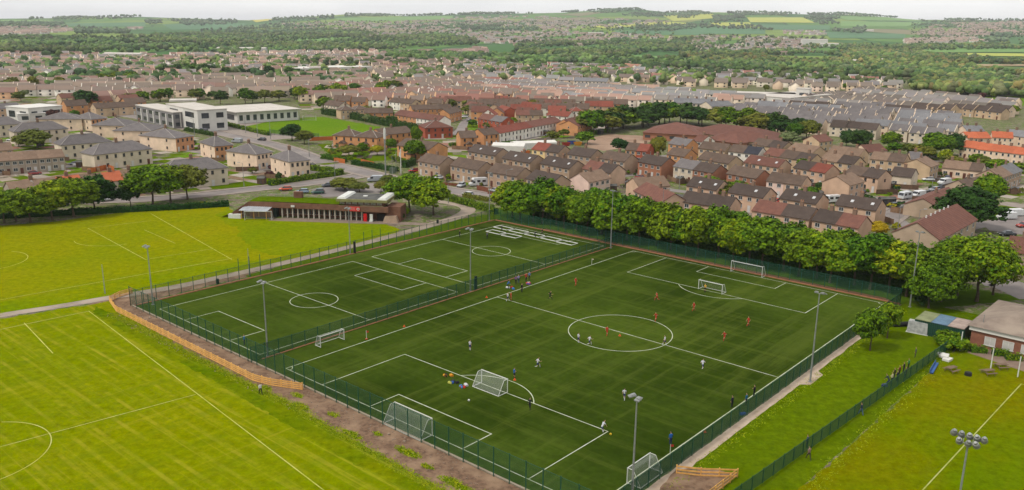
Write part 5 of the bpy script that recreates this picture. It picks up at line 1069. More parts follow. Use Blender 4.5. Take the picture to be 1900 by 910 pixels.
# --- brick quarter in the middle
r = 'orange brick quarter near the junction'
H(617,252,698.6,257,['orange','orange'],['brown','brown'],r,form='hip',D=9,h=5.2,rise=2.6,porch=1,dark=True); H(708.6,251.4,766.4,245.7,'orange','brown',r,D=9,ends='l',dark=True); H(735,269.3,795.7,278.6,'orange','brown',r,D=10,dark=True,porch=1)
H(788.6,238.6,841,237,'red','maroon',r,form='hip',D=13,rise=3,dark=True); H(854,256.4,886,255.7,'orange','brown',r,ends='l',D=10,dark=True,porch=1); H(898.6,251.4,927,248.6,'orange','brown',r,ends='l',D=9,dark=True)
r = 'white walled terrace with red roofs'
H(928.6,248,1044,225.7,['white']*6,['red','red','red','maroon','maroon','maroon'],r,D=9,dark=True,ends='l')
r = 'brick courts behind the white terrace'
kk = dict(det=1,dark=True)
H(886,220,930,227,['red','red'],['maroon','slate'],r,**kk); H(1072.9,234.3,1100,228,'orange','maroon',r,ends='l',D=10,**kk); H(1103,220,1137,223,'white','red',r,form='hip',**kk); H(1137,218.6,1164,213,'red','red',r,form='hip',**kk); H(1013,214,1054,217,'white','red',r,**kk); H(1061,207,1081,207,'white','red',r,form='hip',**kk); H(958,214,1008,214,['tan','tan'],['maroon','brown'],r,**kk); H(1060,232,1100,222,'orange','maroon',r,ends='l',**kk)
H(765.7,204,840,202,['orange','orange','orange'],['brown']*3,r,**kk); H(731,213,813,225,['orange','orange','white','white'],['maroon']*4,r,**kk); H(675.7,210,728.6,210,['orange','orange'],['brown','brown'],r,**kk); H(633,205.7,684,203.6,['tan','tan'],['brown','brown'],r,form='hip',**kk); H(600,194,628,198,'cream','brown',r,**kk); H(796,188.6,826,190,'tan','maroon',r,**kk); H(904,184,937,186,['white','white'],['maroon','red'],r,**kk); H(964,197,1000,199,['red','red'],['red','maroon'],r,**kk); H(721,189,763,193,['white','tan'],['brown','brown'],r,**kk); H(918,203,934,208,'red','red',r,**kk); H(860,196,885,200,'tan','maroon',r,**kk); H(835,212,858,206,'orange','brown',r,ends='l',**kk); H(1004,197,1030,200,'white','maroon',r,**kk); H(1044,197,1060,199,'tan','brown',r,**kk)
r = 'orange roofed terraces'
H(1780,271.6,1811.6,276,['peach','peach'],['orange','orange'],r,**kk); H(1812,277,1899,287,['peach']*4,['orange']*4,r,**kk); H(1796.7,256.7,1840,256.7,['peach','peach'],['orange','orange'],r,**kk); H(1841.5,255,1880,257,['peach','peach'],['orange','orange'],r,**kk); H(1795,244,1828,244,['blue' if 0 else 'peach','peach'],['blue','blue'],r,**kk); H(1862,250,1910,256,['peach','peach'],['blue','blue'],r,**kk)
r = 'tall cream flats'
H(1250,191,1318,193,['cream']*4,['blue']*4,r,h=8.5,rise=2.5,det=1,D=10); H(1321,198,1362,196,['cream','cream'],['blue','blue'],r,h=8,rise=2.4,det=1,D=10); H(1064,150,1126,152,['cream']*3,['blue']*3,r,h=9,rise=2.5,det=1,D=12)
H(1400,197,1455,201,['cream','cream','cream'],['blue']*3,r,h=6,rise=3,det=1,D=12)

# ================================================================== CLUBHOUSE, SCHOOLS AND OTHER LARGE BUILDINGS
m_bk = pm('dark brown brick', A(128,88,68), A(108,74,58), 0.8, 0.9, c3=A(142,104,82), scale3=0.3)
m_bk2 = pm('brown timber fascia', A(140,100,78), A(118,84,66), 0.9, 0.85)
m_conc = pm('pale concrete', A(206,196,180), A(186,176,160), 0.8, 0.9)
m_felt = pm('roof felt', A(112,110,104), A(92,92,88), 0.6, 0.95, c3=A(70,70,70), scale3=0.4)
o = U(521,404); e = U(712.6,412); th = ang(o,e); s_ = math.hypot(e[0]-o[0],e[1]-o[1])/191.6
def cx(px): return (px-521)*s_
t = thing('clubhouse','long brown clubhouse with a grass roof and red sign','building',(o[0],o[1],0),th,scale=(1,1,.87))
x0, x1, x2 = cx(463), cx(631), cx(742)
MB().box(((cx(506)+cx(720))/2,2.6,1.7),(cx(720)-cx(506),.3,3.4)).build('wall',m_bk,t)
MB().box(((x0+x1)/2,-.1,4.1),(x1-x0,.5,1.75)).build('fascia',m_bk2,t)
MB().solid([(cx(439),-3.0,0),(x0,-.3,0),(x0,.2,0),(cx(439),-2.5,0),(cx(439),-3.0,1.9),(x0,-.3,4.95),(x0,.2,4.95),(cx(439),-2.5,1.9)],[(3,2,1,0),(4,5,6,7),(0,1,5,4),(1,2,6,5),(2,3,7,6),(3,0,4,7)]).build('wing_wall',m_bk,t)
MB().box(((x0+cx(506))/2,.2,1.7),(cx(506)-x0,.4,3.4)).build('end_wall',m_bk,t)
# grass over the roof and down its back
gx_ = [cx(428),cx(448),cx(463),cx(500),cx(560),cx(631),cx(640)]; gz = [0.1,2.4,4.98,5.2,5.25,5.1,5.0]
mb = MB(); gy = [-.2,3,7,11,16]; gf = [1,1.04,1.0,.7,0.02]
for j,y in enumerate(gy):
    for i,x in enumerate(gx_): mb.v.append((x+(2.0 if i == 0 else 0)*(1-j/4)*-1, y-(2.6 if i == 0 else (1.2 if i == 1 else 0))*(1 if j == 0 else 0), gz[i]*gf[j]+rnd.uniform(-.05,.05)))
n = len(gx_)
for j in range(len(gy)-1):
    for i in range(n-1): mb.f.append((j*n+i,j*n+i+1,(j+1)*n+i+1,(j+1)*n+i)); mb.m.append(0)
mb.build('grass_roof', g_bank, t, smooth=True)
nb = 15
for i in range(nb+1):
    x = cx(524)+(cx(672)-cx(524))*i/nb; link('column', cached('ccol', lambda: MB().box((0,0,1.6),(.28,.5,3.2)).mesh('column',m_conc)), t, (x,.2,0))
    if i < nb:
        w = (cx(672)-cx(524))/nb
        link('window', cached('cwin', lambda: MB().box((0,0,1.9),(w*.8,.08,1.9)).mesh('window',m_glass)), t, (x+w/2,2.40,0)); link('sill', cached('csill', lambda: MB().box((0,0,.82),(w*.86,.24,.14)).mesh('sill',m_conc)), t, (x+w/2,2.3,0))
MB().box(((x1+cx(722))/2,-.35,4.0),(cx(722)-x1,.8,1.7)).build('balcony_front',m_bk2,t)
MB().box(((x1+cx(712))/2,4.4,5.5),(cx(712)-x1,7.6,1.3)).build('upper_wall',m_bk,t)
for i in range(7):
    x = cx(636)+(cx(704)-cx(636))*i/6; link('upper_window', cached('cuw', lambda: MB().box((0,0,0),(1.35,.1,.8)).mesh('upper_window',pm('bright clerestory',A(214,210,200),A(120,116,108),1.2,.3))), t, (x,.54,5.55))
MB().box(((x1+cx(716))/2,4.2,6.55),(cx(716)-x1+1.2,9.6,.8)).build('upper_fascia',pm('mossy fascia',A(150,148,96),A(128,124,84),.7),t)
MB().box(((x1+cx(716))/2,4.2,6.98),(cx(716)-x1-3.6,8.6,.08)).build('upper_roof',m_felt,t)
for s,x in ((-1,x1+.8),(1,cx(716)-.9)):
    MB().solid([(x-1.3,-.4,7.0),(x+1.3,-.4,7.0),(x+1.3,8.8,7.0),(x-1.3,8.8,7.0),(x-.9,-.2,7.55),(x+.9,-.2,7.55),(x+.9,8.6,7.55),(x-.9,8.6,7.55)],[(3,2,1,0),(4,5,6,7),(0,1,5,4),(1,2,6,5),(2,3,7,6),(3,0,4,7)]).build('roof_lantern',m_white,t)
MB().box((cx(672),4,7.15),(1.2,.9,.3)).build('roof_hatch',m_white,t)
MB().box(((cx(716)+cx(742))/2,3.5,2.4),(cx(742)-cx(716),6,4.8)).build('end_block',m_bk,t)
MB().box((cx(541),6,5.8),(2.3,1.4,3.0)).build('chimney',m_bk,t)
MB().box((cx(546),-.5,4.0),(1.0,.3,.6)).build('wall_lamp',m_white,t)
sg = MB().box((cx(661.5),-.85,4.0),(2.9,.1,1.45)).build('sign',pm('red sign board',A(222,52,48),A(208,44,42),2,.5),t)
mb = MB()
for k in range(24):
    a0,a1 = 2*math.pi*k/24,2*math.pi*(k+1)/24; c = (cx(667.5),-.915,4.0)
    mb.face([(c[0]+math.cos(q)*r,c[1],c[2]+math.sin(q)*r) for q,r in ((a0,.42),(a1,.42),(a1,.24),(a0,.24))])
mb.build('emblem_ring',m_white,sg); MB().box((cx(667.5),-.915,4.0),(.26,.02,.3)).build('emblem_shield',m_black,sg)
for k in range(3): MB().box((cx(658),-.915,4.35-k*.32),(1.3-.2*(k % 2),.02,.1)).build('lettering_line',pm('faded lettering',A(240,180,172)),sg)
MB().box((cx(679.5),-.5,1.25),(.9,.5,2.5)).build('red_machine',pm('red vending',A(224,30,28)),t)
MB().box((cx(690.5),-.4,1.2),(.8,.5,2.4)).box((cx(690.5),-.7,.3),(.9,.5,.6)).build('white_fridge',m_white,t)
MB().box((cx(706),.6,1.2),(2.2,.2,2.4)).build('doorway',pm('dark doorway',A(38,34,32)),t)
MB().solid([(cx(712),-1.2,0),(cx(740),-1.2,0),(cx(740),1.8,0),(cx(712),1.8,0),(cx(716),-.8,2.0),(cx(736),-.8,2.1),(cx(736),1.4,2.1),(cx(716),1.4,2.0)],[(3,2,1,0),(4,5,6,7),(0,1,5,4),(1,2,6,5),(2,3,7,6),(3,0,4,7)]).build('stone_buttress',pm('buff stone',A(184,158,134),A(160,136,114),.9),t)
for k in range(8): link('railing_post', cached('rpost', lambda: MB().tube((0,0,0),(0,0,1.1),.05,.05,6).mesh('railing_post',m_galv)), t, (x0+k*2.4,7.5,5.0))
for k in range(2): MB().tube((x0,7.5,5.5+k*.5),(x0+16.8,7.5,5.5+k*.5),.035,.035,6).build('railing_bar',m_galv,t)
# shelter, boxes and clutter before it
x, y = U(476,405); t = thing('shelter','open shelter with a pale corrugated roof beside the clubhouse','shelter',(x,y,0),th)
for sx in (-3.6,0,3.6):
    for sy in (-1.6,1.6): link('post', cached('shp', lambda: MB().box((0,0,1.25),(.12,.12,2.5)).mesh('post',m_timber)), t, (sx,sy,0))
mb = MB()
for k in range(24):
    xa, xb = -4.1+k*8.2/24, -4.1+(k+1)*8.2/24; z = .05 if k % 2 else 0
    mb.solid([(xa,-2.1,2.4+z),(xb,-2.1,2.4+z),(xb,2.1,3.0+z),(xa,2.1,3.0+z),(xa,-2.1,2.46+z),(xb,-2.1,2.46+z),(xb,2.1,3.06+z),(xa,2.1,3.06+z)],[(3,2,1,0),(4,5,6,7),(0,1,5,4),(1,2,6,5),(2,3,7,6),(3,0,4,7)])
mb.build('corrugated_roof',pm('corrugated sheet',A(196,200,206),A(168,172,178),.8,.5),t); MB().box((0,1.7,1.2),(7.2,.1,2.3)).build('back_wall',pm('rust brick',A(164,108,82)),t)
x, y = U(437,405); tag(MB().box((0,0,.55),(3.6,1.2,1.1)).box((0,0,1.13),(3.7,1.3,.06)).build('storage_box', m_white, None, (x,y,0), th), 'long white box left of the clubhouse shelter', 'box')
x, y = U(511,402); tag(MB().box((0,0,1.5),(1.6,1.4,3.0)).build('net_rack', pm('dark green net',A(38,56,48)), None, (x,y,0), th), 'tall dark rack beside the clubhouse shelter', 'rack')
x, y = U(648,404); tag(MB().box((0,0,.9),(.9,.6,1.8)).build('utility_box', pm('blue grey steel',A(92,120,136)), None, (x,y,0), th), 'blue grey utility box before the clubhouse', 'cabinet')
for px,py,lb in [(812,415,'black litter bin beside the path junction'),(404,527,'black litter bin beside the path at the left fence')]:
    x, y = U(px,py); tag(MB().tube((0,0,0),(0,0,.95),.3,.34,10).tube((0,0,.95),(0,0,1.1),.34,.2,10).build('litter_bin', m_black, None, (x,y,0)), lb, 'bin')

m_wr = pm('white render', A(238,234,226), A(226,222,214), .4, .8); m_gr = pm('grey panel', A(150,146,146), A(138,134,134), .5, .7); m_wroof = pm('pale membrane roof', A(222,214,204), A(204,196,186), .2, .9)
def flatblock(root, l, c, rr, h, m, name, floors=2, nl=6, nr=4, D=None, Lm=None, roof=None, over=.5, th=None):
    a,b,d = U(*l,h),U(*c,h),U(*rr,h); th = ang(b,d) if th is None else th; L = Lm or math.hypot(d[0]-b[0],d[1]-b[1]); D = D or math.hypot(b[0]-a[0],b[1]-a[1])
    ox, oy = b[0]-root.location.x, b[1]-root.location.y; ex,ey = math.cos(th),math.sin(th); cx_,cy_ = ox+ex*L/2-ey*D/2, oy+ey*L/2+ex*D/2
    w = MB().box((0,0,h/2),(L,D,h)).build(name, m, root, (cx_,cy_,0), th)
    MB().box((0,0,h+.2),(L+over,D+over,.4)).build('roof', roof or m_wroof, w)
    for fl in range(floors):
        z = h*(fl+.5)/floors
        for i in range(nl): link('window', cached('fbw', lambda: MB().box((0,0,0),(1,.1,1)).mesh('window',m_glass)), w, (-L/2-.02,-D/2+D*(i+.5)/nl,z), math.pi/2, (D/nl*.55,1,h/floors*.5))
        for i in range(nr): link('window', CACHE.get('fbw') or cached('fbw', lambda: MB().box((0,0,0),(1,.1,1)).mesh('window',m_glass)), w, (-L/2+L*(i+.5)/nr,-D/2-.02,z), 0, (L/nr*.5,1,h/floors*.5))
    return w
x, y = U(321,236); t = thing('school','white and grey flat roofed school','building',(x,y,0))
wA = flatblock(t,(247,196),(321,210),(364,207.5),8.0,m_gr,'grey_wing',2,6,3)
for i in range(3): MB().box((0,0,4),(.5,.3,7.2)).build('white_fin',m_wr,wA,(-2.5+i*2.6,-wA.dimensions.y/2-.12,0))
for i in range(6): MB().box((0,0,3.6),(.3,1.2,6.4)).build('white_fin',m_wr,wA,(-wA.dimensions.x/2-.12,-wA.dimensions.y/2+wA.dimensions.y*i/6+.8,0))
thA = ang(U(440,209.5,6),U(553,203,6))
flatblock(t,(281,190.5),(366,206),(408,188.5),10.5,m_wr,'white_block',2,2,2,roof=m_wroof,D=44,Lm=15,th=thA)
flatblock(t,(408,199),(440,209.5),(553,203),6.0,m_wr,'white_wing',1,2,9,D=38,over=3)
MB().box((0,0,10.9),(14,10,.9)).build('roof_plant',m_wroof,t,(U(340,189,10)[0]-x,U(340,189,10)[1]-y,0),.3)
x, y = U(75,218); t = thing('hall','white hall with a long pale roof on the left','building',(x,y,0))
flatblock(t,(30,209),(33,213),(84,211),4.0,m_wr,'front_annex',1,1,2,D=9,roof=m_wr); flatblock(t,(38,190),(52,202),(115,197),7.0,m_wr,'hall_block',1,2,3,D=20,roof=m_wr)
for lb,l,c,rr,h,D,m,rf in [('long low pale blue roofed shed in the brown town',(95,152),(97,154),(194,146),5,14,m_gr,pm('pale blue sheet',A(178,192,204),None,.3,.5)),('white roofed retail shed far beyond the school',(560,126),(562,128),(690,124),7,40,m_wr,m_wr),('low white shed at the left edge',(-20,198),(-18,199),(30,196),3.5,10,m_wr,m_wroof)]:
    b = U(*c,h); t = thing('warehouse',lb,'building',(b[0],b[1],0)); flatblock(t,l,c,rr,h,m,'shed_block',1,1,6,D=D,roof=rf)
b = U(1363,176,6); t = thing('school','long white school beyond the slate roofs','building',(b[0],b[1],0)); flatblock(t,(1350,168),(1363,173),(1478,176),6,m_wr,'long_wing',1,2,12,D=16); flatblock(t,(1455,178),(1465,183),(1545,176),6,m_wr,'end_wing',1,2,6,D=34); flatblock(t,(1476,160),(1478,165),(1502,166),11,m_wr,'tower',1,1,1,D=10)
# the low school with sweeping red roofs
b = U(1300,262); t = thing('school','low school with sweeping red brown roofs before the tree belt','building',(b[0],b[1],0))
def bigroof(l,r_,h,D,rise,wall):
    a_,b_ = U(*l,h),U(*r_,h); L = math.hypot(b_[0]-a_[0],b_[1]-a_[1]); th = ang(a_,b_); mx_,my_ = (a_[0]+b_[0])/2-math.sin(th)*D/2-b[0],(a_[1]+b_[1])/2+math.cos(th)*D/2-b[1]
    w = MB().box((0,0,h/2),(L-1.5,D-1.5,h)).build('wall',wall,t,(mx_,my_,0),th); A_,B_ = L/2,D/2; q = max(.5,A_-B_*1.1)
    MB().solid([(-A_,-B_,h),(A_,-B_,h),(A_,B_,h),(-A_,B_,h),(-q,0,h+rise),(q,0,h+rise)],[(3,2,1,0),(0,1,5,4),(2,3,4,5),(1,2,5),(3,0,4)]).build('roof',roofm('salmon' if False else 'maroon'),w)
    for i in range(int(L/6)): link('window', CACHE['fbw'], w, (-L/2+3+i*6,-D/2+.73,h*.5), 0, (2.6,1,1.3))
bigroof((1190,246),(1300,252),3.6,30,4.2,wallm('brick')); bigroof((1262,244),(1425,262),3.6,26,4.0,wallm('tan')); bigroof((1310,258),(1440,267),3.6,16,3.2,wallm('tan')); bigroof((1370,267),(1442,258),3.4,14,3.4,wallm('brick'))
# the brick club at the right edge
h = 3.3; a_,b_ = U(1798,607,h),U(1905,631,h); th = ang(a_,b_); L = 26.0; D = 19.0; ex,ey = math.cos(th),math.sin(th)
t = thing('club_building','low brown brick club with white fascia at the right edge','building',(a_[0]+ex*L/2-ey*D/2,a_[1]+ey*L/2+ex*D/2,0),th)
MB().box((0,0,h/2),(L-.8,D-.8,h)).build('wall',pm('club brick',A(158,106,82),A(138,90,70),.9),t)
MB().box((0,0,h-.05),(L-.1,D-.1,.8)).build('fascia',m_wr,t)
MB().solid([(-L/2-.3,-D/2-.3,h+.36),(L/2+.3,-D/2-.3,h+.36),(L/2+.3,D/2+.3,h+.36),(-L/2-.3,D/2+.3,h+.36),(-L/2+7,0,h+2.4),(L/2-7,0,h+2.4)],[(3,2,1,0),(0,1,5,4),(2,3,4,5),(1,2,5),(3,0,4)]).build('roof',pm('felt shingle',A(152,136,122),A(134,118,106),.7,.95,c3=A(166,150,134),scale3=.2),t)
for i in range(7):
    w_ = link('window', win_mesh(m_frame), t, (-L/2+3.4+i*2.75,-D/2+.38,1.45), 0, (1.7,1,1.5)); link('pane', cached('blind', lambda: MB().box((0,.02,0),(.9,.04,.9)).mesh('pane',pm('pale blind',A(216,212,204),None,1,.4))), w_)
# green container with three roof sheets
a_,b_ = U(1698,592,2.6),U(1790,612,2.6); th = ang(a_,b_); L = math.hypot(b_[0]-a_[0],b_[1]-a_[1]); D = 5.5; t = thing('storage_container','dark green storage container with three patched roof sheets','container',((a_[0]+b_[0])/2-math.sin(th)*D/2,(a_[1]+b_[1])/2+math.cos(th)*D/2,0),th)
mb = MB()
for k in range(24): mb.box((-L/2+L*(k+.5)/24,-D/2-.03,1.3),(L/48,.06,2.5))
mb.box((0,0,1.28),(L,D,2.56)); mb.build('body',pm('container green',A(34,72,58),A(42,84,66),.8,.5),t)
for k,c in enumerate([(150,156,112),(110,140,164),(190,168,156)]): MB().box((-L/2+L*(k+.5)/3,0,2.66),(L/3-.05,D+.3,.12)).build('roof_sheet',pm('roof sheet %d' % k,A(*c),A(*[int(v*.82) for v in c]),.9,.7),t)
x, y = U(1702,618); t = thing('covered_goal','folded goal under a white net cover before the container','goal',(x,y,0),th+.1); MB().box((0,0,1.1),(3.4,1.3,2.2),taper=.92).build('net_cover',pm('white netting',A(206,206,202),A(160,162,160),1.6,.9),t); MB().box((0,0,.06),(3.6,1.5,.12)).build('frame',m_white,t)
x, y = U(1672,606); tag(MB().tube((-1.6,0,.45),(1.6,0,.45),.45,.45,12).build('roller', m_black, None, (x,y,0), .15), 'black drainage roll beside the folded goal', 'roll')

# ================================================================== CLUB GARDEN AND YARD THINGS
m_wood = pm('weathered wood', A(142,118,98), A(118,96,80), 1.6, .9)
def picnic(px,py,rz,lb):
    x, y = U(px,py); t = thing('picnic_table',lb,'picnic table',(x,y,0.03),rz)
    for k in range(5): link('plank', cached('ppl', lambda: MB().box((0,0,0),(1.9,.14,.05)).mesh('plank',m_wood)), t, (0,-.32+k*.16,.75))
    for s in (-1,1):
        link('seat', cached('pst', lambda: MB().box((0,0,0),(1.9,.28,.05)).mesh('seat',m_wood)), t, (0,s*.82,.45))
        link('leg_frame', cached('plg', lambda: MB().tube((0,-.75,0),(0,-.28,.72),.05,.05,5).tube((0,.75,0),(0,.28,.72),.05,.05,5).box((0,0,.42),(.06,1.75,.08)).mesh('leg_frame',m_wood)), t, (s*.65,0,0))
picnic(1765,690,.5,'picnic table nearest the club fence'); picnic(1833,695,.2,'lower picnic table of the pair on the club lawn'); picnic(1857,684,.1,'picnic table nearest the club terrace')
x, y = U(1796,697); tag(MB().tube((0,0,.03),(0,0,.55),.55,.5,14).tube((0,0,.55),(0,0,.6),.5,.3,14).build('planter', m_black, None, (x,y,0)), 'round black tub between the picnic tables', 'tub')
x, y = U(1733,686); t = thing('bench','long blue bench lying along the club fence','bench',(x,y,0.03),PANG+.1); MB().box((0,0,.3),(5.0,.5,.08)).build('seat',pm('blue paint',A(70,110,170)),t); MB().box((0,.25,.55),(5.0,.08,.4)).build('backrest',MATS['blue paint'],t)
for k in (-1,1): MB().box((k*2.2,0,.14),(.1,.5,.28)).build('leg',MATS['blue paint'],t)
x, y = U(1755,666); t = thing('mattress_pile','white padded mats dumped by the club fence','mats',(x,y,.03),.7)
for k in range(3): MB().box((0,0,0),(1.6,1.1,.35)).build('mat',m_wr,t,(k*.6-.6,k*.7-.5,.2+.25*(k == 1)),.3*k)
for i,(px,py,c) in enumerate([(1795,650,(70,120,40)),(1815,654,(70,120,44)),(1855,660,(80,130,60)),(1880,668,(60,100,40))]):
    x, y = U(px,py); hedge([(x-1.2,y+.2),(x+1.2,y-.2)],.9,1.1,f'{ORD[i]} low planted box from the left on the club terrace','g',.12,40)
m_shed = pm('shed boards', A(120,92,72), A(98,76,60), 1.5, .9, rand=.15); m_shed2 = pm('dark shed', A(58,58,60), A(72,72,74), 1.5, .9)
def shed(x,y,rz,label,m,w=2.4,d=1.9,h=1.9,group=None):
    t = thing('garden_shed',label,'shed',(x,y,0),rz,group)
    link('wall', cached(('shw',m.name,w), lambda: MB().prism([(-d/2,0),(d/2,0),(d/2,h),(0,h+.5),(-d/2,h)],-w/2,w/2).mesh('wall',m)), t)
    link('roof', cached(('shr',w), lambda: MB().prism([(-d/2-.15,h),(0,h+.58),(d/2+.15,h),(d/2+.15,h+.08),(0,h+.68),(-d/2-.15,h+.08)][::-1],-w/2-.12,w/2+.12).mesh('roof',m_felt)), t)
    link('door', cached('shd', lambda: MB().box((0,0,.9),(.8,.06,1.7)).mesh('door',m_soffit)), t, (0,-d/2-.03,0))
for px,py,lb,m,w in [(1645,380,'black shed with pitched roof beside the cul-de-sac',m_shed2,5.0),(486,341,'small wooden shed on the corner lawn',m_shed,2.6),(1180,350,'long dark shed behind the pinkish gable house',m_shed2,7)]:
    x, y = U(px,py); shed(x,y,rnd.uniform(-.2,.5),lb,m,w)
m_pan = pm('fence panel', A(150,118,90), A(124,96,74), 1.4, .9, rand=.15); m_pan2 = pm('orange fence panel', A(214,122,60), A(190,104,50), 1.4, .9)
def panel_fence(a,b,label,m=None,h=1.7,group=None):
    (x0,y0),(x1,y1) = a,b; L = math.hypot(x1-x0,y1-y0); n = max(1,round(L/1.9)); s = L/n; t = thing('garden_fence',label,'fence',(x0,y0,0),math.atan2(y1-y0,x1-x0),group); m = m or m_pan
    for i in range(n): link('panel', cached(('gfp',round(s,1),h,m.name), lambda: MB().box((s/2,0,h/2),(s-.1,.05,h)).mesh('panel',m)), t, (i*s,0,rnd.uniform(-.03,.03)))
    for i in range(n+1): link('post', cached(('gfpo',h,m.name), lambda: MB().box((0,0,(h+.12)/2),(.1,.1,h+.12)).mesh('post',m)), t, (i*s,0,0))
for a,b,lb,m in [((165,322),(200,314),'bright orange garden fence behind the red roofed terrace',m_pan2),((200,314),(212,318),'orange garden fence return beside the cream block',m_pan2),((1652,394),(1704,402),'brown board fence along the grass verge by the red roofs',None),((575,262),(618,260),'reddish fence behind the brick flats',m_pan2),((1080,253),(1068,250),'fence behind the orange brick house',None),((885,353),(905,358),'brown board fence beside the camper van',pm('red brown boards',A(140,84,58),A(120,70,50),1.4,.9)),((905,360),(945,367),'low brown fence before the third beige house',MATS['red brown boards'] if 'red brown boards' in MATS else None),((815,343),(850,346),'low brick wall before the second beige house',MATS.get('red brown boards')),((670,303),(694,309),'brick garden wall at the road bend',m_pan2),((620,300),(640,304),'brick wall beside the short hedge',m_pan2)]:
    panel_fence(U(*a),U(*b),lb,m,1.7 if 'low' not in lb else .9)
# white sheeted tents and plant on the building site
for px,py,L,D,h,rz,lb in [(945,283,14,9,4.2,-.15,'white sheeted scaffold tent left of the building site'),(990,275,20,7,3.4,.32,'long white sheeted roof beside the building site')]:
    x, y = U(px,py); t = thing('tent',lb,'tent',(x,y,0),rz); MB().prism([(-D/2,0),(D/2,0),(D/2,h*.8),(0,h),(-D/2,h*.8)],-L/2,L/2).build('sheet',m_wr,t); MB().tube((-L/2,-D/2,0),(-L/2,-D/2,h),.06,.06,6).build('pole',m_galv,t)
# ================================================================== VEHICLES
def paint(c): return pm('car paint %d %d %d' % c, A(*c), None, .6, .25, spec=.6)
m_tyre = pm('tyre',A(34,34,36)); m_rim = pm('rim',A(170,170,172),None,1,.3,metal=.5); m_cglass = pm('car glass',A(40,46,54),None,1,.08,spec=.7); m_hl = pm('headlight',A(230,230,224),None,1,.2); m_tl = pm('tail light',A(160,24,20),None,1,.3)
def loft(st, m=0):
    mb = MB(); k = []
    for (x,w,zb,zt) in st: k.append([(x,-w*.93,zb),(x,-w,zb+(zt-zb)*.45),(x,-w*.9,zt),(x,w*.9,zt),(x,w,zb+(zt-zb)*.45),(x,w*.93,zb)])
    pts = [p for q in k for p in q]; f = []
    for i in range(len(st)-1):
        for j in range(6): f.append((i*6+j,(i+1)*6+j,(i+1)*6+(j+1) % 6,i*6+(j+1) % 6))
    f += [tuple(range(5,-1,-1)),tuple((len(st)-1)*6+j for j in range(6))]
    return mb.solid(pts,f,m)
def car(px, py, rz, c, label, kind='hatch', world=None, group=None):
    x, y = world or U(px,py); t = thing('car' if kind in ('hatch','saloon','suv') else ('caravan' if kind == 'caravan' else 'van'),label,'car' if kind in ('hatch','saloon','suv') else ('caravan' if kind == 'caravan' else 'van'),(x,y,.03),rz,group); P_ = paint(c)
    if kind in ('hatch','saloon','suv'):
        hh = {'hatch':1.47,'saloon':1.43,'suv':1.68}[kind]; rear = 2.0 if kind != 'saloon' else 1.3
        link('body', cached(('cb',c,kind), lambda: loft([(-2.15,.72,.42,.62),(-2.0,.84,.3,.74),(-1.1,.89,.24,.93),(.4,.9,.24,.97),(1.7,.88,.26,.98),(2.05,.82,.34,.92),(2.15,.76,.44,.8)]).mesh('body',P_,True)), t)
        link('windows', cached(('cg',kind), lambda: MB().solid([(-1.05,-.82,.9),(rear,-.8,.94),(rear,.8,.94),(-1.05,.82,.9),(-.3,-.64,hh-.04),(rear-.45,-.62,hh-.04),(rear-.45,.62,hh-.04),(-.3,.64,hh-.04)],[(3,2,1,0),(4,5,6,7),(0,1,5,4),(1,2,6,5),(2,3,7,6),(3,0,4,7)]).mesh('windows',m_cglass)), t)
        link('roof', cached(('cr',c,kind), lambda: MB().box(((rear-.75)/2,0,hh-.02),(rear-.1,1.26,.07)).mesh('roof',P_)), t); wx = (-1.35,1.3)
    else:
        L = {'van':5.3,'camper':6.2,'caravan':5.2}[kind]
        if kind == 'caravan': sil = [(-2.6,.55),(-2.6,1.3),(-2.25,2.35),(-1.9,2.55),(2.1,2.55),(2.5,2.3),(2.6,1.2),(2.5,.55)]; wn = [(-1.9,-.7,1.45,2.1),(.1,1.6,1.45,2.1)]; scr = (1,2); wx = (.2,)
        elif kind == 'van': sil = [(-2.65,.34),(-2.65,.9),(-1.8,1.15),(-1.15,1.95),(-.9,2.08),(2.55,2.08),(2.65,1.9),(2.65,.34)]; wn = [(-1.5,-.6,1.15,1.75)]; scr = (2,3); wx = (-1.75,1.65)
        else: sil = [(-3.1,.36),(-3.1,.95),(-2.35,1.2),(-1.75,1.95),(-2.1,2.25),(-1.6,2.75),(2.9,2.75),(3.1,2.5),(3.1,.36)]; wn = [(-2.1,-1.3,1.2,1.8),(-.6,.5,1.4,2.1),(1.2,2.4,1.4,2.1)]; scr = (2,3); wx = (-2.1,1.9)
        def vb():
            mb = MB(); n = len(sil); y = 1.0 if kind != 'camper' else 1.1
            pts = [(a,-y if b < 1.6 else -y*.93,b) for a,b in sil]+[(a,y if b < 1.6 else y*.93,b) for a,b in sil]
            return mb.solid(pts,[(k,n+k,n+(k+1) % n,(k+1) % n) for k in range(n)]+[tuple(range(n)),tuple(range(2*n-1,n-1,-1))]).mesh('body',P_)
        link('body', cached(('vb',c,kind), vb), t)
        def vw():
            mb = MB(); y = 1.0 if kind != 'camper' else 1.1
            for (xa,xb,za,zb) in wn: mb.box(((xa+xb)/2,0,(za+zb)/2),(xb-xa,2*y+.04,zb-za))
            (x1,z1),(x2,z2) = sil[scr[0]],sil[scr[1]]; f = lambda q: (x1+(x2-x1)*q-.04,z1+(z2-z1)*q+.03); (xa,za),(xb,zb) = f(.12),f(.92)
            return mb.solid([(xa,-y*.85,za),(xa,y*.85,za),(xb,y*.8,zb),(xb,-y*.8,zb),(xa+.08,-y*.85,za),(xa+.08,y*.85,za),(xb+.08,y*.8,zb),(xb+.08,-y*.8,zb)],[(0,1,2,3),(7,6,5,4),(0,4,5,1),(1,5,6,2),(2,6,7,3),(3,7,4,0)]).mesh('windows',m_cglass)
        link('windows', cached(('vw',kind), vw), t)
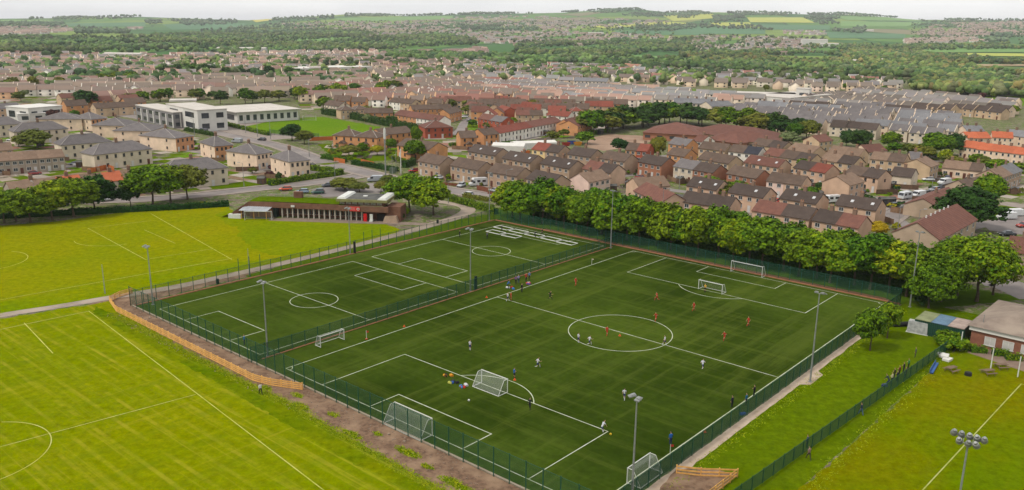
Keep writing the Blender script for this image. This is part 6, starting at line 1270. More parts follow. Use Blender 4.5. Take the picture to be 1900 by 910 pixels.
    for a in wx:
        for s in (-1,1):
            wo = link('wheel', cached('wh', lambda: MB().tube((0,-.1,0),(0,.1,0),.31,.31,14).mesh('wheel',m_tyre)), t, (a,s*.8,.31)); link('rim', cached('rim', lambda: MB().tube((0,-.112,0),(0,.112,0),.19,.19,10).mesh('rim',m_rim)), wo)
    if kind != 'caravan':
        fx = -2.1 if kind in ('hatch','saloon','suv') else -L/2; bx = 2.1 if kind in ('hatch','saloon','suv') else L/2
        for s in (-1,1):
            link('headlight', cached('hl', lambda: MB().box((0,0,0),(.12,.3,.14)).mesh('headlight',m_hl)), t, (fx,s*.6,.66)); link('tail_light', cached('tl', lambda: MB().box((0,0,0),(.1,.2,.22)).mesh('tail_light',m_tl)), t, (bx,s*.66,.8))
    return t
RD = ang(U(690,324),U(850,356)); WHI,SIL,BK_,GRY = (236,236,236),(176,180,186),(30,32,36),(112,116,122)
for px,py,rz,c,lb,k in [(609,347,.2,(70,74,80),'dark grey car in the small car park','hatch'),(629,343,.1,SIL,'silver car at the back of the small car park','hatch'),(561,359,.2,(150,170,190),'pale blue car behind the clubhouse roof','hatch'),(590,360,.1,(30,84,74),'dark teal car behind the clubhouse roof','suv'),(530,354,.2,(214,90,50),'orange car behind the clubhouse chimney','hatch'),(696,337,.1,SIL,'silver van parked by the junction','van'),(730,346,RD,(206,208,210),'pale car parked behind the bright trees','hatch'),(616,322,RD,WHI,'white car driving out of the junction','saloon'),(814,333,.5,WHI,'white sports car before the first beige house','saloon'),(768,320,.5,(196,30,30),'red car beside the first beige house','hatch'),(856,347,1.2,(206,210,214),'silver car on the paved drive','hatch'),(887,345,.35,WHI,'white camper van beside the second beige house','camper'),(918,357,RD,(190,194,198),'grey car at the end of the road-side row','hatch'),(868,364,RD,WHI,'white car on the near side of the road','hatch'),
    (398,238,-.5,WHI,'white car on the school road','hatch'),(377,246,-.5,(120,120,126),'grey car behind the hip roofs','van'),(486,261,-.4,BK_,'black car on the school road','hatch'),(440,265,-.4,SIL,'silver van behind the hip roofs','van'),
    (1867,407,.15,WHI,'nearer of two white vans in the east car park','van'),(1880,401,.15,WHI,'further of two white vans in the east car park','van'),(1868,438,-.15,(36,40,44),'black car parked on the east lawn edge','saloon'),(1899,422,.2,(190,60,40),'red car at the right edge of the car park','hatch'),(1679,370,.6,(226,230,232),'white caravan beside the yellow gorse','caravan'),(1656,385,.5,(90,98,110),'grey car left of the yellow gorse','hatch'),(1703,366,.5,WHI,'white van in the close','van'),(1715,362,.4,BK_,'black car in the close','hatch'),(1733,355,.4,SIL,'silver car in the close','hatch'),(1746,351,.5,(60,64,72),'dark car in the close beside the brown gable','suv'),(1752,342,.5,WHI,'white van at the top of the close','van'),(1722,336,-.1,WHI,'white car outside the cream bungalow','hatch'),(1651,343,.1,(206,80,40),'orange red car beside the cream bungalow','hatch'),(1708,452,.6,(130,40,34),'dark red car beside the big red roofed house','hatch'),(1690,456,.4,(60,60,64),'dark car left of the big red roofed house','hatch'),
    (1545,377,.3,WHI,'white caravan between the last two tree-top houses','caravan'),(1438,378,.9,(214,50,44),'red car between the tree-top houses','hatch'),(1168,342,.2,SIL,'silver car in the yard behind the pinkish house','hatch'),(1182,343,.2,WHI,'white car in the yard behind the pinkish house','hatch'),(1190,348,.1,BK_,'black car in the yard before the brick house','saloon'),
    (150,309,-.2,WHI,'white van before the cream hip roofed block','van'),(138,307,-.2,(96,104,116),'dark car left of the white van at the cream block','hatch'),(22,262,0,WHI,'white car at the foot of the second cream block','hatch'),(872,226,.2,BK_,'black car in the brick court','saloon'),(862,219,.2,WHI,'white car in the brick court','hatch'),(1080,247,.1,WHI,'white car beside the orange brick house','hatch'),(1075,241,.2,(60,80,150),'blue car beside the orange brick house','hatch')]:
    car(px,py,rz,c,lb,k)
for px,py,c,lb in [(1060,268,(60,90,170),'blue skip on the building site'),(1072,270,(226,150,40),'yellow digger body on the building site'),(1050,271,(170,40,40),'red skip on the building site'),(975,287,(226,120,60),'orange skip left of the yellow house')]:
    x, y = U(px,py); t = thing('skip',lb,'skip',(x,y,0.03),rnd.uniform(0,1)); MB().solid([(-1.2,-.9,0),(1.2,-.9,0),(1.2,.9,0),(-1.2,.9,0),(-1.9,-1,1.5),(1.9,-1,1.5),(1.9,1,1.5),(-1.9,1,1.5)],[(3,2,1,0),(0,1,5,4),(1,2,6,5),(2,3,7,6),(3,0,4,7)]).build('body',paint(c),t); MB().box((0,0,.9),(3,1.7,.3)).build('load',m_soil,t)

# ================================================================== THE REST OF THE TOWN
OCC = np.array(HOUSE_SPOTS)
for o_ in ([ (U(px,py)[0],U(px,py)[1],rr) for px,py,rr in [(330,222,34),(480,214,34),(75,205,34),(145,150,40),(1240,248,22),(1330,255,24),(1400,262,20),(1270,240,24),(1420,174,45),(1500,180,34),(600,126,60),(580,236,26),(520,236,26),(640,242,26),(950,272,16),(1000,268,16),(1140,265,22),(1060,265,18),(640,130,60),(1180,163,30),(1250,168,30),(1330,178,40),(1420,188,30)] ]): OCC = np.vstack([OCC,o_])
def free(x,y,r,k=1.0): return np.all(np.hypot(OCC[:,0]-x,OCC[:,1]-y) > OCC[:,2]*k+r)
# quarter: outline in the photo, line of its streets, street spacing, walls, roofs, house length, share built, name
Q = [([(1345,214),(1480,202),(1560,203),(1720,220),(1790,236),(1776,262),(1700,272),(1600,262),(1500,248),(1420,240),(1340,228)],((1467,218),(1700,236)),17,['peach','peach','cream'],['slate','slate','blue','slate','dark'],(7,9),.97,'slate roofed terraces'),
 ([(1555,186),(1660,178),(1880,200),(1868,226),(1700,218),(1555,203)],((1602,190),(1841,214)),22,['peach','peach','tan'],['dark','slate','dark'],(8,10),.95,'dark roofed peach rows'),
 ([(1490,192),(1612,174),(1630,184),(1500,204)],((1497,197),(1614,180)),18,['peach'],['dark','slate'],(10,12),.95,'slanting slate rows'),
 ([(1000,165),(1130,168),(1250,178),(1440,192),(1330,205),(1250,206),(1120,200),(1010,192)],((1010,184),(1200,194)),17,['peach','cream','cream'],['slate','blue','slate','salmon','slate'],(9,12),.93,'slate and cream quarter'),
 ([(880,158),(1000,160),(1070,175),(1080,196),(980,190),(890,180)],((900,172),(1060,184)),17,['peach','cream','white'],['salmon','slate','red','slate','salmon','blue','brown'],(9,12),.93,'salmon roofed quarter'),
 ([(560,176),(640,168),(760,158),(890,160),(900,180),(830,184),(700,186),(640,196),(570,196)],((620,185),(760,182)),18,['tan','orange','white','cream'],['brown','maroon','brown','red'],(9,12),.92,'lanes above the brick quarter'),
 ([(-30,150),(180,156),(300,150),(480,150),(620,140),(700,150),(640,172),(500,186),(380,184),(230,186),(120,180),(-30,186)],((0,170),(400,166)),21,['tan','peach','orange','cream','white'],['brown','maroon','brown','light','tile'],(10,14),.92,'brown streets behind the school'),
 ([(95,190),(250,186),(250,214),(215,222),(120,212)],((100,206),(200,200)),22,['tan','orange'],['maroon','brown'],(10,14),.6,'streets beside the white hall'),
 ([(-30,205),(40,203),(60,222),(-30,228)],((0,218),(60,214)),20,['cream','tan'],['slate','light'],(12,15),.6,'lane below the white hall')]
Q.append(([(600,202),(760,182),(900,178),(1080,195),(1165,208),(1100,226),(1000,222),(905,236),(860,215),(780,200),(640,206)],((760,205),(900,208)),17,['orange','white','tan','cream','orange'],['maroon','brown','red','brown'],(8,11),.9,'courts round the brick quarter'))
cand = []
for poly,(d0,d1),sp,walls,roofs,(l0,l1),share,nm in Q:
    wp = pxs(poly); th = ang(U(*d0),U(*d1)); c,s = math.cos(th),math.sin(th); rx = [x*c+y*s for x,y in wp]; ry = [-x*s+y*c for x,y in wp]
    v = min(ry); k = 0
    while v < max(ry):
        u = min(rx)+rnd.uniform(0,6); wobble = rnd.uniform(-1.5,1.5); h = rnd.choice((5.0,5.2)); run = rnd.randint(1,4); wl_,rf_ = rnd.choice(walls),rnd.choice(roofs)
        while u < max(rx):
            l = rnd.uniform(l0,l1); vj = v+rnd.uniform(-.9,.9); x,y = u*c-vj*s, u*s+vj*c; px,py = proj(x,y,0)
            if inpoly(px,py,poly) and rnd.random() < share and free(x,y,l*.36,.8): cand.append((y,x,y,th+rnd.uniform(-.02,.02)+(math.pi/2 if ('brown' in nm or 'lanes' in nm or 'courts' in nm) and run <= 0 and rnd.random() < .45 else 0),l,8.0,h+rnd.uniform(-.4,.4),rnd.uniform(2.4,3.0),wl_,rf_,nm))
            u += l+(0.05 if run > 0 else rnd.uniform(3,7)); run -= 1
            if run < 0: run = rnd.randint(0,3) if 'brown' in nm or 'lanes' in nm or 'courts' in nm else rnd.randint(2,5); wl_,rf_ = rnd.choice(walls),rnd.choice(roofs)
        v += sp+rnd.uniform(-1.5,1.5); k += 1
cand.sort()
NEAR = 145
cnt = {}
ordn = {}
near = cand[:NEAR]
for nm in sorted({(c[-1],c[8],c[9]) for c in near}):
    for i,c in enumerate(sorted([c for c in near if (c[-1],c[8],c[9]) == nm], key=lambda c: proj(c[1],c[2],0)[0])): ordn[id(c)] = i
for c in near:
    _,x,y,th,l,D,h,rise,wl_,rf_,nm = c; i = ordn[id(c)]
    w_ = {'orange':'orange brick'}.get(wl_,wl_); base = f'{w_} house, {RW[rf_]} roof, {ORD[i % len(ORD)]} from left among the {nm}'
    house(base, x, y, th, l, D, h, rise, wl_, rf_, 'gable', 1, ends='rl', chim=1 if rnd.random() < .5 and 'slate' not in nm and 'dark' not in nm else 0, bays=2, skew=1 if rnd.random() < .6 and ('slate' in nm or 'dark' in nm or 'salmon' in nm) else 0, group=f'{w_} houses under {RW[rf_]} roofs among the {nm}')
OCC = np.vstack([OCC,np.array([(c[1],c[2],c[4]*.5) for c in near])]) if near else OCC

# beyond that nobody can count them: far houses, one mass
def far_houses(name, label, C, z):
    C = np.array(C, float)      # x y th L D h rise wall rgb roof rgb
    n = len(C); x,y,th,L,D,h,r = C[:,:7].T; wallc, roofc = C[:,7:10], C[:,10:13]
    def pt(a,b,c): return np.stack([a,b,c],1)
    Z = np.zeros(n); a,b = L/2,D/2; o = .35; pts = [pt(-a,-b,Z),pt(a,-b,Z),pt(a,b,Z),pt(-a,b,Z),pt(-a,-b,h),pt(a,-b,h),pt(a,b,h),pt(-a,b,h),pt(-a,Z,h+r),pt(a,Z,h+r),
        pt(-a-.2,-b-o,h-.2),pt(a+.2,-b-o,h-.2),pt(a+.2,b+o,h-.2),pt(-a-.2,b+o,h-.2),pt(-a-.2,Z,h+r+.15),pt(a+.2,Z,h+r+.15)]
    sw = np.where(NR.uniform(size=n) < .5,.22,.02)
    for sx in (-1,1): pts += [pt(sx*a-sw,-b-o,h-.1),pt(sx*a+sw,-b-o,h-.1),pt(sx*a+sw,Z,h+r+.25),pt(sx*a-sw,Z,h+r+.25)]
    for fx in (-.25,.25):
        for fz in (.3,.78): pts += [pt(a*2*fx-.7,-b-.05,h*fz-.6),pt(a*2*fx+.7,-b-.05,h*fz-.6),pt(a*2*fx+.7,-b-.05,h*fz+.6),pt(a*2*fx-.7,-b-.05,h*fz+.6)]
    V = np.stack(pts,1); m = V.shape[1]; c,s = np.cos(th)[:,None],np.sin(th)[:,None]
    W = np.stack([V[:,:,0]*c-V[:,:,1]*s+x[:,None], V[:,:,0]*s+V[:,:,1]*c+y[:,None], V[:,:,2]+z[:,None]],-1).reshape(-1,3)
    faces = [(0,1,5,4),(1,2,6,5),(2,3,7,6),(3,0,4,7),(4,5,9,8),(6,7,8,9),(5,6,9,9),(7,4,8,8),(10,11,15,14),(12,13,14,15)]+[(16+4*k,17+4*k,18+4*k,19+4*k) for k in range(6)]
    quad = [f for f in faces if f[2] != f[3]]; tri = [f[:3] for f in faces if f[2] == f[3]]
    base = (np.arange(n)*m)[:,None,None]
    Fq = (np.array(quad)[None]+base).reshape(-1,4); Ft = (np.array(tri)[None]+base).reshape(-1,3)
    tq = np.stack([roofc if f[0] in (10,12) else (np.full((n,3),.045) if f[0] >= 24 else wallc) for f in quad],1).reshape(-1,3); tt = np.repeat(wallc,len(tri),0)
    # one mesh: triangles as quads with a doubled corner are avoided by splitting quads
    F = np.concatenate([Fq[:,[0,1,2]],Fq[:,[0,2,3]],Ft]); T = np.concatenate([tq,tq,tt])
    o = link(name, npmesh(name, W, F, [attrmat('far house colours')], tint=T)); return tag(o, label, 'houses', kind='stuff')
def rgb(t,j=.08,g=.38,k=1.0):
    q = rnd.uniform(1-j,1+j)*k*KA; t = [a*(1-g)+b*g for a,b in zip(t,(160,154,145))]
    return [max(0,v*q*rnd.uniform(.97,1.03)) for v in lin(t)]
far = []
for c in cand[NEAR:]:
    far.append([c[1],c[2],c[3],c[4],c[5],c[6],c[7]]+rgb(WC[c[8]],k=1.6)+rgb(RC[c[9]][0]))
REG = [([(-40,112),(300,113),(620,104),(900,112),(905,132),(700,142),(480,140),(300,146),(180,150),(-40,152)],(0,130),(400,128),23,['tan','peach','white','cream'],['brown','maroon','slate','salmon','brown','light'],.75),
 ([(860,122),(960,124),(1100,128),(1260,136),(1450,143),(1640,154),(1692,168),(1560,172),(1350,166),(1250,160),(1130,156),(1000,160),(900,152)],(900,140),(1400,152),24,['cream','peach','white','tan'],['slate','slate','brown','blue','red','dark'],.8),
 ([(700,140),(905,132),(900,158),(760,158),(700,150)],(700,150),(900,145),24,['cream','peach','tan'],['slate','brown','brown'],.8),
 ([(1300,168),(1360,172),(1350,180),(1300,176)],(1300,170),(1360,174),20,['peach'],['slate'],.6),
 ([(-40,102),(320,106),(560,98),(700,96),(700,104),(560,107),(300,114),(-40,114)],(0,108),(500,103),34,['pink','white','tan','peach'],['salmon','maroon','slate','light'],.5)]
for poly,d0,d1,sp,walls,roofs,share in REG:
    wp = pxs(poly); th = ang(U(*d0),U(*d1)); c,s = math.cos(th),math.sin(th); rx = [x*c+y*s for x,y in wp]; ry = [-x*s+y*c for x,y in wp]; v = min(ry)
    while v < max(ry):
        u = min(rx)+rnd.uniform(0,8); rf_ = rnd.choice(roofs); wl_ = rnd.choice(walls)
        while u < max(rx):
            l = rnd.uniform(9,16); x,y = u*c-v*s, u*s+v*c
            if inpoly(*proj(x,y,float(tz(x,y))),poly) and rnd.random() < share and free(x,y,l*.34,.8): far.append([x,y,th+rnd.choice((0,0,0,1.57)),l,8.5,5.0,rnd.uniform(2.4,3.2)]+rgb(WC[wl_],.14,.25,1.65)+rgb(RC[rf_][0],.12))
            u += l+rnd.uniform(1,9)
            if rnd.random() < .25: rf_ = rnd.choice(roofs); wl_ = rnd.choice(walls)
        v += sp+rnd.uniform(-4,4)
fa = np.array(far); far_houses('distant_houses','far rows of houses filling the town behind the nearer estates',far,tz(fa[:,0],fa[:,1]))
# hillside towns and villages
def scatter(poly, n, rmin, rmax, seed, clump=0):
    "points spread evenly over the land inside an outline"
    rs = np.random.RandomState(seed); a0,a1 = math.atan2(min(p[0] for p in poly)-960,1520), math.atan2(max(p[0] for p in poly)-940,1520); X,Y = [],[]
    got = 0
    for _ in range(60):
        m = 20000; a = rs.uniform(a0-.03,a1+.03,m); r = np.sqrt(rs.uniform(rmin**2,rmax**2,m)); x,y = r*np.sin(a),r*np.cos(a); z = tz(x,y)
        d = y*_ct-(z-CAM_H)*_st; u = y*_st+(z-CAM_H)*_ct; p,q = FPX*x/d,-FPX*u/d; k = inpoly(950+_cr*p-_sr*q,455+_sr*p+_cr*q,poly)
        X.append(x[k]); Y.append(y[k]); got += k.sum()
        if got >= n: break
    X,Y = np.concatenate(X)[:n],np.concatenate(Y)[:n]
    if clump:
        k = np.sin(X/95+seed)*np.sin(Y/150+.7*seed)+.7*np.sin(X/47-Y/120)+rs.uniform(-.4,.4,len(X)) > -clump; X,Y = X[k],Y[k]
    return X,Y,tz(X,Y)
hill = []
for i,(poly,n,r0,r1,walls,roofs) in enumerate([([(-20,51),(120,50),(140,58),(60,66),(-20,68)],420,2200,6400,['pink','white','peach'],['salmon','light','maroon']),([(240,52),(262,52),(262,56),(230,58)],40,2500,6400,['pink','white'],['salmon','light']),
    ([(520,45),(640,40),(700,44),(840,32),(1010,30),(1090,40),(1060,60),(900,72),(860,62),(700,58),(540,60)],900,2000,6400,['white','pink','tan','peach'],['slate','maroon','brown','light']),([(1000,40),(1210,34),(1240,42),(1120,52),(1000,56)],260,2200,6400,['white','pink','tan'],['slate','brown','light']),([(860,62),(1060,60),(1260,70),(1250,80),(1080,86),(900,86)],420,1700,5000,['white','pink','tan','peach'],['slate','maroon','light']),
    ([(1290,68),(1460,72),(1540,80),(1480,104),(1280,96)],330,1600,5000,['white','peach','pink'],['slate','maroon','brown']),([(1425,56),(1530,59),(1530,66),(1430,64)],70,1800,6000,['white','pink'],['maroon','slate']),([(1740,44),(1910,40),(1910,66),(1690,68)],620,1800,6400,['tan','pink','peach'],['maroon','brown','salmon']),([(1680,74),(1830,68),(1842,78),(1680,82)],220,1700,5000,['white','peach'],['light','salmon']),([(640,64),(880,62),(880,74),(700,72)],160,1700,5000,['white','tan','peach'],['brown','slate']),([(700,96),(900,90),(900,112),(700,108)],150,1200,2600,['tan','peach'],['maroon','brown','salmon']),([(1070,118),(1180,118),(1240,130),(1090,132)],50,1000,1700,['peach','cream'],['orange','salmon','slate'])]):
    X,Y,Z = scatter(poly,int(n*.95),r0,r1,50+i,.35)
    for x,y,z in zip(X,Y,Z): hill.append([x,y,rnd.choice((.1,.4,1.3,-.3)),rnd.uniform(12,26),9,5.2,3.0]+rgb(WC[rnd.choice(walls)],.16,.45,1.15)+rgb(RC[rnd.choice(roofs)][0],.16,.5)+[z-.3])
ha = np.array(hill); far_houses('hillside_town','pale villages scattered over the distant hillside',ha[:,:13],ha[:,13])
for px,py,L,D,h,lb in [(1510,84,70,26,16,'large white works building on the valley floor'),(1540,86,60,20,7,'low white works wing beside the large one'),(1570,120,34,20,7,'white house among the right-hand woods'),(1635,117,26,12,6,'small white house among the right-hand woods'),(72,76,70,20,9,'dark red shed in the valley on the left'),(1105,64,60,14,6,'pale glasshouse below the hill fields'),(1150,52,20,10,6,'white farmhouse on the hill field'),(1570,57,24,12,7,'left white farm building on the right hill'),(1612,58,40,12,6,'right white farm building on the right hill'),(450,98,90,24,9,'long white factory roof beyond the woods'),(232,108,60,20,7,'pale roofed shed among the far houses')]:
    d = ray(px,py); r = 1200.0; hh = math.hypot(d[0],d[1])
    while r < 6400:
        x,y = d[0]/hh*r,d[1]/hh*r
        if CAM_H+d[2]/hh*r <= float(tz(x,y))+.5: break
        r += 10
    z = float(tz(x,y)); t = thing('farm_building' if 'farm' in lb or 'house' in lb else 'works_building',lb,'building',(x,y,z-.5),rnd.uniform(-.2,.2)); w_ = m_wr if 'red' not in lb else pm('dark red cladding',A(96,58,60))
    MB().prism([(-D/2,0),(D/2,0),(D/2,h),(0,h+1.5),(-D/2,h)],-L/2,L/2).build('wall',w_,t); MB().prism([(-D/2-.4,h+.05),(0,h+1.7),(D/2+.4,h+.05),(D/2+.4,h+.4),(0,h+2.1),(-D/2-.4,h+.4)][::-1],-L/2-.3,L/2+.3).build('roof',m_wroof if w_ is m_wr else w_,t)

# the plots themselves: drives, paving, lawns, beds
PLOT = [g_bank,g_bank,g_town,m_pave,m_tarmac,m_path,m_soil,pm('gravel drive',A(190,178,164),A(166,154,142),1.5,.95),pm('dark mulch',A(92,78,64),A(74,62,50),1.2,.95),pm('red paving',A(164,112,92),A(146,98,80),1.0,.9)]
PLW = [5,4,4,4,3,3,2,4,3,1]
for i,((hx,hy,hr),(rot,L,D,det)) in enumerate(zip(HOUSE_SPOTS,HOUSE_DIM)):
    if det < 2 or math.hypot(hx,hy) > 460: continue
    c,s = math.cos(rot),math.sin(rot); k = 0
    for side,dep in ((-1,rnd.uniform(4,6)),(1,rnd.uniform(6,9))):
        u = -L/2-1.0
        while u < L/2+1.0:
            w = min(rnd.uniform(2.2,5.5),L/2+1.0-u)
            if w < .6: break
            y0,y1 = side*(D/2+.05),side*(D/2+dep*rnd.uniform(.75,1)); q = [(u+.08,y0),(u+w-.08,y0),(u+w-.08,y1),(u+.08,y1)]
            W = [(hx+a*c-b*s,hy+a*s+b*c) for a,b in (q if side > 0 else q[::-1])]
            px,py = proj(*W[2],0)
            if py < 430 and not (900 < px < 1690 and py > 396+(px-930)*.16): sheet('garden_plot', W, .004+.0014*((i*2+(side > 0)) % 10), rnd.choices(PLOT,PLW)[0])
            u += w
def plotgrid(poly, a, b, size, z0, skip=.0):
    "open ground between houses, cut into yards, beds and drives"
    wp = pxs(poly); th = ang(U(*a),U(*b)); c,s = math.cos(th),math.sin(th); rx = [x*c+y*s for x,y in wp]; ry = [-x*s+y*c for x,y in wp]; v = min(ry)
    while v < max(ry):
        d = rnd.uniform(*size); u = min(rx)
        while u < max(rx):
            w = rnd.uniform(*size); x,y = (u+w/2)*c-(v+d/2)*s,(u+w/2)*s+(v+d/2)*c
            if inpoly(*proj(x,y,0),poly) and rnd.random() > skip:
                sheet('garden_plot',[((u+p*w)*c-(v+q*d)*s,(u+p*w)*s+(v+q*d)*c) for p,q in ((.02,.02),(.98,.02),(.98,.98),(.02,.98))],z0,rnd.choices(PLOT,PLW)[0])
            u += w
        v += d
plotgrid([(-20,262),(140,232),(300,245),(480,278),(600,300),(600,318),(480,345),(400,350),(300,335),(120,345),(-20,352)],(300,262),(480,290),(3.5,8),.0032,.2)
plotgrid([(600,250),(700,246),(860,240),(960,262),(900,300),(780,300),(640,296)],(700,262),(860,262),(4,9),.0034,.25)
plotgrid([(840,205),(1080,200),(1160,222),(1100,252),(1000,262),(880,260)],(900,220),(1060,235),(5,9),.0036,.3)
plotgrid([(1600,292),(1900,290),(1900,400),(1760,400),(1640,380)],(1620,300),(1800,325),(4,8),.0038,.2)
plotgrid([(560,180),(840,178),(840,206),(640,212),(560,205)],(620,190),(760,188),(6,11),.0030,.35)
plotgrid([(-20,180),(240,180),(240,216),(100,236),(-20,228)],(0,200),(200,198),(5,10),.0028,.3)
CARC = [((236,236,236),'white'),((176,180,186),'silver'),((34,36,40),'black'),((110,116,122),'grey'),((60,80,130),'blue'),((150,36,34),'red'),((90,30,36),'maroon')]
for i,((hx,hy,hr),(rot,L,D,det),hl) in enumerate(zip(HOUSE_SPOTS,HOUSE_DIM,HOUSE_LAB)):
    if det < 2 or math.hypot(hx,hy) > 460 or 'from left' not in hl or rnd.random() > .42: continue
    u,v = rnd.uniform(-L/2+1.5,L/2-1.5),-(D/2+rnd.uniform(3.6,5.5)); x,y = hx+u*math.cos(rot)-v*math.sin(rot),hy+u*math.sin(rot)+v*math.cos(rot); px,py = proj(x,y,0)
    if py < 425 and not (900 < px < 1690 and py > 392+(px-930)*.16) and free(x,y,1.2): cc,cn = rnd.choice(CARC); car(0,0,rot+rnd.choice((0,math.pi,1.57,0))+rnd.uniform(-.1,.1),cc,f'{cn} car by the house {hl}',rnd.choice(('hatch','hatch','suv','saloon')),world=(x,y),group='cars parked by the estate houses')
for i,(px,py) in enumerate(sorted((rnd.uniform(605,765),rnd.uniform(0,1)) for _ in range(26))):
    q = (px-605)/160; yy = 272+q*18+py*(24-6*q); x,y = U(px,yy); shrub(x,y,rnd.uniform(2.2,4.2),rnd.uniform(1.2,2.6),f'{ORD[i]} shrub from the left on the planted bank below the brick flats',rnd.choice('gglodoyw'),'shrubs on the planted bank')
# gardens: shrubs, sheds and panel fences between the nearer houses
NSH = [0]
KN = {'g':'green','l':'bright','o':'olive','d':'dark','y':'yellow','w':'silvery','r':'copper'}
def clear(x,y,px,py): return py < 440 and free(x,y,-.6) and not (900 < px < 1690 and py > 392+(px-930)*.16)
for (hx,hy,hr),hl in list(zip(HOUSE_SPOTS,HOUSE_LAB))[:150]:
    if math.hypot(hx,hy) > 440 or 'from left' not in hl: continue
    used = set()
    for _ in range(6):
        a = rnd.uniform(0,6.28); q = hr+rnd.uniform(1.0,6); x,y = hx+math.cos(a)*q,hy+math.sin(a)*q; px,py = proj(x,y,0)
        if not clear(x,y,px,py): continue
        w = rnd.uniform(1.4,3.4); kd = rnd.choice('gglodywo')
        if kd in used or NSH[0] > 235: continue
        used.add(kd); NSH[0] += 1; shrub(x,y,w,rnd.uniform(.9,2.2),f'{KN[kd]} shrub by the house {hl}',kd,'garden shrubs of the estates')
    if rnd.random() < .55:
        a = rnd.uniform(0,6.28); q = hr+3.5; x,y = hx+math.cos(a)*q,hy+math.sin(a)*q; px,py = proj(x,y,0)
        if clear(x,y,px,py) and free(x,y,.6): shed(x,y,rnd.uniform(0,3),f'garden shed by the house {hl}',rnd.choice((m_shed,m_shed,m_shed2)),group='garden sheds of the estates')
    for d,sd in ((1,'behind'),(-1,'before')):
        if rnd.random() < .6:
            a = rnd.choice((.2,1.77,-.3)); q = hr+2.5; x,y = hx+math.cos(a+d*1.57)*q,hy+math.sin(a+d*1.57)*q; px,py = proj(x,y,0)
            if clear(x,y,px,py): panel_fence((x-math.cos(a)*4,y-math.sin(a)*4),(x+math.cos(a)*4,y+math.sin(a)*4),f'panel fence {sd} the house {hl}',rnd.choice((None,None,m_shed)),1.6,'garden panel fences of the estates')

# ================================================================== WOODS AND HILL FIELDS
ICO = None
def ico():
    t = (1+5**.5)/2; V = np.array([(-1,t,0),(1,t,0),(-1,-t,0),(1,-t,0),(0,-1,t),(0,1,t),(0,-1,-t),(0,1,-t),(t,0,-1),(t,0,1),(-t,0,-1),(-t,0,1)],float)/math.sqrt(1+t*t)
    F = np.array([(0,11,5),(0,5,1),(0,1,7),(0,7,10),(0,10,11),(1,5,9),(5,11,4),(11,10,2),(10,7,6),(7,1,8),(3,9,4),(3,4,2),(3,2,6),(3,6,8),(3,8,9),(4,9,5),(2,4,11),(6,2,10),(8,6,7),(9,8,1)]); return V,F
def woods(name, label, X, Y, Z, hs, seed, cols, lobes=3):
    rs = np.random.RandomState(seed); n = len(X); h = rs.uniform(*hs,n); IV,IF = ico(); Vs,Fs,Ts = [],[],[]; base = 0
    lf = np.sin(X/130+Y/310+seed)*np.sin(Y/170-X/260)+.6*np.sin(X/60+1.7)*np.sin(Y/83)
    tc = np.array(cols)[rs.randint(0,len(cols),n)]*rs.uniform(.8,1.2,(n,1))*(1+.28*lf)[:,None]; tc[:,0] *= 1+.10*np.sin(X/210+Y/120); tc = np.clip(tc,.004,.5)
    for l in range(lobes):
        r = h*rs.uniform(.30,.46,n)*(1 if l == 0 else .72); cx_ = X+(0 if l == 0 else 1)*rs.uniform(-.35,.35,n)*h; cy_ = Y+(0 if l == 0 else 1)*rs.uniform(-.35,.35,n)*h; cz_ = Z+h*(.55 if l == 0 else 1)*(1 if l == 0 else rs.uniform(.4,.8,n))
        v = IV[None]*(r[:,None,None]*rs.uniform(.7,1.25,(n,12,1)))*np.array([1,1,.95]); v += np.stack([cx_,cy_,cz_],1)[:,None]
        Vs.append(v.reshape(-1,3)); Fs.append((IF[None]+(np.arange(n)*12)[:,None,None]+base).reshape(-1,3)); base += n*12
        Ts.append(np.repeat(tc,20,0)*rs.uniform(.72,1.28,(n*20,1)))
    return tag(link(name, npmesh(name,np.concatenate(Vs),np.concatenate(Fs),[attrmat('far foliage')],tint=np.concatenate(Ts))), label, 'woods', kind='stuff')
FG = [lin(c) for c in ((72,94,52),(90,112,58),(62,84,52),(104,122,66),(84,104,54),(96,104,70))]  # far foliage greens, lightened and greyed to put some haze into the colour
def wood(polys, name, label, hs, dens, seed, cols=FG, lobes=3):
    XX = [scatter(p,int(n*1.2),r0,r1,seed+i,.45) for i,(p,n,r0,r1) in enumerate(polys)]
    woods(name,label,*[np.concatenate([q[j] for q in XX]) for j in range(3)],hs,seed,[tuple(v*KA*1.25 for v in c) for c in cols],lobes)
wood([([(120,100),(130,82),(240,70),(330,66),(420,58),(520,56),(620,60),(720,70),(720,96),(560,100),(400,106),(250,96)],3600,1200,4500),([(-20,72),(110,68),(180,74),(120,90),(-20,96)],700,1300,4500),([(-20,92),(120,96),(250,104),(80,112),(-20,110)],450,1200,2000),([(700,72),(800,64),(880,74),(900,92),(720,94)],800,1300,3500),([(520,66),(560,56),(700,60),(700,66)],250,2000,4000)],'woodland','dark belt of woods across the left of the valley',(9,15),1,500)
wood([([(720,104),(900,104),(960,108),(950,120),(860,118),(720,116)],420,1000,2200),([(950,80),(1260,80),(1300,100),(1260,118),(1100,112),(960,104)],1300,1200,3500),([(930,112),(1070,112),(1260,124),(1440,128),(1440,142),(1260,134),(1100,128),(1000,132),(900,126)],700,900,1700),([(1060,84),(1200,70),(1290,72),(1260,84)],300,1500,4000)],'woodland','broken woods in the middle of the valley',(8,14),1,600)
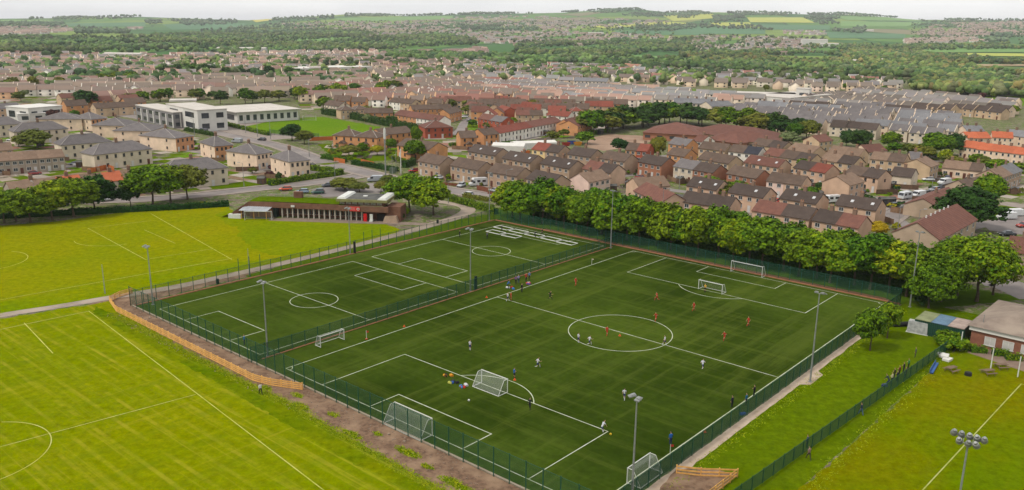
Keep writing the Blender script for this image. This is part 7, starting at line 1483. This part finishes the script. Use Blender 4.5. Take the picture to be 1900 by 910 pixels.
wood([([(1260,104),(1440,98),(1560,96),(1720,104),(1900,118),(1910,150),(1700,150),(1560,146),(1440,142),(1300,134)],3400,900,2400),([(1480,100),(1500,88),(1600,84),(1700,92),(1720,104)],700,1200,3000),([(1700,152),(1910,152),(1910,184),(1760,178),(1690,168)],900,600,1100),([(1640,88),(1910,84),(1910,92),(1680,96)],350,1500,3200),([(1260,74),(1300,70),(1320,86),(1260,96)],160,1500,3500)],'woodland','thick woods and scrub in the right of the valley',(7,13),1,700,FG+[lin((116,126,70)),lin((118,112,66))])
wood([([(640,24),(660,22),(720,28),(720,32),(640,32)],180,4000,6600),([(715,26),(840,24),(900,26),(900,29),(720,32)],220,4000,6600),([(870,24),(990,22),(990,27),(880,28)],180,4000,6600),([(1030,18),(1072,18),(1072,24),(1030,24)],110,4500,6600),([(1080,24),(1110,16),(1200,15),(1204,22),(1130,26)],240,4500,6600),([(1140,28),(1280,22),(1330,26),(1300,30),(1180,34)],260,4000,6600),([(1260,22),(1300,21),(1296,34),(1256,36)],130,4000,6600),([(1322,32),(1380,30),(1388,42),(1326,42)],200,3500,6500),([(1340,22),(1500,24),(1560,26),(1560,52),(1520,46),(1480,30),(1360,30)],520,3500,6600),([(1540,24),(1610,26),(1700,34),(1640,34),(1560,30)],180,4500,6600),([(55,30),(80,30),(80,37),(55,38)],70,4500,6600),([(95,32),(220,32),(260,28),(262,32),(220,37),(100,38)],220,4500,6600),([(0,44),(120,44),(120,52),(0,54)],260,3000,6000),([(270,40),(300,40),(300,46),(270,46)],70,4000,6500),([(310,38),(440,38),(440,46),(350,50)],260,3500,6300),([(500,36),(620,30),(620,36),(500,42)],150,3500,6500),([(850,48),(1000,52),(1000,60),(860,58)],220,2500,5000),([(1540,58),(1610,52),(1600,64),(1540,64)],160,2500,5500),([(1700,36),(1900,38),(1900,42),(1720,44)],180,4000,6500),([(1300,42),(1420,50),(1440,58),(1300,54)],110,2500,5500),([(1830,66),(1880,66),(1870,80),(1830,80)],120,1800,4500),([(140,54),(240,56),(240,64),(140,66)],200,2500,5500),([(360,60),(520,46),(640,60),(520,66)],260,2500,5500),([(1180,50),(1290,46),(1290,58),(1180,60)],150,2500,5500)],'hill_woodland','tree belts and copses on the distant hills',(12,20),1,800,[lin((88,106,78)),lin((80,98,72)),lin((98,116,82))],2)  # copse greens paler and greyer still, distance haze worked into the colour
# scattered trees among the far houses
XX = [scatter(p,n,r0,r1,900+i) for i,(p,n,r0,r1) in enumerate([([(-20,114),(900,110),(900,150),(700,160),(480,160),(-20,170)],900,500,1600),([(900,124),(1640,150),(1690,165),(1300,160),(900,150)],420,500,1600),([(520,40),(1250,40),(1250,90),(520,64)],1500,1800,6000),([(1290,66),(1540,72),(1480,110),(1260,100)],420,1500,4500),([(1690,44),(1900,42),(1900,80),(1690,82)],600,1700,6000)])]
woods('town_trees','small trees scattered among the far houses',*[np.concatenate([q[j] for q in XX]) for j in range(3)],(6,12),77,[tuple(v*KA*1.25 for v in c) for c in FG],3)
# crop fields that stand out on the hills, draped on the land
def hillfield(corners, m, nu=14, nv=6):
    V = []
    for j in range(nv+1):
        for i in range(nu+1):
            u,v = i/nu,j/nv; (ax,ay),(bx,by),(cx_,cy_),(dx,dy) = corners
            px = (ax*(1-u)+bx*u)*(1-v)+(dx*(1-u)+cx_*u)*v; py = (ay*(1-u)+by*u)*(1-v)+(dy*(1-u)+cy_*u)*v; d = ray(px,py); hh = math.hypot(d[0],d[1])
            rr_ = np.arange(1300,6500,8.0); zr = CAM_H+d[2]/hh*rr_; k = np.argmax(zr <= tz(d[0]/hh*rr_,d[1]/hh*rr_)); r = rr_[k] if k else 6450.0
            x,y = d[0]/hh*r,d[1]/hh*r; V.append((x,y,float(tz(x,y))+1.2))
    F = [(j*(nu+1)+i,j*(nu+1)+i+1,(j+1)*(nu+1)+i+1,(j+1)*(nu+1)+i) for j in range(nv) for i in range(nu)]
    struct(link('crop_field', npmesh('crop_field',V,F,[m],smooth=True)))
cy1 = pm('ripening crop',A(190,192,74),A(174,182,70),.004); cy2 = pm('rape in flower',A(206,194,70),A(190,184,74),.004); cg1 = pm('green barley',A(116,158,72),A(104,148,66),.004); cg2 = pm('blue green wheat',A(80,130,78),A(72,118,72),.004); ct = pm('bare field',A(184,160,124),A(170,148,114),.004)
for cs,m in [(((1088,48),(1230,40),(1290,44),(1120,53)),cy1),(((1230,30),(1322,26),(1330,34),(1250,40)),cy1),(((1386,33),(1490,33),(1512,43),(1392,42)),cy1),(((1316,43),(1390,42),(1400,50),(1330,49)),cy1),(((466,37),(512,33),(528,35),(475,42)),cy2),(((1550,30),(1640,32),(1720,40),(1570,38)),cg1),(((1560,40),(1720,42),(1680,50),(1560,50)),cg1),(((1400,46),(1540,48),(1540,56),(1420,56)),cg2),(((1140,58),(1290,54),(1300,66),(1150,66)),cg2),(((1280,50),(1420,54),(1420,64),(1290,64)),cg2),(((620,34),(840,30),(840,36),(640,42)),cg1),(((120,44),(270,42),(270,50),(130,50)),cg2),(((1530,60),(1680,64),(1680,72),(1540,72)),cg2),(((300,46),(460,44),(440,54),(320,56)),cg2),(((0,38),(100,38),(90,44),(0,44)),cg1),(((1700,88),(1910,92),(1910,98),(1720,98)),cg1),(((1740,99),(1910,101),(1910,106),(1780,105)),cy1),(((1740,121),(1910,121),(1910,124),(1760,124)),ct),(((540,72),(640,70),(640,76),(550,78)),cg1),(((620,70),(710,68),(700,78),(620,78)),cg1),(((1080,105),(1180,104),(1250,108),(1100,112)),cg1),(((-10,102),(200,98),(120,94),(-10,98)),cg1)]:
    hillfield(cs,m)

# ================================================================== HAZE
hz = bpy.data.materials.new('thin haze'); hz.use_nodes = True; hn = hz.node_tree.nodes; hn.clear(); ho = hn.new('ShaderNodeOutputMaterial'); hv = hn.new('ShaderNodeVolumePrincipled')
hv.inputs['Color'].default_value = (.93,.95,1,1); hv.inputs['Density'].default_value = 5.4e-5; hv.inputs['Anisotropy'].default_value = 0.0; hz.node_tree.links.new(hv.outputs['Volume'],ho.inputs['Volume'])
HB = 27000.0
tag(MB().box((0,0,160),(2*HB,2*HB,330)).build('haze',hz), 'thin pale haze lying over the valley', 'haze', kind='stuff')
